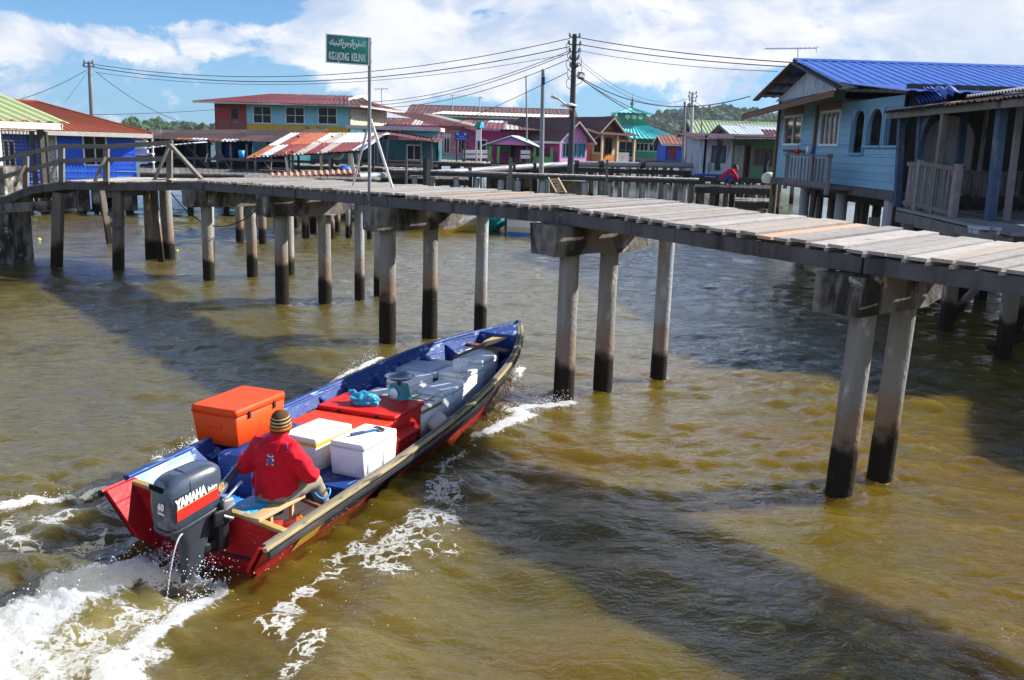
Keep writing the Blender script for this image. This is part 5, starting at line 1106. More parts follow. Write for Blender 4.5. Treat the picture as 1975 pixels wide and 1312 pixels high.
# shelf of household things beside the blue house
sh = thing('rack', 'white laundry rack between the blue house and the sheds', 'rack', at(258, 338, 41), 0); m = MB()
for x in (0, .9): m.box((x, 0, .8), (.06, .06, 1.6))
for z_ in (.6, .95, 1.3): m.box((.45, 0, z_), (.95, .3, .06)).box((.4, -.05, z_ + .12), (.6, .2, .16))
m.build('shelves', 'fascia_white', sh)
# ------------------------------------------------------------------ two storey house with maroon roof
h = House('house', 'two storey timber house with maroon roof, sky blue upper wall and yellow band', 417, 676, 62, 2.0, 3.62, 8, -9)
u = lambda px: solve_w(h.root.location, h.rz, px); zz = lambda py: zat(560, py, 61) - h.zf
ops = [(u(448), u(463), zz(233) , zz(211)), (u(491), u(525), zz(239), zz(207)), (u(553), u(588), zz(238), zz(207)), (u(615), u(650), zz(237), zz(206))]
z2 = zz(241)
h.wall('f', 'wall_crimson', [ops[0]], z0=zz(235), H=3.62 - zz(235), W=u(478)); h.wall('f', 'wall_faded_red', z0=zz(257), H=zz(235) - zz(257) - .01, W=u(478))
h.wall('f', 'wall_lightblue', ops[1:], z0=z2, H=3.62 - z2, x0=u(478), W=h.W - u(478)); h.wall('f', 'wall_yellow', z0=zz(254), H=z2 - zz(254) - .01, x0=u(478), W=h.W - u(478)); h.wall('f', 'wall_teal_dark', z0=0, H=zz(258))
h.window('f', *ops[0], 'frame_brown', 'pane_dark', 1)
for o in ops[1:]: h.window('f', *o, 'frame_white', 'pane_dark', 2, 2, .05)
D = h.D; oR = [(.5, 3.6, z2 + .3, 3.2), (4.6, 7.6, z2 + .3, 3.2)]
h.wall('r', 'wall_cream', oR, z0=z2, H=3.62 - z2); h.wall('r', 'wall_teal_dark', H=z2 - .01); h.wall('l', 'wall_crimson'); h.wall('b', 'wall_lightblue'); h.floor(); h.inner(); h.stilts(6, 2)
for o in oR: h.window('r', *o, 'frame_white', 'wall_cream', 4, 2)
m = MB(); W, H = h.W, h.H; oh = 1.0; ze = H - .15; zr = zat(560, 182, 65) - h.zf; xr = W - 1.2
m.sheets((-oh, -oh, ze), (W + oh, -oh, ze), (xr, 4, zr), (2.2, 4, zr + .0), .9, 2, .3, .02); m.sheets((W + oh, 9, ze), (-oh, 9, ze), (2.2, 4, zr), (xr, 4, zr), .9, 2, .3, .02)
m.corr((-oh, 9, ze), (-oh, -oh, ze), (2.2, 3.9, zr), (2.2, 4.1, zr), .3, .02, 2); m.corr((W + oh, -oh, ze), (W + oh, 9, ze), (xr + .9, 6, ze + (zr - ze) * .55), (xr + .9, 2, ze + (zr - ze) * .55), .3, .02, 2); m.build('roof', 'roof_maroon', h.root)
MB().prism([(xr + .5, 1.6, ze + (zr - ze) * .5), (xr + .5, 6.4, ze + (zr - ze) * .5), (xr + .5, 4, zr - .05)], (0, 0, 0), (.1, 0, 0)).build('gable_wall', 'frame_dark', h.root)
MB().beam((xr + .65, 1.2, ze + (zr - ze) * .5), (xr + .65, 4, zr + .03), .05, .2).beam((xr + .65, 6.8, ze + (zr - ze) * .5), (xr + .65, 4, zr + .03), .05, .2).beam((-oh, -oh, ze - .06), (W + oh, -oh, ze - .06), .04, .12).beam((W + oh, -oh, ze - .06), (W + oh, 9, ze - .06), .04, .12).build('fascia', 'fascia_white', h.root)
# ------------------------------------------------------------------ dark lean-to sheds in front of it
def deckslab(name, label, pts, zt, th=.22, mt='old_wood', n=0, cat='platform', pm='pile_wood', beams=True):
    o = thing(name, label, cat, (pts[0][0], pts[0][1], 0)); ofs = Vector((pts[0][0], pts[0][1], 0)); P = [Vector((x, y, zt)) - ofs for x, y in pts]; m = MB()
    a, b_, c_, d = P; L_ = (b_ - a).length; k = max(4, round(L_ / .22))
    for i in range(k):
        u0, u1 = i / k, (i + .93) / k; t = Vector((0, 0, random.uniform(-.008, .008))); q = [a.lerp(b_, u0) + t, a.lerp(b_, u1) + t, d.lerp(c_, u1) + t, d.lerp(c_, u0) + t]; dn = Vector((0, 0, -.06)); q2 = [x + dn for x in q]
        m.add(q + q2, [(0, 1, 2, 3), (7, 6, 5, 4), (4, 5, 1, 0), (5, 6, 2, 1), (6, 7, 3, 2), (7, 4, 0, 3)])
    m.build('deck', mt, o)
    MB().beam(a + Vector((0, 0, -.06 - th / 2)), b_ + Vector((0, 0, -.06 - th / 2)), .1, th).build('beam', 'dark_wood', o); MB().beam(d + Vector((0, 0, -.06 - th / 2)), c_ + Vector((0, 0, -.06 - th / 2)), .1, th).build('beam', 'dark_wood', o)
    rn = random.Random(int(abs(a.x * 7 + zt * 13 + L_ * 31)))
    for i in range(n):
        u_ = (i + .5 + rn.uniform(-.2, .2)) / n
        for v in (.06, .94):
            p = a.lerp(b_, u_).lerp(d.lerp(c_, u_), v); r_ = rn.uniform(.08, .14); MB().tube([p + Vector((rn.uniform(-.1, .1), 0, -zt - .6)), p + Vector((0, 0, -.3))], r_, 10).build('pile', pm if rn.random() < .6 else 'pile_pipe', o)
    return o
X = lambda px, Y: at(px, 300, Y).x
deckslab('platform', 'long weathered plank platform carrying the open sheds', [(X(268, 37), 37), (X(905, 41), 41), (X(905, 50), 50), (X(268, 46), 46)], 1.72, n=11)
h = House('shed', 'long open shed with dark sagging metal roof below the two storey house', 285, 560, 46.5, 1.75, 1.75, 5, 0, 'shed')
u = lambda px: solve_w(h.root.location, h.rz, px)
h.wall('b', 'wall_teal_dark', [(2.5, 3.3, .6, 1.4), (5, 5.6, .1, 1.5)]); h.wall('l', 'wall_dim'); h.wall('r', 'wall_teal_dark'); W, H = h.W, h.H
m = MB(); m.sheets((-.5, -1.6, zat(420, 272, 44.9) - h.zf), (W + .8, -1.6, zat(420, 270, 44.9) - h.zf), (W + .8, 5.4, zat(500, 246, 51.9) - h.zf), (-.5, 5.4, zat(330, 251, 51.9) - h.zf), 1.0, 2, .25, .02); m.build('roof', 'roof_dark', h.root)
m = MB(); zz_ = zat(420, 272, 44.9) - h.zf - .06; m.sheets((u(360), -1.75, zz_ + .03), (u(475), -1.75, zz_ + .05), (u(475), -1.2, zz_ + .16), (u(360), -1.2, zz_ + .14), .8, 1, .2, .02); m.build('roof_edge', 'roof_patchwork', h.root)
m = MB(); m.sheets((u(330), -3.6, zat(340, 289, 43) - h.zf), (u(424), -3.6, zat(424, 277, 43) - h.zf), (u(424), -1.4, zat(424, 274, 45) - h.zf), (u(330), -1.4, zat(340, 285, 45) - h.zf), .8, 1, .2, .02); m.build('awning', 'roof_galv', h.root)
for px_, lean in ((318, 0), (352, .0), (392, .1), (418, 0), (437, -.05), (462, 0), (492, .0), (535, .1)):
    x = u(px_); MB().beam((x, -1.4, -.1), (x + lean, -1.4, zz_ - .04), .09, .09).build('post', 'old_wood' if lean == 0 else 'rail_wood', h.root)
for a, b_ in (((u(440), -1.5, .9), (u(470), -1.5, -.5)), ((u(375), -1.5, 1.2), (u(440), -1.5, -.6)), ((u(512), -1.5, .9), (u(540), -1.5, -.2))): MB().beam(a, b_, .06, .06).build('brace', 'old_wood', h.root)
MB().beam((-.3, -1.5, .42), (W + 7.5, -1.5, .42), .05, .12).build('rail', 'old_wood', h.root); MB().box((W / 2, 2, .0), (W, 6, .1)).build('floor', 'dark_wood', h.root)
for i, (px_, py_, mt_, nm, lb, ct) in enumerate(((398, 305, 'cloth_white', 'board', 'short pale board leaning on the shed rail', 'board'), (423, 302, 'rail_wood', 'board', 'narrow grey board leaning on the shed rail', 'board'))):
    p = at(px_, py_, 44.6); t = thing(nm, lb, ct, p); MB().beam((-.05, 0, -.2), (.08, 0, .22), .14, .04).build('plank', mt_, t)
p = at(466, 305, 44); t = thing('bucket', 'light blue bucket hanging at the edge of the rusty canopy', 'bucket', p); MB().lathe([(0, 0), (.12, 0), (.15, .36), (.14, .36), (.11, .02), (0, .02)], 16).build('body', 'plastic_cyan', t)
p = at(445, 303, 47.5); t = thing('water_barrel', 'dark blue plastic barrel inside the open shed', 'barrel', p); MB().lathe([(0, 0), (.24, 0), (.27, .1), (.27, .5), (.24, .6), (0, .62)], 18).build('body', 'cloth_blue', t)
deckslab('platform', 'short plank landing under the orange corrugated sheet', [(X(470, 29.5), 29.5), (X(735, 31), 31), (X(735, 33), 33), (X(470, 31.5), 31.5)], 1.98, n=6, mt='old_wood')
ld = [o for o in bpy.data.objects if o.get('label') == 'short plank landing under the orange corrugated sheet'][0]
for px_, py_ in ((463, 468), (507, 470), (604, 447), (650, 448), (693, 452), (570, 440), (735, 455)):
    p = atz(px_, py_) - ld.location; MB().tube([p - Vector((0, 0, .6)), p + Vector((0, 0, 1.75))], .125, 12).build('pile', 'pile_concrete', ld)
# rusty patchwork canopy
cy = thing('canopy', 'slanted canopy roofed with patchwork of rusty red and silver sheets', 'canopy', (X(475, 42), 42, 1.75)); ofs = cy.location
q = [at(472, 305, 41) - ofs, at(700, 289, 41) - ofs, at(748, 257, 45.5) - ofs, at(560, 257, 45.5) - ofs]
m = MB(); m.sheets(q[0], q[1], q[2], q[3], .52, 2, .17, .022, jag=.1); m.build('roof', 'roof_patchwork', cy)
q2 = [at(700, 289, 41) - ofs, at(726, 270, 41.3) - ofs, at(752, 258, 45.3) - ofs, at(745, 257.5, 45.5) - ofs]; m = MB(); m.corr(q2[0] + Vector((.02, 0, .03)), q2[1] + Vector((0, 0, .2)), q2[2], q2[3] + Vector((0, 0, .04)), .19, .02, 2); m.build('roof_edge', 'roof_galv', cy)
for px_, py_, mt_, ln in ((550, 292, 'fascia_white', .12), (564, 291, 'brown_wood', 0), (618, 291, 'new_wood', .06), (636, 291, 'rail_wood', 0), (674, 290, 'new_wood', 0), (677, 288, 'fascia_white', .12), (688, 289, 'rail_wood', .1), (492, 300, 'old_wood', 0)):
    p = at(px_, py_, 41.2) - ofs; MB().beam(p + Vector((ln, 0, -1.05)), p + Vector((0, 0, 0)), .10, .09).build('post', mt_, cy)
MB().beam(at(560, 262, 44.5) - ofs + Vector((0, 0, -.15)), at(740, 262, 44.5) - ofs + Vector((0, 0, -.15)), .1, .12).build('beam', 'dark_wood', cy); MB().beam(at(500, 302, 41.1) - ofs, at(700, 291, 41.1) - ofs + Vector((0, 0, -.04)), .08, .08).build('beam', 'dark_wood', cy)
for px_ in (575, 640, 720): p = at(px_, 262, 44.6) - ofs; MB().beam(Vector((p.x, p.y, -.1)), p, .1, .1).build('post', 'dark_wood', cy)
ty = thing('tyre', 'old pale grey tyre hanging under the rusty canopy', 'tyre', at(650, 295, 43)); MB(Matrix.Rotation(R(75), 4, 'X')).lathe([(.2, -.08), (.3, -.08), (.34, 0), (.3, .08), (.2, .08), (.17, 0), (.2, -.08)], 22).build('tread', 'roof_greylight', ty)
t = thing('tarpaulin', 'small bright blue tarpaulin heap on the shed platform', 'tarpaulin', at(665, 326, 40.5)); MB().lathe([(.3, 0), (.26, .08), (.15, .15), (0, .17)], 14).build('sheet', 'plastic_blue', t)
# low shed with teal walls between canopy and pink house
h = House('shed', 'low dark teal shed with a broad grey roof line beside the pink house', 712, 845, 52, 1.75, 1.62, 2.5, 0, 'shed'); u = lambda px: solve_w(h.root.location, h.rz, px)
op = [(u(785), u(812), .55, 1.35)]; h.wall('f', 'wall_teal_dark', op); h.wall('r', 'wall_teal_dark'); h.wall('l', 'wall_teal_dark'); h.wall('b', 'wall_teal_dark'); h.window('f', *op[0], 'frame_white', 'pane_dark', 2); h.floor(); h.stilts(4, 2); W = h.W
m = MB(); zl = zat(800, 268, 50.5) - h.zf
m.sheets((u(745), -1.9, zat(745, 262, 50) - h.zf + .12), (u(852), -1.9, zat(852, 276, 50) - h.zf), (u(852), .6, zat(852, 268, 52) - h.zf), (u(745), .6, zat(745, 256, 52) - h.zf + .12), .8, 1, .2, .02); m.build('roof_edge', 'roof_rusty', h.root)
MB().box(((u(668) + u(850)) / 2, 1.2, zat(760, 248, 53) - h.zf), (u(850) - u(668), 2.8, .2)).build('roof', 'roof_greylight', h.root); MB().box(((u(770) + u(845)) / 2, .4, (zat(800, 258, 52.4) - h.zf)), (u(845) - u(770), .1, .42)).build('wall', 'wall_lightblue', h.root)
for px_, lean in ((737, 0), (757, -.15), (818, 0), (838, 0)): x = u(px_); MB().beam((x + lean, -1.6, -.1), (x, -1.6, zat(px_, 268, 50) - h.zf), .09, .09).build('post', 'rail_wood' if px_ > 800 else 'old_wood', h.root)
# ------------------------------------------------------------------ long halls with rusty roofs behind
h = House('hall', 'farthest long hall with a maroon roof and cream lower strip', 795, 1098, 84, 2.3, 3.6, 9, 0, 'hall')
h.wall('f', 'wall_lightblue'); h.wall('r', 'wall_mauve'); h.wall('b', 'wall_grey'); h.wall('l', 'wall_grey'); h.gable_x('roof_rust_dull', zat(950, 211, 88) - 2.3 - 3.6 + .2, .8, .6, .4, .02, 1.1, 2, 'fascia_white', 'wall_lawn_green')
W = h.W; sl = (zat(950, 211, 88) - 2.3 - 3.4) / 4.5; m = MB(); m.corr((1.6, -.78, 3.6 - .78 * sl + .07), (W - .6, -.78, 3.6 - .78 * sl + .07), (W + .1, .9, 3.6 + .9 * sl + .07), (2.6, .9, 3.6 + .9 * sl + .07), .4, .02, 1); m.build('roof_strip', 'fascia_white', h.root); h.stilts(5, 2)
h = House('hall', 'long hall with rust streaked maroon roof behind the pink and magenta houses', 745, 1092, 67, 2.2, 2.3, 9, 0, 'hall'); u = lambda px: solve_w(h.root.location, h.rz, px)
h.wall('f', 'wall_mauve'); h.wall('r', 'wall_mauve'); h.wall('b', 'wall_grey'); h.wall('l', 'wall_grey'); h.stilts(6, 2); W = h.W; m = MB()
zf_ = zat(900, 253, 66) - h.zf; zb_ = zat(900, 232, 71.5) - h.zf
m.sheets((-.6, -.9, zf_), (u(925), -.9, zf_), (u(925), 4.5, zb_), (-.6, 4.5, zb_), .75, 1, .3, .02); m.build('roof', 'roof_rusty', h.root)
m = MB(); m.sheets((u(925) + .02, -.9, zf_ - .1), (W + .3, -.9, zf_ - .1), (W + .3, 4.5, zb_), (u(925) + .02, 4.5, zb_), .85, 2, .3, .02); m.build('roof', 'roof_rust_dull', h.root)
m = MB(); m.corr((u(930), 1.2, zf_ + (zb_ - zf_) * .42 + .08), (u(958), 1.2, zf_ + (zb_ - zf_) * .42 + .08), (u(968), 4.3, zb_ + .03), (u(938), 4.3, zb_ + .03), .3, .02, 1); m.corr((u(975), 1.2, zf_ + (zb_ - zf_) * .40 + .08), (u(986), 1.2, zf_ + (zb_ - zf_) * .4 + .08), (u(996), 4.3, zb_ + .03), (u(987), 4.3, zb_ + .03), .3, .02, 1); m.build('roof_patch', 'roof_galv', h.root)
m = MB(); m.sheets((W + .3, 9.9, zf_), (-.6, 9.9, zf_), (-.6, 4.5, zb_), (W + .3, 4.5, zb_), 1.1, 1, .4, .02); m.build('roof', 'roof_rust_dull', h.root)
# pink house with information board in front
h = House('house', 'pink boarded house with two narrow windows and aqua base strip', 846, 905, 60, 2.15, 2.05, 5, 38); u = lambda px: solve_w(h.root.location, h.rz, px)
op = [(u(856), u(867), .5, 1.45), (u(884), u(895), .5, 1.45)]
h.wall('f', 'wall_pink', op, z0=.34, H=1.9, board=.17); h.wall('f', 'wall_aqua', z0=0, H=.33); h.wall('r', 'wall_pink'); h.wall('l', 'wall_pink'); h.wall('b', 'wall_pink'); h.inner(); h.floor(); h.stilts(3, 2)
for o in op: h.window('f', *o, 'frame_white', 'pane_dark', 2); MB().box(((o[0] + o[1]) / 2, -.02, 1.62), (.6, .06, .22)).build('awning', 'frame_white', h.root)
m = MB(); m.sheets((-.6, -.8, 2.25), (h.W + .8, -.8, 2.25), (h.W + .8, 5.5, 3.1), (-.6, 5.5, 3.1), .9, 1, .3, .02); m.build('roof', 'roof_rusty', h.root)
# magenta house with green trimmed porch
h = House('house', 'magenta house with green trimmed gable porch and silver porch roof', 905, 1080, 60.5, 2.15, 2.0, 6, 0); u = lambda px: solve_w(h.root.location, h.rz, px)
op = [(u(983), u(993), .0, 1.35), (u(968), u(979), .75, 1.3), (u(1030), u(1058), .55, 1.4), (u(917), u(938), .55, 1.4)]
h.wall('f', 'wall_magenta', op, board=.17); h.wall('r', 'wall_mauve'); h.wall('l', 'wall_magenta'); h.wall('b', 'wall_magenta'); h.floor(); h.inner(); h.stilts(5, 2)
h.window('f', *op[0], 'frame_green', 'interior', 1, name='door'); h.window('f', *op[1], 'frame_green', 'frame_green', 1); h.window('f', *op[2], 'frame_white', 'pane_dark', 3, 2); h.window('f', *op[3], 'frame_white', 'pane_dark', 2)
m = MB(); m.sheets((-.3, -.9, 2.1), (h.W + .6, -.9, 2.1), (h.W + .6, 4, 2.62), (-.3, 4, 2.62), .9, 1, .3, .02); m.build('roof', 'roof_rusty', h.root)
# porch
zE, zA = zat(935, 278, 57.5) - h.zf, zat(985, 264, 57.5) - h.zf; xl, xm, xr_ = (X(930, 57.5) - h.root.location.x), (X(985, 57.5) - h.root.location.x), (X(1040, 57.5) - h.root.location.x); y0 = -3.0
MB().prism([(xl + .5, y0 + .1, zE), (xr_ - .5, y0 + .1, zE), (xm, y0 + .1, zA - .05)], (0, 0, 0), (0, .08, 0)).build('gable_wall', 'wall_mauve', h.root)
MB().beam((xl, y0, zE - .12), (xm, y0, zA), .05, .22, up=(0, 1, 0)).beam((xr_, y0, zE - .12), (xm, y0, zA), .05, .22, up=(0, 1, 0)).build('fascia', 'trim_green_teal', h.root)
m = MB(); m.corr((xr_ + .1, y0 - .1, zE - .1), (xr_ + .9, 0.5, zE - .1), (xm + .9, .5, zA + .08), (xm, y0 - .1, zA + .08), .3, .02, 2); m.corr((xl + .9, .5, zE - .1), (xl - .1, y0 - .1, zE - .1), (xm, y0 - .1, zA + .08), (xm + .9, .5, zA + .08), .3, .02, 2); m.build('porch_roof', 'roof_galv', h.root)
for px_ in (945, 961, 1031, 1064): x = X(px_, 57.7) - h.root.location.x; MB().box((x, y0 + .25, zE / 2 - .1), (.16, .16, zE)).build('porch_post', 'frame_green', h.root)
MB().box(((xl + xr_) / 2 + .5, -1.5, -.1), (xr_ - xl + 2.4, 3.2, .2)).build('floor', 'dark_wood', h.root); MB().box((X(1050, 57.7) - h.root.location.x, y0 + .2, .28), (1.1, .05, .4)).build('balustrade', 'wall_lawn_green', h.root)
for x in (xl + .4, xm, xr_ + .4): MB().box((x, -2.8, -1.4), (.2, .2, 2.6)).build('stilt', 'pile_pale', h.root)
# gabled mauve wing at its right
h = House('house', 'narrow mauve gabled house with teal shutters and aqua base', 1078, 1132, 58, 1.6, 2.3, 6, 40); u = lambda px: solve_w(h.root.location, h.rz, px); W = h.W
h.wall('f', 'wall_mauve', [(W * .12, W * .34, 1.05, 1.9), (W * .66, W * .92, 1.05, 1.9), (W * .4, W * .6, 1.05, 1.9)], z0=.5, H=1.8); h.wall('f', 'wall_aqua', z0=0, H=.49); h.wall('r', 'wall_mauve', [(.8, 1.9, 1.0, 1.9)]); h.wall('l', 'wall_magenta'); h.wall('b', 'wall_mauve'); h.floor('wall_mauve'); h.inner(); h.stilts(2, 2, 'pile_pale', .3)
h.window('f', W * .12, W * .34, 1.05, 1.9, 'shutter_teal', 'pane_dark', 2); h.window('f', W * .66, W * .92, 1.05, 1.9, 'shutter_teal', 'shutter_teal', 2); h.window('f', W * .4, W * .6, 1.05, 1.9, 'shutter_teal', 'shutter_teal', 1); h.window('r', .8, 1.9, 1.0, 1.9, 'shutter_teal', 'shutter_teal', 3)
for x0_, x1_ in ((.15, .32), (.66, .84)): h.window('f', W * x0_, W * x1_, 2.02, 2.24, 'shutter_teal', 'pane_blue', 2, fw=.04)
h.gable_y('roof_rust_dull', 1.0, .35, .4, .3, gm='wall_mauve', fas='fascia_white')
# cream and orange house
h = House('house', 'cream and orange house with a maroon gable roof and cluttered porch', 1140, 1186, 66, 2.2, 2.25, 9, 38); u = lambda px: solve_w(h.root.location, h.rz, px); W = h.W
h.wall('f', 'wall_cream', [(W * .12, W * .4, .8, 1.8), (W * .55, W * .85, .6, 1.8)], z0=.65, H=1.6); h.wall('f', 'wall_orange', z0=0, H=.64); h.wall('r', 'wall_cream', [(1, 2.2, .6, 1.7), (4, 5.4, .6, 1.7)]); h.wall('l', 'wall_orange'); h.wall('b', 'wall_orange'); h.floor(); h.inner(); h.stilts(3, 2)
h.window('f', W * .12, W * .4, .8, 1.8, 'frame_brown', 'pane_dark', 2); h.window('f', W * .55, W * .85, .66, 1.8, 'frame_brown', 'pane_dark', 2); h.window('r', 1, 2.2, .6, 1.7, 'frame_green', 'frame_green', 2); h.window('r', 4, 5.4, .6, 1.7, 'frame_green', 'pane_dark', 2)
h.gable_y('roof_rust_dull', 1.0, .6, .9, .3, gm='wall_orange', fas='fascia_white'); m = MB(); m.sheets((-.8, -1.6, 2.0), (W + .9, -1.6, 2.0), (W + .9, .2, 2.4), (-.8, .2, 2.4), .9, 1, .3, .02); m.build('porch_roof', 'roof_rust_dull', h.root)
for x in (-.3, W * .5, W + .5): MB().box((x, -1.4, .95), (.13, .13, 2.0)).build('porch_post', 'wall_cream', h.root)
MB().box((W * .75, -1.4, .4), (W * .5, .06, .85)).build('balustrade', 'wall_grey', h.root); MB().box((W / 2, -1.3, -.1), (W + 3.2, 2.4, .18)).build('floor', 'dark_wood', h.root)
# ------------------------------------------------------------------ mosque
h = House('mosque', 'green prayer house with turquoise tiered roof and finial', 1172, 1284, 104, 2.35, 2.2, 8, 5, 'mosque'); u = lambda px: solve_w(h.root.location, h.rz, px); W = h.W
op = [(u(1193), u(1220), .1, 1.75), (u(1226), u(1249), .8, 1.65), (u(1251), u(1276), .8, 1.65), (u(1178), u(1186), .8, 1.65)]
h.wall('f', 'wall_green', op); h.wall('r', 'wall_green'); h.wall('l', 'wall_green'); h.wall('b', 'wall_green'); h.floor(); h.inner(); h.stilts(6, 2)
h.window('f', *op[0], 'frame_white', 'pane_dark', 2, name='door'); h.window('f', *op[1], 'frame_white', 'pane_dark', 3); h.window('f', *op[2], 'frame_white', 'pane_dark', 3); h.window('f', *op[3], 'frame_white', 'pane_dark', 1)
MB().box((W / 2, -1.6, .85), (W + 1, .06, .06)).box((W / 2, -1.6, .45), (W + 1, .05, .05)).build('railing', 'trim_green_teal', h.root); MB().box((W / 2, -1.2, -.06), (W + 2, 2.4, .16)).build('floor', 'wall_grey', h.root)
xc = W * .5; e = 1.5; zr = zat(1205, 242, 108) - h.zf; m = MB(); ze = h.H - .05
A = [(-e, -e, ze), (W + e, -e, ze), (W + e, 8 + e, ze), (-e, 8 + e, ze)]; t = 1.5; B = [(xc - t, 4 - t, zr), (xc + t, 4 - t, zr), (xc + t, 4 + t, zr), (xc - t, 4 + t, zr)]
for i in range(4): m.corr(A[i], A[(i + 1) % 4], B[(i + 1) % 4], B[i], .55, .05, 2)
m.build('roof', 'roof_cyan', h.root); MB().box((xc, 4, zr + .65), (2 * t - .2, 2 * t - .2, 1.6)).build('lantern', 'wall_green', h.root); f = MB()
for x in (-.75, 0, .75): f.lathe([(.0, 0), (.3, 0), (.3, .06), (0, .06)], 14, (xc + x, 4 - t + .1, zr + .95), T=Matrix.Rotation(R(90), 4, 'X'))
f.build('window', 'frame_white', h.root)
m = MB(); z2 = zr + 1.35; C_ = [(xc - 2.1, 1.9, z2), (xc + 2.1, 1.9, z2), (xc + 2.1, 6.1, z2), (xc - 2.1, 6.1, z2)]; zA = zat(1205, 213, 108) - h.zf + .3
for i in range(4): m.corr(C_[i], C_[(i + 1) % 4], (xc + .03, 4.03, zA), (xc - .03, 3.97, zA), .5, .04, 2)
up_r = m.build('upper_roof', 'roof_cyan', h.root); MB().lathe([(.02, 0), (.25, .1), (.1, .35), (.28, .6), (.06, .95), (.12, 1.1), (.03, 1.3), (.02, 2.0), (0, 2.05)], 14, (xc, 4, zA - .15)).build('finial', 'pole_steel', up_r)
# small blue / red house behind the right poles
h = House('house', 'small blue and red house with dull tiled roof behind the thin poles', 1284, 1345, 92, 2.3, 1.75, 6, 0); u = lambda px: solve_w(h.root.location, h.rz, px); op = [(u(1290), u(1304), .2, 1.5)]
h.wall('f', 'wall_blue', op, W=u(1318)); h.wall('f', 'wall_crimson', x0=u(1318), W=h.W - u(1318)); h.wall('r', 'wall_crimson'); h.wall('l', 'wall_blue'); h.wall('b', 'wall_blue'); h.window('f', *op[0], 'frame_brown', 'wall_crimson', 2, name='door'); h.inner(); h.floor(); h.stilts(3, 2); h.gable_x('roof_tile_dull', .75, .6, .5, .4, fas='fascia_white', gm='wall_blue')
# ------------------------------------------------------------------ right background roofs
h = House('house', 'house with a pale green ribbed gable roof behind the white shed', 1347, 1560, 78, 2.3, 2.45, 7, 0); h.wall('f', 'wall_grey'); h.wall('l', 'wall_grey'); h.wall('r', 'wall_grey'); h.wall('b', 'wall_grey'); h.stilts(4, 2); h.floor()
h.gable_x('roof_palegreen', zat(1420, 235, 81.5) - 2.3 - 2.45, .6, .6, .3, .03, 2.0, 1, 'fascia_dark', 'frame_dark')
h = House('house', 'house with a small silver gable roof in front of the pale green roof', 1415, 1540, 62, 2.2, 2.35, 6, 0); h.wall('f', 'wall_grey'); h.wall('l', 'frame_dark'); h.wall('r', 'wall_grey'); h.wall('b', 'wall_grey'); h.stilts(3, 2); h.floor()
h.gable_x('roof_galv', zat(1440, 242, 65) - 2.2 - 2.35, .6, .5, .25, .02, 1.5, 1, 'fascia_dark', 'frame_dark')
t = thing('roof_sheet', 'short maroon roof sheet jutting out beside the blue house wall', 'roof sheet', at(1476, 260, 50)); m = MB(); m.corr((0, 0, 0), (1.6, 0, .02), (1.6, 1, .3), (0, 1, .3), .2, .02, 1); m.build('sheet', 'roof_maroon', t); MB().box((1.3, .8, -1.2), (.1, .1, 2.6)).build('post', 'brown_wood', t)
h = House('shed', 'patched white and green plank shed with a maroon lean-to roof', 1358, 1510, 46, 2.02, 2.02, 5, 0, 'shed'); u = lambda px: solve_w(h.root.location, h.rz, px); xs_ = u(1412); W = h.W
op = [(u(1373), u(1399), .72, 1.5)]; h.wall('f', 'wall_shed_white', op, W=xs_); op2 = [(u(1415), u(1437), 0, 1.62), (u(1437.5), u(1448), .0, 1.62), (u(1454), u(1491), .62, 1.48)]; h.wall('f', 'wall_shed_green', op2, x0=xs_, W=W - xs_)
h.wall('l', 'wall_shed_white'); h.wall('r', 'wall_shed_green'); h.wall('b', 'wall_shed_green'); h.floor(); h.inner(); h.stilts(6, 2)
h.window('f', *op[0], 'frame_dark', 'pane_blue', 2); h.window('f', *op2[2], 'frame_brown', 'wall_dim', 3); d = h.window('f', *op2[0], 'frame_brown', 'wall_grey', 1, name='door'); d['label'] = 'plain pale door of the shed'; h.window('f', *op2[1], 'frame_brown', 'interior', 1, name='doorway')
m = MB(); m.sheets((-.5, -.9, zat(1440, 271, 45.1) - h.zf), (W + .6, -.9, zat(1440, 265, 45.1) - h.zf), (W + .6, 5.2, 2.22), (-.5, 5.2, 2.18), .9, 1, .2, .02); m.build('roof', 'roof_maroon', h.root)
deckslab('platform', 'shaded boardwalk in front of the patched white and green shed', [(X(1345, 41), 41), (X(1505, 41), 41), (X(1505, 46), 45.9), (X(1345, 46), 45.9)], 1.72, n=7, mt='dark_wood')
t = thing('bench', 'long dark blue bench board along the patched shed', 'bench', at(1340, 337, 42.5)); w_ = solve_w(t.location, 0, 1400); MB().box((w_ / 2, 0, .0), (w_, .25, .1)).build('seat', 'cloth_blue', t)
for x in (.3, w_ - .3): MB().box((x, 0, -.22), (.1, .2, .36)).build('leg', 'dark_wood', t)
deckslab('jetty', 'low plank jetty in front of the crouching person', [(X(1425, 37.5), 37.5), (X(1492, 37.5), 37.5), (X(1492, 40.5), 40.5), (X(1425, 40.5), 40.5)], 1.32, n=4, mt='old_wood')
t = thing('sack', 'round pale sack on the low plank jetty', 'sack', at(1482, 354, 39)); m = MB(); m.lathe([(0, 0), (.25, .02), (.32, .2), (.26, .38), (.1, .46), (0, .47)], 16); m.build('body', 'plastic_cream', t)
for i, (px_, py_, ln) in enumerate(((1388, 268, 1.5), (1480, 293, 1.2))):
    p = at(px_, py_, 45.2); t = thing('fishing_net', ('dark net hung over the window of the patched shed', 'dark cloth hung at the right corner of the patched shed')[i], 'net', p); m = MB(); m.tube([(0, 0, 0), (.05, 0, -ln * .3), (-.04, -.03, -ln * .6), (.02, 0, -ln)], [.07, .13, .09, .15], 9); m.build('net', 'rubber', t)
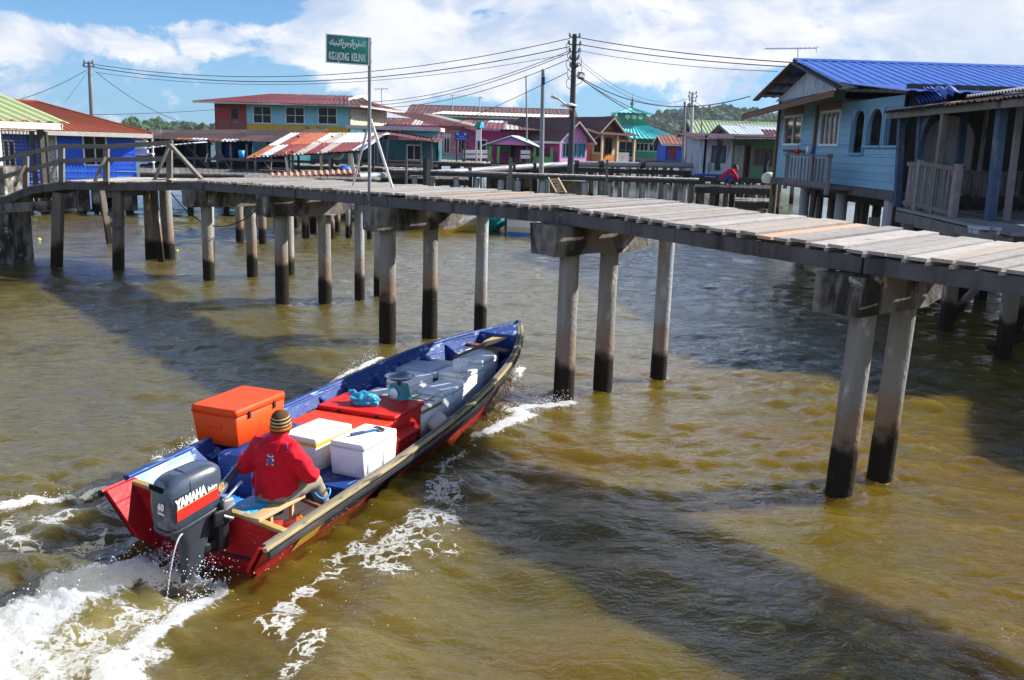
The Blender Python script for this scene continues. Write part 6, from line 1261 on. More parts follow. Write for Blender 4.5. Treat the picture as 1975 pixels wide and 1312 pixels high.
Jc = dict(turn=R(0), look=R(0), hip=(0, 0, .12), chest=(.2, 0, .38), neck=(.34, 0, .47), head=(.45, 0, .52), shl=(.27, .17, .42), ell=(.4, .24, .22), wrl=(.52, .14, .12), fdl=(1, 0, -.5), pnl=(0, 0, 1), shr=(.27, -.17, .42), elr=(.4, -.24, .22), wrr=(.52, -.14, .12), fdr=(1, 0, -.5), pnr=(0, 0, 1),
          knl=(.3, .2, .3), anl=(.18, .18, -.05), toel=(.32, .2, -.1), knr=(.3, -.2, .3), anr=(.18, -.18, -.05), toer=(.32, -.2, -.1))
make_person('person in red shirt crouching forward on the boardwalk by the patched shed', at(1393, 352, 41.8), R(5), Jc, 1.25, 'shirt_red', 'cloth_blue', hat=False, detail=False)
# ------------------------------------------------------------------ blue house on the right
XF = 9.1
Yl = XF / (ray(1497, 300).x / ray(1497, 300).y)
h = House('house', 'sky blue timber house with bright blue ribbed roof and arched verandah openings', 1497, 1736, Yl, 2.43, 2.5, 7, -90)
u = lambda px: solve_w(h.root.location, h.rz, px); zz = lambda px, py: atx(px, py, XF).z - h.zf
w1 = (u(1508), u(1541), zz(1524, 279), zz(1524, 225)); w2 = (u(1577), u(1613), zz(1595, 280), zz(1595, 216)); bd = (u(1616), u(1634), .02, zz(1625, 218))
ar = [(u(1638), u(1663), zz(1650, 297), zz(1650, 212)), (u(1668), u(1697), zz(1682, 283), zz(1682, 210)), (u(1703), u(1731), zz(1717, 283), zz(1717, 214))]
zt = 1.98
h.wall('f', 'wall_skyblue', [w1, w2] + ar, H=zt, board=.2); h.wall('f', 'wall_skyblue_vertical', z0=zt + .004, H=.62, W=u(1612)); h.wall('f', 'wall_skyblue_vertical', z0=zt + .004, H=.27, x0=u(1612), W=h.W - u(1612)); W = h.W
h.wall('l', 'wall_skyblue', board=.2); h.wall('b', 'wall_skyblue'); dr = (.55, 1.75, .02, 1.8); h.wall('r', 'wall_dim', [dr]); h.floor('beam_wood')
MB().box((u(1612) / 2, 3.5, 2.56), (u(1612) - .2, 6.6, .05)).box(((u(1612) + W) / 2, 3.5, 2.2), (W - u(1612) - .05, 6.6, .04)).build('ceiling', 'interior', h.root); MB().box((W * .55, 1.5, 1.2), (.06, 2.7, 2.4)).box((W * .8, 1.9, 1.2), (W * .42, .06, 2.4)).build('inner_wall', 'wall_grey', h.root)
for o in (w1, w2): h.window('f', *o, 'frame_white', 'pane_mirror', 2 if o is w1 else 4, 1, fw=.07)
for o in (w1, w2): MB().box(((o[0] + o[1]) / 2, -.02, o[3] + .17), (o[1] - o[0] + .1, .03, .24)).build('transom_panel', 'frame_brown', h.root)
for i, (a, b_, z0_, z1_) in enumerate(ar):
    m = MB(); c = (a + b_) / 2; r_ = (b_ - a) / 2; hz = min(r_ * 1.1, .55)
    if i < 2:
        for sg in (-1, 1):
            poly = [(c + sg * r_, -.01, z1_ - hz)] + [(c + sg * r_ * math.cos(t), -.01, z1_ - hz + hz * math.sin(t)) for t in np.linspace(.2, math.pi / 2, 7)] + [(c + sg * r_, -.01, z1_ + .002)]
            m.prism(poly, (0, 0, 0), (0, .09, 0))
    m.box((a - .03, -.02, (z0_ + z1_) / 2), (.07, .05, z1_ - z0_)).box((b_ + .03, -.02, (z0_ + z1_) / 2), (.07, .05, z1_ - z0_)).box((c, -.03, z0_), (b_ - a + .12, .1, .05)); m.build('arch', 'wall_skyblue', h.root)
MB().box((.04, -.03, 1.0), (.12, .08, 3.2)).build('corner_post', 'brown_wood', h.root); MB().box((u(1570), -.03, 1.0), (.12, .08, 2.6)).build('corner_post', 'brown_wood', h.root)
MB().box((W / 2, -.03, -.12), (W, .06, .2)).build('sill_beam', 'old_wood', h.root); MB().beam((u(1518), -.12, .92), (u(1565), -.12, .9), .06, .07).build('pole', 'dark_wood', h.root)
# balcony
m = MB(); b0, b1 = u(1566), u(1655); yb = -.75; zt_ = .78
m.box(((b0 + b1) / 2, yb / 2 - .04, -.06), (b1 - b0, .72, .1)); bal = h.root; m.build('balcony_floor', 'old_wood', bal)
m = MB(); k = 12
for i in range(k): x = b0 + (b1 - b0) * (i + .5) / k; m.box((x, yb, .35), (.10, .04, .72))
m.build('baluster', 'fence_wood', bal); MB().box(((b0 + b1) / 2, yb - .02, zt_), (b1 - b0 + .2, .16, .06)).box(((b0 + b1) / 2, yb - .04, .0), (b1 - b0, .05, .14)).build('balcony_rail', 'old_wood', bal)
for x in (b0 + .02, b1): MB().box((x, yb, .3), (.12, .1, 1.1)).build('balcony_post', 'fence_wood', bal)
for i, (fx_, col_) in enumerate(((.25, 'plastic_red'), (.5, 'white_paint'), (.62, 'cloth_blue'))):
    p = h.root.matrix_basis @ Vector((b0 + (b1 - b0) * fx_, yb, zt_ + .03)); t = thing(('flower_pot', 'bottle', 'jar')[i], ('small red flower pot on the balcony rail', 'white bottle on the balcony rail', 'dark blue jar on the balcony rail')[i], ('pot', 'bottle', 'jar')[i], p)
    MB().lathe([(0, 0), (.07, 0), (.09, .14), (.08, .14), (0, .12)] if i == 0 else [(0, 0), (.05, 0), (.05, .16), (.02, .2), (.02, .25), (0, .25)], 12).build('body', col_, t)
    if i == 0: MB().tube([(0, 0, .1), (.03, .02, .25), (.0, .05, .36)], .012, 5).lathe([(0, .32), (.07, .36), (.04, .44), (0, .46)], 7).build('leaves', 'leaf_green', t)
# main blue gable roof, ridge running into the house
XE = 8.55; yy = lambda px: XE / (ray(px, 250).x / ray(px, 250).y); loc = h.root.location
ul, ua, ur = loc.y - yy(1453), loc.y - yy(1520), loc.y - yy(1609); zl, za, zr_ = (atx(1453, 188, XE).z - h.zf, atx(1520, 119, XE).z - h.zf, atx(1609, 161, XE).z - h.zf); y0 = XE - XF; y1 = 15
m = MB(); m.corr((ur, y0, zr_), (ur, y1, zr_), (ua, y1, za), (ua, y0, za), .30, .013, 3, jag=.12, square=True); m.corr((ul, y1, zl), (ul, y0, zl), (ua, y0, za), (ua, y1, za), .30, .013, 3, square=True); rf_ = m.build('roof', 'roof_blue', h.root)
MB().prism([(ua - .2, y0 - .02, za - .03), (ua, y0 - .02, za + .05), (ua + .2, y0 - .02, za - .03), (ua, y0 - .02, za + .02)], (0, 0, 0), (0, y1 - y0, 0)).build('ridge_cap', 'roof_blue', rf_)
MB().beam((ul, y0 - .01, zl - .12), (ua, y0 - .01, za - .1), .05, .2, up=(0, 1, 0)).build('fascia', 'brown_wood', h.root); MB().beam((ur, y0 - .01, zr_ - .12), (ua, y0 - .01, za - .1), .05, .2, up=(0, 1, 0)).build('fascia', 'fascia_dark', h.root)
MB().prism([(ul + .6, .0, 2.62), (ur - .2, .0, 2.62), (ua, .0, za - .25)], (0, 0, 0), (0, .08, 0)).build('gable_wall', 'wall_cream' if False else 'wall_shed_white', h.root)
m = MB()
for f in (.25, .5, .75): m.beam((ul + (ua - ul) * f, y0, zl + (za - zl) * f - .16), (ul + (ua - ul) * f, 3, zl + (za - zl) * f - .16), .06, .1)
m.build('rafter', 'dark_wood', h.root)
# lean-to awning along the gable front
XA = 8.0; ya = lambda px: XA / (ray(px, 220).x / ray(px, 220).y); a0, a1 = loc.y - ya(1432), loc.y - ya(1604); q0, q1 = atx(1432, 224, XA).z - h.zf, atx(1604, 178, XA).z - h.zf
m = MB(); m.corr((a0, XA - XF, q0 + .06), (a1, XA - XF, q1 + .06), (u(1601), .05, q1 + .30), (a0 + .8, .05, q0 + .36), .2, .02, 1); m.build('awning', 'roof_dark', h.root); MB().beam((a0, XA - XF - .01, q0 - .04), (a1, XA - XF - .01, q1 - .04), .05, .17).build('awning_fascia', 'brown_wood', h.root)
# loose lower row of blue sheets and the crumpled hanging piece
m = MB(); YB = 24.2; q_ = lambda x, y, z: Vector((x, y, z)); pts = [q_(8.75, 24.6, 5.02), q_(8.75, 21.4, 4.72), q_(16, 21.3, 4.72)]; pt2 = [q_(9.3, 25.2, 5.12), q_(9.6, 25.2, 5.12), q_(16, 25.2, 5.12)]; inv_h = (Matrix.Translation(h.root.location) @ Matrix.Rotation(h.rz, 4, 'Z')).inverted()
tr = lambda v: inv_h @ v
m.corr(tr(pts[1]), tr(pts[2]), tr(pt2[2]), tr(q_(8.75, 25.2, 5.12)), .30, .013, 2, jag=.18, square=True)
m.build('roof_edge', 'roof_blue', h.root)
m = MB(); A_, B_, C_, D_ = (tr(atx(x, y, Y)) for x, y, Y in ((1773, 199, 8.85), (1822, 187, 8.85), (1800, 168, 9.5), (1752, 174, 9.4))); m.corr(A_, B_, C_, D_, .17, .05, 3, sag=.12); E_ = tr(atx(1850, 176, 9.0)); m.corr(B_, E_, tr(atx(1838, 169, 9.5)), C_, .17, .05, 2, sag=-.08); m.build('hanging_sheet', 'roof_blue', h.root)
for px_, mt_, rr_ in ((1490, 'pile_wood', .13), (1551, 'pile_pipe', .15), (1622, 'pile_pipe', .17), (1722, 'pile_pipe', .22)):
    x = u(px_); MB().tube([(x, .15, -3.2), (x, .15, -.22)], rr_, 14).build('stilt', mt_, h.root)
for i in range(5):
    for y in (2.2, 4.6, 6.8): MB().box((W * (i + .4) / 5, y, -1.7), (.2, .2, 3.0)).build('stilt', 'pile_wood', h.root)
rn = random.Random(31)
for i in range(22): x, y = rn.uniform(.3, W - .2), rn.uniform(.9, 6.8); MB().tube([(x, y, -3.1), (x + rn.uniform(-.15, .15), y, -.22)], rn.uniform(.08, .15), 8).build('stilt', 'pile_wood', h.root)
MB().beam((0, 1.2, -.42), (W, 1.2, -.42), .1, .3).build('beam', 'dark_wood', h.root); MB().beam((0, 5, -.5), (W, 5, -.5), .1, .4).build('beam', 'dark_wood', h.root)
MB().beam((0, 3, -.75), (W, 3, -.75), .1, .12).build('beam', 'cloth_blue', h.root)
MB(h.T('r')).box((3.6, .06, -.75), (7.2, .05, 1.05)).build('shade_board', 'wall_dim', h.root)  # dark board added to stand in for the shade under the floor
# dark doorway in the side wall of the verandah
c = (dr[0] + dr[1]) / 2; m = MB(h.T('r'))
for sg in (-1, 1): m.prism([(c + sg * .6, -.01, 1.2)] + [(c + sg * .6 * math.cos(t), -.01, 1.2 + .6 * math.sin(t)) for t in np.linspace(.2, math.pi / 2, 6)] + [(c + sg * .6, -.01, 1.81)], (0, 0, 0), (0, .09, 0))
m.build('arch', 'wall_dim', h.root)
# antenna on its roof
def antenna(label, px, py0, py1, xl, xr_, Y, n=9):
    a, b_ = at(px, py0, Y), at(px, py1, Y); o = thing('antenna', label, 'tv antenna', a); r_ = .02 * Y / 40
    MB().tube([(0, 0, 0), b_ - a], r_, 6).build('mast', 'pole_pale', o); p, q = at(xl, py1 + 1, Y) - a, at(xr_, py1, Y) - a; m = MB().tube([p, q], r_ * .8, 6)
    for i in range(n): c = p.lerp(q, i / (n - 1)); m.tube([c + Vector((0, -.3, 0)), c + Vector((0, .3, 0))], r_ * .5, 5)
    c = q; m.tube([c + Vector((0, 0, -.12)), c + Vector((0, 0, .06))], r_ * .7, 5); m.build('boom', 'pole_pale', o); return o
antenna('long horizontal television antenna on the bright blue roof', 1539, 121, 93, 1476, 1575, 29, 12); antenna('television antenna on the maroon roof of the two storey house', 736, 207, 171, 722, 748, 62, 5); antenna('small antenna on the farthest hall roof, left one', 873, 215, 183, 868, 878, 86, 3); antenna('small antenna on the farthest hall roof, right one', 925, 217, 188, 921, 929, 86, 3)
# ------------------------------------------------------------------ planked yard and porch on the right
zp = 2.08
yd = deckslab('platform', 'shaded dark plank yard at the right beside the footbridge', [(8.05, 14.9), (15, 14.9), (15, 21.6), (8.9, 21.6)], zp, n=0, mt='fence_wood')
ofs = yd.location; q = lambda x, y, z=0: Vector((x, y, z)) - ofs
for x in (8.3, 9.6, 11, 12.4):
    for y in (15.1, 17.2, 19.5, 21.3): MB().box(q(x, y, .6), (.2, .2, 2.5)).build('pile', 'pile_wood', yd)
for a, b_ in (((8.2, 17.4, -.1), (9.6, 17.2, 1.95)), ((10.9, 15.2, -.2), (9.0, 15.3, 1.95)), ((8.1, 15.2, .1), (9.9, 15.0, .8)), ((8.3, 19.3, 0), (9.2, 19.4, 1.9))): MB().beam(q(*a), q(*b_), .2, .09).build('brace', 'pile_wood', yd)
MB().beam(q(8.0, 14.88, zp - .22), q(15, 14.88, zp - .22), .06, .2).build('beam', 'old_wood', yd); MB().beam(q(8.02, 14.85, zp - .2), q(8.9, 21.5, zp - .2), .08, .24).build('beam', 'old_wood', yd)
def fence(label, a, b_, hgt, n, mt='fence_wood', posts=True, slack=.03):
    a, b_ = Vector(a), Vector(b_); o = thing('fence', label, 'fence', a); d = b_ - a; m = MB(); rn = random.Random(n + int(a.x * 10))
    for i in range(n):
        p = d * ((i + .5) / n); m.beam(p + Vector((0, 0, rn.uniform(-.04, .02))), p + Vector((rn.uniform(-slack, slack), 0, hgt + rn.uniform(-.05, .03))), .035, d.length / n * .66, up=(1, 0, 0))
    m.build('slats', mt, o); y = Vector((.03, 0, 0)); MB().beam(Vector((0, 0, hgt - .02)) - y, d + Vector((0, 0, hgt - .05)) - y, .06, .09).build('rail', 'old_wood', o); MB().beam(Vector((0, 0, .08)) - y, d + Vector((0, 0, .08)) - y, .06, .09).build('rail', 'old_wood', o)
    if posts:
        for p in (Vector((0, 0, 0)), d): MB().box(p + Vector((0, 0, hgt / 2 - .2)), (.14, .14, hgt + .5), b=.01).build('post', 'fence_wood', o)
    return o
f1a, f1b = atx(1768, 388, 8.95), atx(1838, 412, 8.75); f1a.z = f1b.z = zp
fence('weathered slat fence panel leaning at the yard corner', (f1a.x, f1a.y, zp + .06), (f1b.x, f1b.y, zp), 1.0, 17); fence('narrow slat fence panel against the blue house corner', (9.0, 21.4, zp + .05), (f1a.x, f1a.y + .1, zp + .06), .98, 8, posts=False)
f2a, f2b = atz(1858, 362, zp + .25), atz(1918, 386, zp + .05); fence('slat gate standing back on the planked yard', (f2a.x, f2a.y, zp), (f2b.x, f2b.y, zp), .95, 14, posts=False); fence('low slat fence at the back of the verandah', (9.3, 21.35, zp + .35), (11.6, 21.35, zp + .35), .55, 18, posts=False)
p = atz(1770, 402, zp - .6); t = thing('post', 'tall thin grey post in front of the slat fence panel', 'post', (8.85, 19.6, zp - 1.4)); MB().box((0, 0, 1.85), (.13, .13, 3.7), b=.01).build('shaft', 'old_wood', t)
# porch roof, posts, back wall (continues right past the frame)
po = thing('porch', 'open porch with sagging roof over the planked yard', 'porch', (9.2, 14.8, zp)); ofp = po.location; e0 = atx(1708, 216, 8.75) - ofp; e1 = atx(1985, 184, 8.75) - ofp
m = MB(); m.sheets(e0, e1, e1 + Vector((4.6, 0, .75)), e0 + Vector((4.6, 0, .75)), .8, 2, .18, .02, jag=.08); m.build('roof', 'roof_dark', po); MB().beam(e0 + Vector((.05, 0, -.1)), e1 + Vector((.05, 0, -.1)), .06, .14).build('fascia', 'old_wood', po)
g0, g1 = atx(1862, 186, 9.3) - ofp, atx(2010, 166, 9.3) - ofp; m = MB(); m.corr(g0, g1 + Vector((0, -1.2, 0)), g1 + Vector((4.2, -1.2, .75)), g0 + Vector((4.2, 0, .75)), .12, .025, 2); m.build('roof_sheet', 'roof_greylight', po)
m = MB(); m.sheets(e0 + Vector((-.03, -.2, .02)), e0.lerp(e1, .55) + Vector((-.03, 0, .02)), e0.lerp(e1, .55) + Vector((.5, 0, .1)), e0 + Vector((.5, -.2, .1)), .7, 1, .15, .015); m.build('roof_edge', 'roof_patchwork', po)
for (px0, py0, px1, py1, wd_, mt_, Xp) in ((1738, 330, 1740, 214, .14, 'post_blue', 9.0), (1772, 345, 1779, 212, .14, 'post_blue', 9.1), (1852, 320, 1862, 205, .13, 'post_blue', 10.2), (1914, 388, 1934, 205, .16, 'post_blue', 9.1), (1956, 320, 1970, 195, .10, 'fence_wood', 9.6)):
    a, b_ = atx(px0, py0, Xp), atx(px1, py1, Xp); MB().beam(Vector((a.x, a.y, zp)) - ofp, b_ - ofp, wd_, wd_).build('porch_post', mt_, po)
for px_ in (1742, 1781):   # curved brackets
    b_ = atx(px_, 216, 9.05) - ofp; poly = [b_ + Vector((0, 0, .0)), b_ + Vector((0, -.75, .0))] + [b_ + Vector((0, -.75 + .72 * math.sin(t), -.72 * (1 - math.cos(t)))) for t in np.linspace(.2, 1.45, 6)] + [b_ + Vector((0, 0, -.75))]; MB().prism(poly, (0, 0, 0), (.05, 0, 0)).build('bracket', 'post_blue', po)
bw_ = MB(Matrix.Translation(Vector((11.7, 21.3, zp)) - ofp) @ Matrix.Rotation(R(-90), 4, 'Z')).wall(7.2, 2.8, [(1.2, 2.3, .9, 2.0), (3.6, 4.4, .0, 1.9)], .1, .25).build('back_wall', 'wall_dim', po)
T_ = Matrix.Translation(Vector((11.7, 21.3, zp)) - ofp) @ Matrix.Rotation(R(-90), 4, 'Z'); m = MB(T_).box((1.75, -.02, .9), (1.2, .06, .07)).box((1.75, -.02, 2.0), (1.2, .06, .07)).box((1.2, -.02, 1.45), (.07, .06, 1.1)).box((2.3, -.02, 1.45), (.07, .06, 1.1)).box((1.75, -.02, 1.45), (.05, .05, 1.1)); wn = m.build('window', 'wall_skyblue_vertical', po); MB(T_).box((1.75, .05, 1.45), (1.05, .015, 1.05)).build('pane', 'pane_dark', wn)
MB(Matrix.Translation(Vector((11.7, 21.3, zp)) - ofp) @ Matrix.Rotation(R(-90), 4, 'Z')).box((5.8, -.03, .6), (2.4, .05, 1.2)).build('panel', 'wall_blue', po)
MB(Matrix.Translation(-ofp)).box((13.4, 18.0, zp + 1.4), (.1, 7, 2.8)).box((12.5, 14.85, zp + 1.4), (1.8, .1, 2.8)).build('back_wall', 'interior', po)
t = thing('plant_pot', 'red flower pot with bright green leaves hanging on the fence post', 'flower pot', atx(1845, 350, 8.8)); lf = MB(); rn = random.Random(2)
MB().lathe([(0, 0), (.09, 0), (.12, .2), (.11, .2), (0, .17)], 16).build('pot', 'pot_red', t)
for i in range(46):
    a = rn.uniform(0, 6.28); r_ = rn.uniform(.05, .26); c = Vector((r_ * math.cos(a), r_ * math.sin(a), .2 + rn.uniform(.02, .2))); d = Vector((math.cos(a), math.sin(a), rn.uniform(-.4, .5))).normalized(); s_ = d.cross(Vector((0, 0, 1))).normalized(); l = rn.uniform(.07, .12); lf.add([c - d * l * .5, c + s_ * l * .28, c + d * l * .6, c - s_ * l * .28], [(0, 1, 2, 3)])
lf.build('leaves', 'leaf_green', t)
def tub(nm, label, cat, px, py, r_, hh, mt, plant=0):
    o = thing(nm, label, cat, atz(px, py, zp)); MB().lathe([(0, 0), (r_ * .8, 0), (r_, hh), (r_ * .93, hh), (r_ * .75, .03), (0, .03)], 20).build('body', mt, o)
    if plant:
        l = MB(); rn = random.Random(int(px))
        for i in range(plant):
            a = rn.uniform(0, 6.28); c = Vector((math.cos(a) * rn.uniform(.02, .25), math.sin(a) * rn.uniform(.02, .25), hh + rn.uniform(.1, .75))); d = Vector((math.cos(a), math.sin(a), rn.uniform(-.3, .8))).normalized(); s_ = d.cross(Vector((0, 0, 1))).normalized(); g = rn.uniform(.06, .12); l.add([c - d * g * .5, c + s_ * g * .25, c + d * g * .6, c - s_ * g * .25], [(0, 1, 2, 3)])
        l.tube([(0, 0, hh * .8), (.03, 0, hh + .4), (0, .04, hh + .7)], .012, 5); l.build('leaves', 'leaf_green', o)
    return o
tb_ = tub('tub', 'tall teal tub on the planked yard with a red pot on top', 'tub', 1940, 400, .17, .42, 'scale_teal'); o = tub('flower_pot', 'dark red flower pot with a sparse plant standing on the teal tub', 'flower pot', 1940, 400, .15, .26, 'pot_red', 40); o.location.z += .42; tub('pail', 'small grey pail beside the teal tub', 'pail', 1918, 398, .13, .26, 'wall_grey')
t = thing('pole', 'thin slanted pole leaning in front of the teal tub', 'pole', atz(1935, 404, zp)); MB().beam((0, 0, 0), at(1968, 325, t.location.y + .4) - t.location, .05, .04).build('shaft', 'wall_skyblue', t)
t = thing('stool', 'small white box stool on the planked yard near the bridge', 'stool', atz(1898, 446, zp)); MB().box((0, 0, .05), (.42, .3, .05), b=.01).box((-.17, 0, .0), (.04, .26, .08)).box((.17, 0, 0), (.04, .26, .08)).build('top', 'wall_shed_white', t)
# unseen house added just outside the frame: its roof shades the water at the right edge
hn = House('house', 'unseen timber house with dark metal roof added to shade the water', 1497, 1600, 14.2, 2.1, 2.1, 5, 0); hn.root.location = (13.0, 9.0, 2.1); hn.W = 6; hn.D = 6
for s_ in 'frbl': hn.wall(s_, 'wall_skyblue')
hn.floor(); hn.stilts(4, 3); hn.gable_x('roof_dark', 1.1, .5)
# ------------------------------------------------------------------ walkways in the middle distance
deckslab('jetty', 'narrow grey plank jetty crossing behind the main footbridge', [(X(738, 39), 39.0), (X(1352, 39), 39.0), (X(1352, 40.4), 40.4), (X(738, 40.4), 40.4)], 2.10, .15, n=15, mt='deck_wood', pm='pile_pipe')
deckslab('jetty', 'pipe carrying walkway in front of the pink and magenta houses', [(X(1045, 49), 49.0), (X(1362, 49), 49.0), (X(1362, 50.2), 50.2), (X(1045, 50.2), 50.2)], 2.22, .18, n=9, mt='dark_wood', pm='pile_concrete')
deckslab('platform', 'orange edged plank deck in front of the pink house', [(X(742, 51.5), 51.5), (X(947, 51.5), 51.5), (X(947, 59), 59), (X(742, 59), 59)], 2.26, .18, n=7, mt='deck_wood'); deckslab('platform', 'dark deck in front of the magenta and cream houses', [(X(948, 54), 54), (X(1180, 56), 56), (X(1180, 64), 64), (X(948, 60), 60)], 2.1, .2, n=8, mt='dark_wood')
deckslab('boardwalk', 'far boardwalk leading toward the mosque', [(X(1150, 88), 88), (X(1345, 88), 88), (X(1345, 96), 96), (X(1150, 96), 96)], 2.28, .3, n=11, mt='dark_wood'); deckslab('boardwalk', 'long boardwalk behind the jetty at left of the poles', [(X(560, 47), 47), (X(830, 47), 47), (X(830, 48.5), 48.5), (X(560, 48.5), 48.5)], 1.95, .25, n=7, mt='deck_wood')
P_ = thing('water_pipe', 'fat grey water pipe bending along the walkway', 'water pipe', at(1112, 316, 48.7)); o_ = P_.location
MB().tube([at(1112, 316, 48.7) - o_, at(1240, 318, 48.7) - o_, at(1362, 320, 48.7) - o_], .14, 12).build('pipe', 'pipe_grey', P_); MB().tube([at(1108, 316, 48.7) - o_, at(1025, 321, 46.5) - o_, at(905, 330, 43) - o_, at(800, 336, 41) - o_, at(690, 341, 37) - o_], .14, 12).build('pipe', 'pipe_grey', P_)
for px_, py_, Y in ((1112, 316, 48.7), (1030, 320.6, 46.6), (990, 323.6, 45.4), (1160, 316.8, 48.7), (1240, 318, 48.7), (905, 330, 43)): c = at(px_, py_, Y) - o_; MB().tube([c - Vector((.12, 0, 0)), c + Vector((.12, 0, 0))], .19, 12).build('flange', 'pole_black', P_)
for px_, y0_, y1_, Y, mt_, lb in ((984, 368, 304, 38.7, 'rail_wood', 'thick grey post beside the jetty near the boats'), (1170, 392, 308, 38.6, 'old_wood', 'grey post on the jetty right of the main utility pole'), (783, 352, 305, 38.5, 'rail_wood', 'thin crooked stick post near the sign struts'), (819, 352, 305, 38.6, 'dark_wood', 'dark double post on the jetty right of the sign'), (826, 352, 307, 38.5, 'rail_wood', 'pale plank post beside the dark double post'), (975, 460, 408, 33, 'dark_wood', 'thin mooring stick between the two moored boats'), (792, 460, 428, 34, 'dark_wood', 'short mooring stick left of the cream moored boat'), (978, 380, 340, 38.4, 'old_wood', 'short broken stick under the jetty')):
    a, b_ = at(px_, y0_, Y), at(px_ + 1, y1_, Y); t = thing('post', lb, 'post', a); MB().beam((0, 0, -.4), b_ - a, .16 if 'thick' in lb or 'dark double' in lb else .09, .09).build('shaft', mt_, t)
t = thing('ladder', 'short wooden ladder leaning under the jetty', 'ladder', at(1083, 372, 38.3)); b_ = at(1067, 343, 38.8) - t.location; m = MB()
for s_ in (-.2, .2): m.beam((s_, 0, 0), b_ + Vector((s_, 0, 0)), .06, .05)
for i in range(5): c = b_ * ((i + .5) / 5); m.beam(c + Vector((-.2, 0, 0)), c + Vector((.2, 0, 0)), .05, .05)
m.build('frame', 'new_wood', t)
t = thing('concrete_base', 'pale concrete block under the jetty by the utility pole', 'concrete block', at(1098, 345, 40.0)); MB().box((0, .6, -1.6), (1.6, .9, 3.0), b=.04).build('block', 'pile_pale', t)
t = thing('roof_sheet', 'orange corrugated sheet lying on the platform edge behind the bridge', 'roof sheet', at(518, 343, 31)); o_ = t.location; m = MB(); m.corr(at(518, 342, 31) - o_, at(690, 333, 33) - o_, at(690, 326, 35.5) - o_, at(518, 334, 33.5) - o_, .22, .04, 1); m.build('sheet', 'roof_orange', t)
MB().beam(at(518, 346, 31.05) - o_, at(680, 338, 33.05) - o_, .06, .14).build('edge_board', 'roof_orange', t)
for px_ in (530, 600, 670): p = at(px_, 345 - (px_ - 518) * .05, 33.2) - o_; MB().box((p.x, p.y, -(o_.z + p.z) / 2 - .3), (.14, .14, o_.z + p.z + .4)).build('leg', 'pile_wood', t)
def white_rail(label, px0, px1, y0_, y1_, Y):
    a = at(px0, y1_, Y); o = thing('railing', label, 'railing', a); b_ = at(px1, y1_, Y) - a; hh = at(px0, y0_, Y).z - a.z; m = MB()
    for z_ in (hh - .08, hh * .45): m.beam((0, 0, z_), b_ + Vector((0, 0, z_)), .06, .2)
    m.build('rail', 'white_paint', o); m = MB()
    for x in (0, b_.x): m.box((x, .04, hh / 2), (.12, .1, hh + .1))
    m.build('post', 'rail_wood', o); MB().beam((b_.x, 0, hh), (b_.x + .35, 0, 0), .1, .06).build('brace', 'rail_wood', o)
white_rail('white two bar railing in front of the pink house', 893, 940, 290, 312, 54); white_rail('small white railing at the magenta porch steps', 1004, 1022, 291, 312, 54.5)
nb = thing('notice_board', 'small roofed white notice board on two posts', 'notice board', at(919, 313, 53)); o_ = nb.location
for px_ in (919, 927): a = at(px_, 313, 53) - o_; MB().tube([a, at(px_, 245, 53) - o_], .045, 8).build('post', 'pole_pale', nb)
c = at(923, 261, 53) - o_; MB().box(c + Vector((0, -.05, 0)), (.28, .04, .62)).build('panel', 'letter_white', nb); MB().box(c + Vector((0, -.05, .39)), (.26, .04, .14)).build('panel', 'wall_faded_red', nb)
A_, B_ = at(913, 247, 53) - o_, at(933, 245, 53) - o_; ap = at(921, 235, 53) - o_; MB().corr(A_ + Vector((.35, -.4, 0)), B_ + Vector((0, .4, 0)), ap + Vector((.3, .4, 0)), ap + Vector((.2, -.4, 0)), .1, .01, 1).build('roof', 'plastic_cyan', nb); MB().prism([A_, A_ + Vector((.38, 0, 0)), ap + Vector((.2, 0, 0)), ap], (0, -.35, 0), (0, -.3, 0)).build('gable', 'trim_green_teal', nb)
bs = thing('information_board', 'dark blue information board with two white emblems', 'sign', at(883, 312, 53.5)); o_ = bs.location
for px_ in (881, 896): MB().tube([at(px_, 312, 53.5) - o_, at(px_, 270, 53.5) - o_], .05, 8).build('post', 'pole_black', bs)
c = at(890, 263, 53.4) - o_; w_ = at(902, 263, 53.4).x - at(877, 263, 53.4).x; hh = at(890, 255, 53.4).z - at(890, 272, 53.4).z; pn = MB().box(c, (w_, .05, hh)).build('panel', 'sign_blue', bs)
m = MB()
for x in (-.3, .3): m.lathe([(0, 0), (.075, 0), (.075, .012), (0, .012)], 14, c + Vector((w_ * x, -.026, hh * .26)), T=Matrix.Rotation(R(90), 4, 'X'))
m.build('emblem', 'pole_pale', pn); m = MB()
for z_, f in ((-.02, .45), (-.28, .78)):
    for i in range(9): x = (-.5 + (i + .5) / 9) * w_ * f; m.box(c + Vector((x, -.028, hh * z_)), (w_ * f / 9 * .7, .006, hh * .07))
m.build('lettering', 'pole_pale', pn)
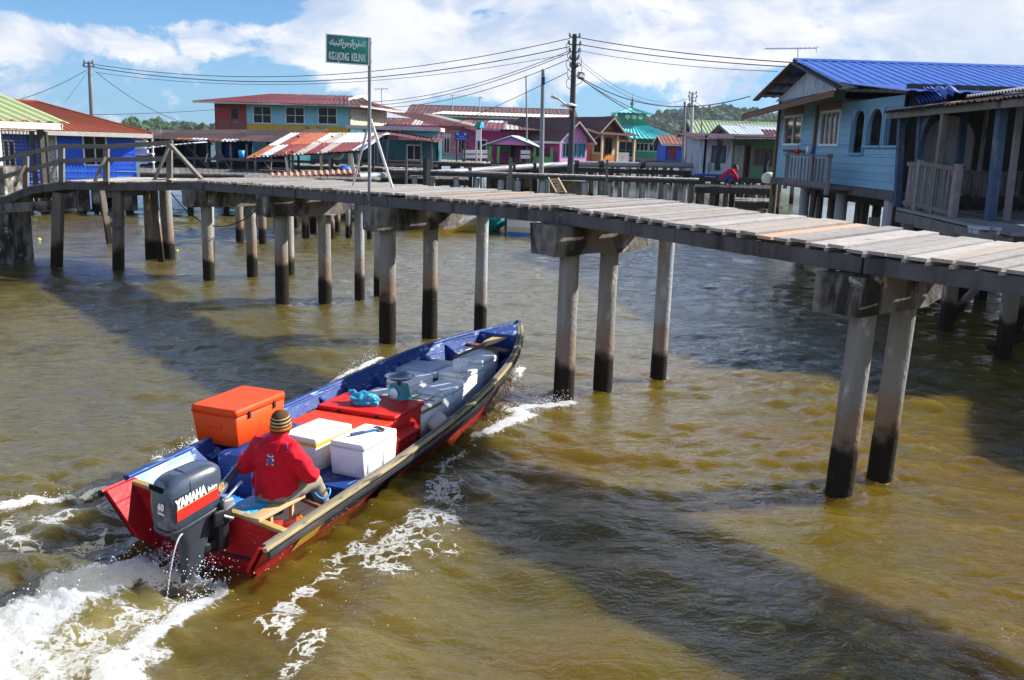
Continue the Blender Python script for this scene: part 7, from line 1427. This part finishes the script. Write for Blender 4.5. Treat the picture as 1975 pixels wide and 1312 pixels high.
# ------------------------------------------------------------------ name sign on the footbridge
YS = 14.78; p0 = at(712.5, 388, YS); sg = thing('name_sign', 'green place name sign on a tall grey pole fixed to the footbridge', 'sign', p0); o_ = sg.location
MB().tube([(0, 0, 0), at(713, 73, YS) - o_], .027, 12).build('pole', 'pole_steel', sg)
tl, tr_, br, bl_ = at(629, 66, 14.52), at(711, 73, YS - .04), at(711, 126, YS - .04), at(629, 120, 14.52)
xv = (tr_ - tl); yv = ((tl - bl_) + (tr_ - br)) / 2; cc = (tl + tr_ + br + bl_) / 4; w_, hh = xv.length, yv.length; T = frame_T(cc - o_, xv, yv)
pn = MB(T).box((0, 0, 0), (w_, hh, .018), b=.004).build('panel', 'sign_green', sg); m = MB(T)
for c_, d_ in (((0, hh / 2, 0), (w_ + .02, .014, .03)), ((0, -hh / 2, 0), (w_ + .02, .014, .03)), ((-w_ / 2, 0, 0), (.016, hh - .014, .03)), ((w_ / 2, 0, 0), (.016, hh - .014, .03))): m.box(c_, d_)
m.build('frame', 'alu', pn)
Tt = T @ Matrix.Translation((.01, -hh * .27, .0105)); tx_ = text('KG.UJONG  KELINIK', .165, 'letter_white', 'lettering', pn, Matrix.Identity(4), .001, 1, .002); xs_ = [v.co.x for v in tx_.data.vertices]; k = w_ * .88 / (max(xs_) - min(xs_)); tx_.data.transform(Tt @ Matrix.Translation((-.008, 0, 0)) @ Matrix.Diagonal((k, 1, 1, 1)) @ Matrix.Translation((-(max(xs_) + min(xs_)) / 2, 0, 0)))
ja = '\ufeda\ufef4\ufee8\ufef4\ufee0\ufedb' + '\ufeca\ufeee\ufe9f\ufeed\ufe8d' + '\ufeca\ufeee\ufb6d\ufee3\ufe8e\ufedb'
lt = text(ja, .185, 'letter_white', 'lettering', pn, T @ Matrix.Translation((.0, hh * .16, .0105)), .001, .62, .003)
vx = [v.co for v in lt.data.vertices]; Ti = T.inverted(); xs_ = [(Ti @ v).x for v in vx]; ys_ = [(Ti @ v).y for v in vx]; k = w_ * .86 / (max(xs_) - min(xs_)); mx = (max(xs_) + min(xs_)) / 2; my = (max(ys_) + min(ys_)) / 2
lt.data.transform(T @ Matrix.Translation((0, hh * .2, 0)) @ Matrix.Diagonal((k, min(k, 1.05), 1, 1)) @ Matrix.Translation((-mx, -my, 0)) @ Ti)
m = MB(T)   # three dots over the two nga letters
for fx_ in (-.13, .115):
    for dx, dy in ((-.012, 0), (.012, 0), (0, .02)): m.box((w_ * fx_ + dx, hh * .33 + dy, .0115), (.014, .014, .003), rot=Matrix.Rotation(R(45), 4, 'Z'))
m.build('lettering', 'letter_white', pn)
zd = 2.45; ft1, ft2 = atz(681, 357, zd), atz(757, 362, zd); MB().tube([ft1 - o_, at(711, 238, YS + .02) - o_], .018, 8).build('strut', 'pole_pale', sg); MB().tube([ft2 - o_, at(715, 230, YS + .02) - o_], .022, 8).build('strut', 'white_paint', sg)
m = MB()
for py_ in (82, 118): m.box(at(712, py_, YS) - o_, (.075, .06, .03))
m.build('clamp', 'bolt_steel', sg)
# ------------------------------------------------------------------ utility poles, lamps, wires
def upole(label, px0, py0, px1, py1, Y, r0, mt='pole_black', arms=0, nm='utility_pole', cat='utility pole'):
    a, b_ = at(px0, py0, Y), at(px1, py1, Y); o = thing(nm, label, cat, a); d = b_ - a; MB().tube([(0, 0, -.5), d * .5, d], [r0, r0 * .85, r0 * .65], 12).build('pole', mt, o)
    for i in range(arms):
        c = d * (1 - .022 - i * .05 * (1 if arms > 3 else .9)); w_ = (.42, .5, .4, .34, .3, .3)[i % 6]; m = MB().beam(c + Vector((-w_ / 2, -.08, 0)), c + Vector((w_ / 2, -.08, 0)), .05, .05); m.build('cross_arm', mt, o)
        for x in (-w_ / 2, w_ / 2): MB().lathe([(.0, 0), (.05, 0), (.06, .05), (.04, .09), (.055, .13), (.0, .16)], 10, c + Vector((x, -.08, .02))).build('insulator', 'pole_steel', o)
    return o
mp = upole('tall black utility pole with stacked insulators and a street lamp', 1100, 345, 1108.5, 66, 41, .15, 'pole_black', 5); o_ = mp.location
MB().tube([at(1103, 212, 40.9) - o_, at(1088, 199, 40.6) - o_, at(1076, 190, 40.4) - o_], .045, 8).build('lamp_arm', 'pole_pale', mp); m = MB(); c = at(1071, 188, 40.35) - o_; m.loft([ell(c + Vector((x, 0, z_)), (0, 1, 0), (0, 0, 1), a, b_, 14) for x, z_, a, b_ in ((-.2, .03, .04, .02), (-.14, .03, .13, .06), (.0, .0, .14, .075), (.14, -.05, .09, .05), (.2, -.08, .045, .035))]); m.build('lamp_head', 'pole_pale', mp)
MB().lathe([(0, .1), (.12, .09), (.38, -.02), (.38, -.05), (.1, .02), (0, .03)], 24, at(1098, 203, 40.8) - o_).build('dish', 'roof_greylight', mp)
m = MB(); rn = random.Random(12)
for i in range(9):
    y_ = 78 + i * 8.5; sgn = 1 if i % 2 else -1; a = at(1107 + sgn * rn.uniform(6, 12), y_, 40.9) - o_; b_ = at(1107 + sgn * rn.uniform(8, 15), y_ + 22, 40.9) - o_; c = at(1106, y_ + 30, 40.9) - o_; m.tube([a, a.lerp(b_, .5) + Vector((sgn * .1, 0, 0)), b_, c], .014, 5)
for i in range(3): c = at(1118, 146, 40.8) - o_; m.tube([c + Vector((.12 * math.cos(t) + .05 * i, .03 * i, .14 * math.sin(t))) for t in np.linspace(0, 6.0, 14)], .016, 5)
m.build('jumper_cable', 'wire_black', mp)
p2 = upole('bare dark pole with a small box left of the main utility pole', 1044, 347, 1047.5, 134, 40, .11, 'pole_steel'); c = at(1048, 156, 39.8) - p2.location; MB().box(c, (.13, .14, .32), b=.01).build('box', 'pole_black', p2)
upole('thin steel mast behind the magenta porch', 1017, 312, 1014.5, 146, 58, .06, 'pole_steel', 0, 'mast', 'mast'); upole('pale grey utility pole near the patched shed', 1331, 330, 1336, 178, 60, .13, 'pole_pale', 3); upole('shorter bare pole beside the pale grey utility pole', 1317, 330, 1321, 196, 62, .12, 'pole_steel'); upole('thin grey pole in front of the pale green roof', 1356, 335, 1352, 214, 58, .06, 'pole_steel', 0, 'mast', 'mast'); upole('distant steel utility pole above the red tiled roof', 180, 270, 172, 119, 48, .13, 'pole_steel', 2)
def wire(label, pts, sag, r_=.016):
    """pts: (px, py, distance) ends; sag in metres"""
    a, b_ = at(*pts[0]), at(*pts[1]); v = [a.lerp(b_, i / 26) - a - Vector((0, 0, sag * 4 * (i / 26) * (1 - i / 26))) for i in range(27)]
    o = MB().tube(v, r_, 5).build('power_line', 'wire_black'); o.location = a; tag(o, label, 'power line', 'overhead power lines'); return o
wire('topmost long wire from the distant left pole to the main pole', ((178, 124, 48), (1100, 74, 41)), 1.05); wire('second long wire from the distant left pole to the main pole', ((180, 130, 48), (1100, 90, 41)), 1.05, .02); wire('third thin wire from the distant left pole to the main pole', ((186, 140, 48), (1098, 104, 41)), .9, .011)
wire('top wire from the main pole to the blue roof at right', ((1118, 73, 41), (1545, 122, 30)), .12, .018); wire('second wire from the main pole to the blue roof at right', ((1118, 86, 41), (1535, 130, 30)), .12, .018); wire('thin third wire from the main pole to the blue roof', ((1114, 97, 41), (1500, 138, 31)), .15, .010)
wire('cable from the main pole dipping to the eave of the blue house', ((1116, 147, 41), (1447, 186, 33)), .75, .018); wire('thick cable from the main pole down to the pale green roof', ((1116, 148, 41), (1412, 262, 50)), .75, .022); wire('lower cable from the main pole toward the small blue and red house', ((1116, 150, 41), (1330, 236, 60)), .45, .018)
wire('faint upper wire from the main pole to the pale grey pole', ((1114, 112, 41), (1334, 188, 60)), .9, .011); wire('faint lower wire from the main pole to the pale grey pole', ((1114, 118, 41), (1320, 192, 62)), .9, .011)
wire('upper of three wires from the main pole to the two storey house', ((1094, 100, 41), (700, 197, 58)), .5, .016); wire('middle of three wires from the main pole to the two storey house', ((1094, 104, 41), (690, 204, 58)), .55, .016); wire('lowest of three wires from the main pole to the two storey house', ((1094, 116, 41), (705, 207, 58)), .6, .016)
wire('straight wire from the main pole down to the hall roof', ((1094, 140, 41), (875, 240, 60)), .08, .016); wire('wire from the distant left pole down to the left frame edge', ((166, 136, 48), (10, 200, 40)), .15, .015); wire('wire from the distant left pole down to the dark shed roof', ((184, 138, 48), (405, 246, 60)), .6, .015); wire('thin guy wire beside the distant left pole', ((168, 140, 48), (126, 196, 44)), .02, .009)
wire('level wire crossing above the red tiled roof', ((60, 222, 38), (420, 211, 60)), .1, .015); wire('wire from the pale grey pole to the roofs at right', ((1340, 196, 60), (1490, 262, 66)), .3, .014); wire('wire from the shorter bare pole down left to the mosque deck', ((1320, 208, 62), (1235, 262, 90)), .2, .014); wire('slack dark cable hanging under the footbridge at left', ((330, 372, 23.5), (520, 378, 19.5)), .75, .014)
# ------------------------------------------------------------------ moored boats
def moored(label, P, hw, z0, z1, mats, grp=None):
    """P: stern and bow points on the water, straight hull with raked bow"""
    a, b_ = Vector(P[0]), Vector(P[1]); d = (b_ - a); L_ = d.length; ang = math.atan2(d.y, d.x); o = thing('moored_boat', label, 'boat', (a.x, a.y, 0), ang); st_ = [0, .15, .35, .55, .75, .88, .96, 1.0]
    def sec(t, v): k = (1 - max(0, (t - .45) / .55) ** 2.2); return Vector((L_ * t + (.35 * v if t > .9 else 0), hw * k * (.72 + .28 * v), z0 + (z1 + .25 * t * t - z0) * v))
    for nm, v0, v1, mt_ in (('bottom', 0, .34, mats[0]), ('stripe', .34, .6, mats[1]), ('topside', .6, 1, mats[2])):
        m = MB()
        for sg_ in (1, -1):
            vs = []
            for t in st_:
                for v in (v0, v1): q = sec(t, v); vs.append((q.x, q.y * sg_, q.z))
            m.add(vs, [(2 * i, 2 * i + 1, 2 * i + 3, 2 * i + 2)[::sg_] for i in range(len(st_) - 1)], 0, True)
        q0, q1 = sec(0, v0), sec(0, v1); m.add([(0, q0.y, q0.z), (0, -q0.y, q0.z), (0, -q1.y, q1.z), (0, q1.y, q1.z)], [(0, 1, 2, 3)]); m.build(nm, mt_, o)
    m = MB(); vs = []
    for t in st_: q = sec(t, .72); vs += [(q.x, q.y - .04, q.z), (q.x, -q.y + .04, q.z)]
    m.add(vs, [(2 * i, 2 * i + 1, 2 * i + 3, 2 * i + 2) for i in range(len(st_) - 1)]); m.build('deck', mats[3], o); m = MB()
    for sg_ in (1, -1): m.tube([Vector((sec(t, 1).x, sec(t, 1).y * sg_, sec(t, 1).z)) for t in st_], .05, 8)
    m.tube([(0, -hw, z1), (0, hw, z1)], .05, 8); m.build('gunwale', mats[2], o); return o
pa, pb = atz(945, 441, 0), atz(790, 447, 0); o = moored('cream moored boat with yellow stripe partly hidden by a bridge pile', ((pa.x, pa.y), (pb.x, pb.y)), .8, -.1, .78, ('boat_yellow', 'boat_cream', 'boat_white', 'boat_blue'))
p = atz(951, 447, 0); t = thing('tarpaulin', 'teal green tarpaulin bundled over the stern of the cream boat', 'tarpaulin', p); bm = bmesh.new(); bmesh.ops.create_icosphere(bm, subdivisions=4, radius=1); bm.verts.index_update(); vs = []
for v in bm.verts: c = v.co * (1 + .18 * mn.noise(v.co * 2.2) + .06 * math.sin(v.co.x * 9 + v.co.z * 3)); vs.append((c.x * .45, c.y * .5, c.z * .48 + .45))
MB().add(vs, [[x.index for x in f.verts] for f in bm.faces], 0, True).build('sheet', 'tarp_teal', t); bm.free()
pa, pb = atz(1004, 456, 0), atz(1058, 438, 0); pb = pa + (pb - pa).normalized() * 3.6; moored('small white and blue moored boat seen stern first', ((pa.x, pa.y), (pb.x, pb.y)), .62, -.1, .62, ('boat_blue', 'boat_cream', 'boat_white', 'boat_blue'))
for i, (px_, py_) in enumerate(((341, 487), (75, 464))): p = atz(px_, py_); t = thing('float', ('small lime yellow float drifting near the leaning timber brace', 'tiny lime yellow float drifting under the left bridge end')[i], 'float', p); MB().lathe([(0, -.05), (.06, -.03), (.075, .02), (.05, .07), (0, .085)], 12).build('ball', 'float_lime', t)
# ------------------------------------------------------------------ haze
hz = MB().box((0, 430, 31), (1900, 960, 68)).build('haze', 'haze_air'); hz['kind'] = 'stuff'
if not HAZE: bpy.data.objects.remove(hz)
SC.cycles.max_bounces = 7; SC.cycles.diffuse_bounces = 3; SC.cycles.glossy_bounces = 3; SC.cycles.transmission_bounces = 2; SC.cycles.volume_bounces = 0
SC.cycles.caustics_reflective = False; SC.cycles.caustics_refractive = False
SC.cycles.use_denoising = True; SC.cycles.use_adaptive_sampling = True; SC.cycles.adaptive_threshold = .02
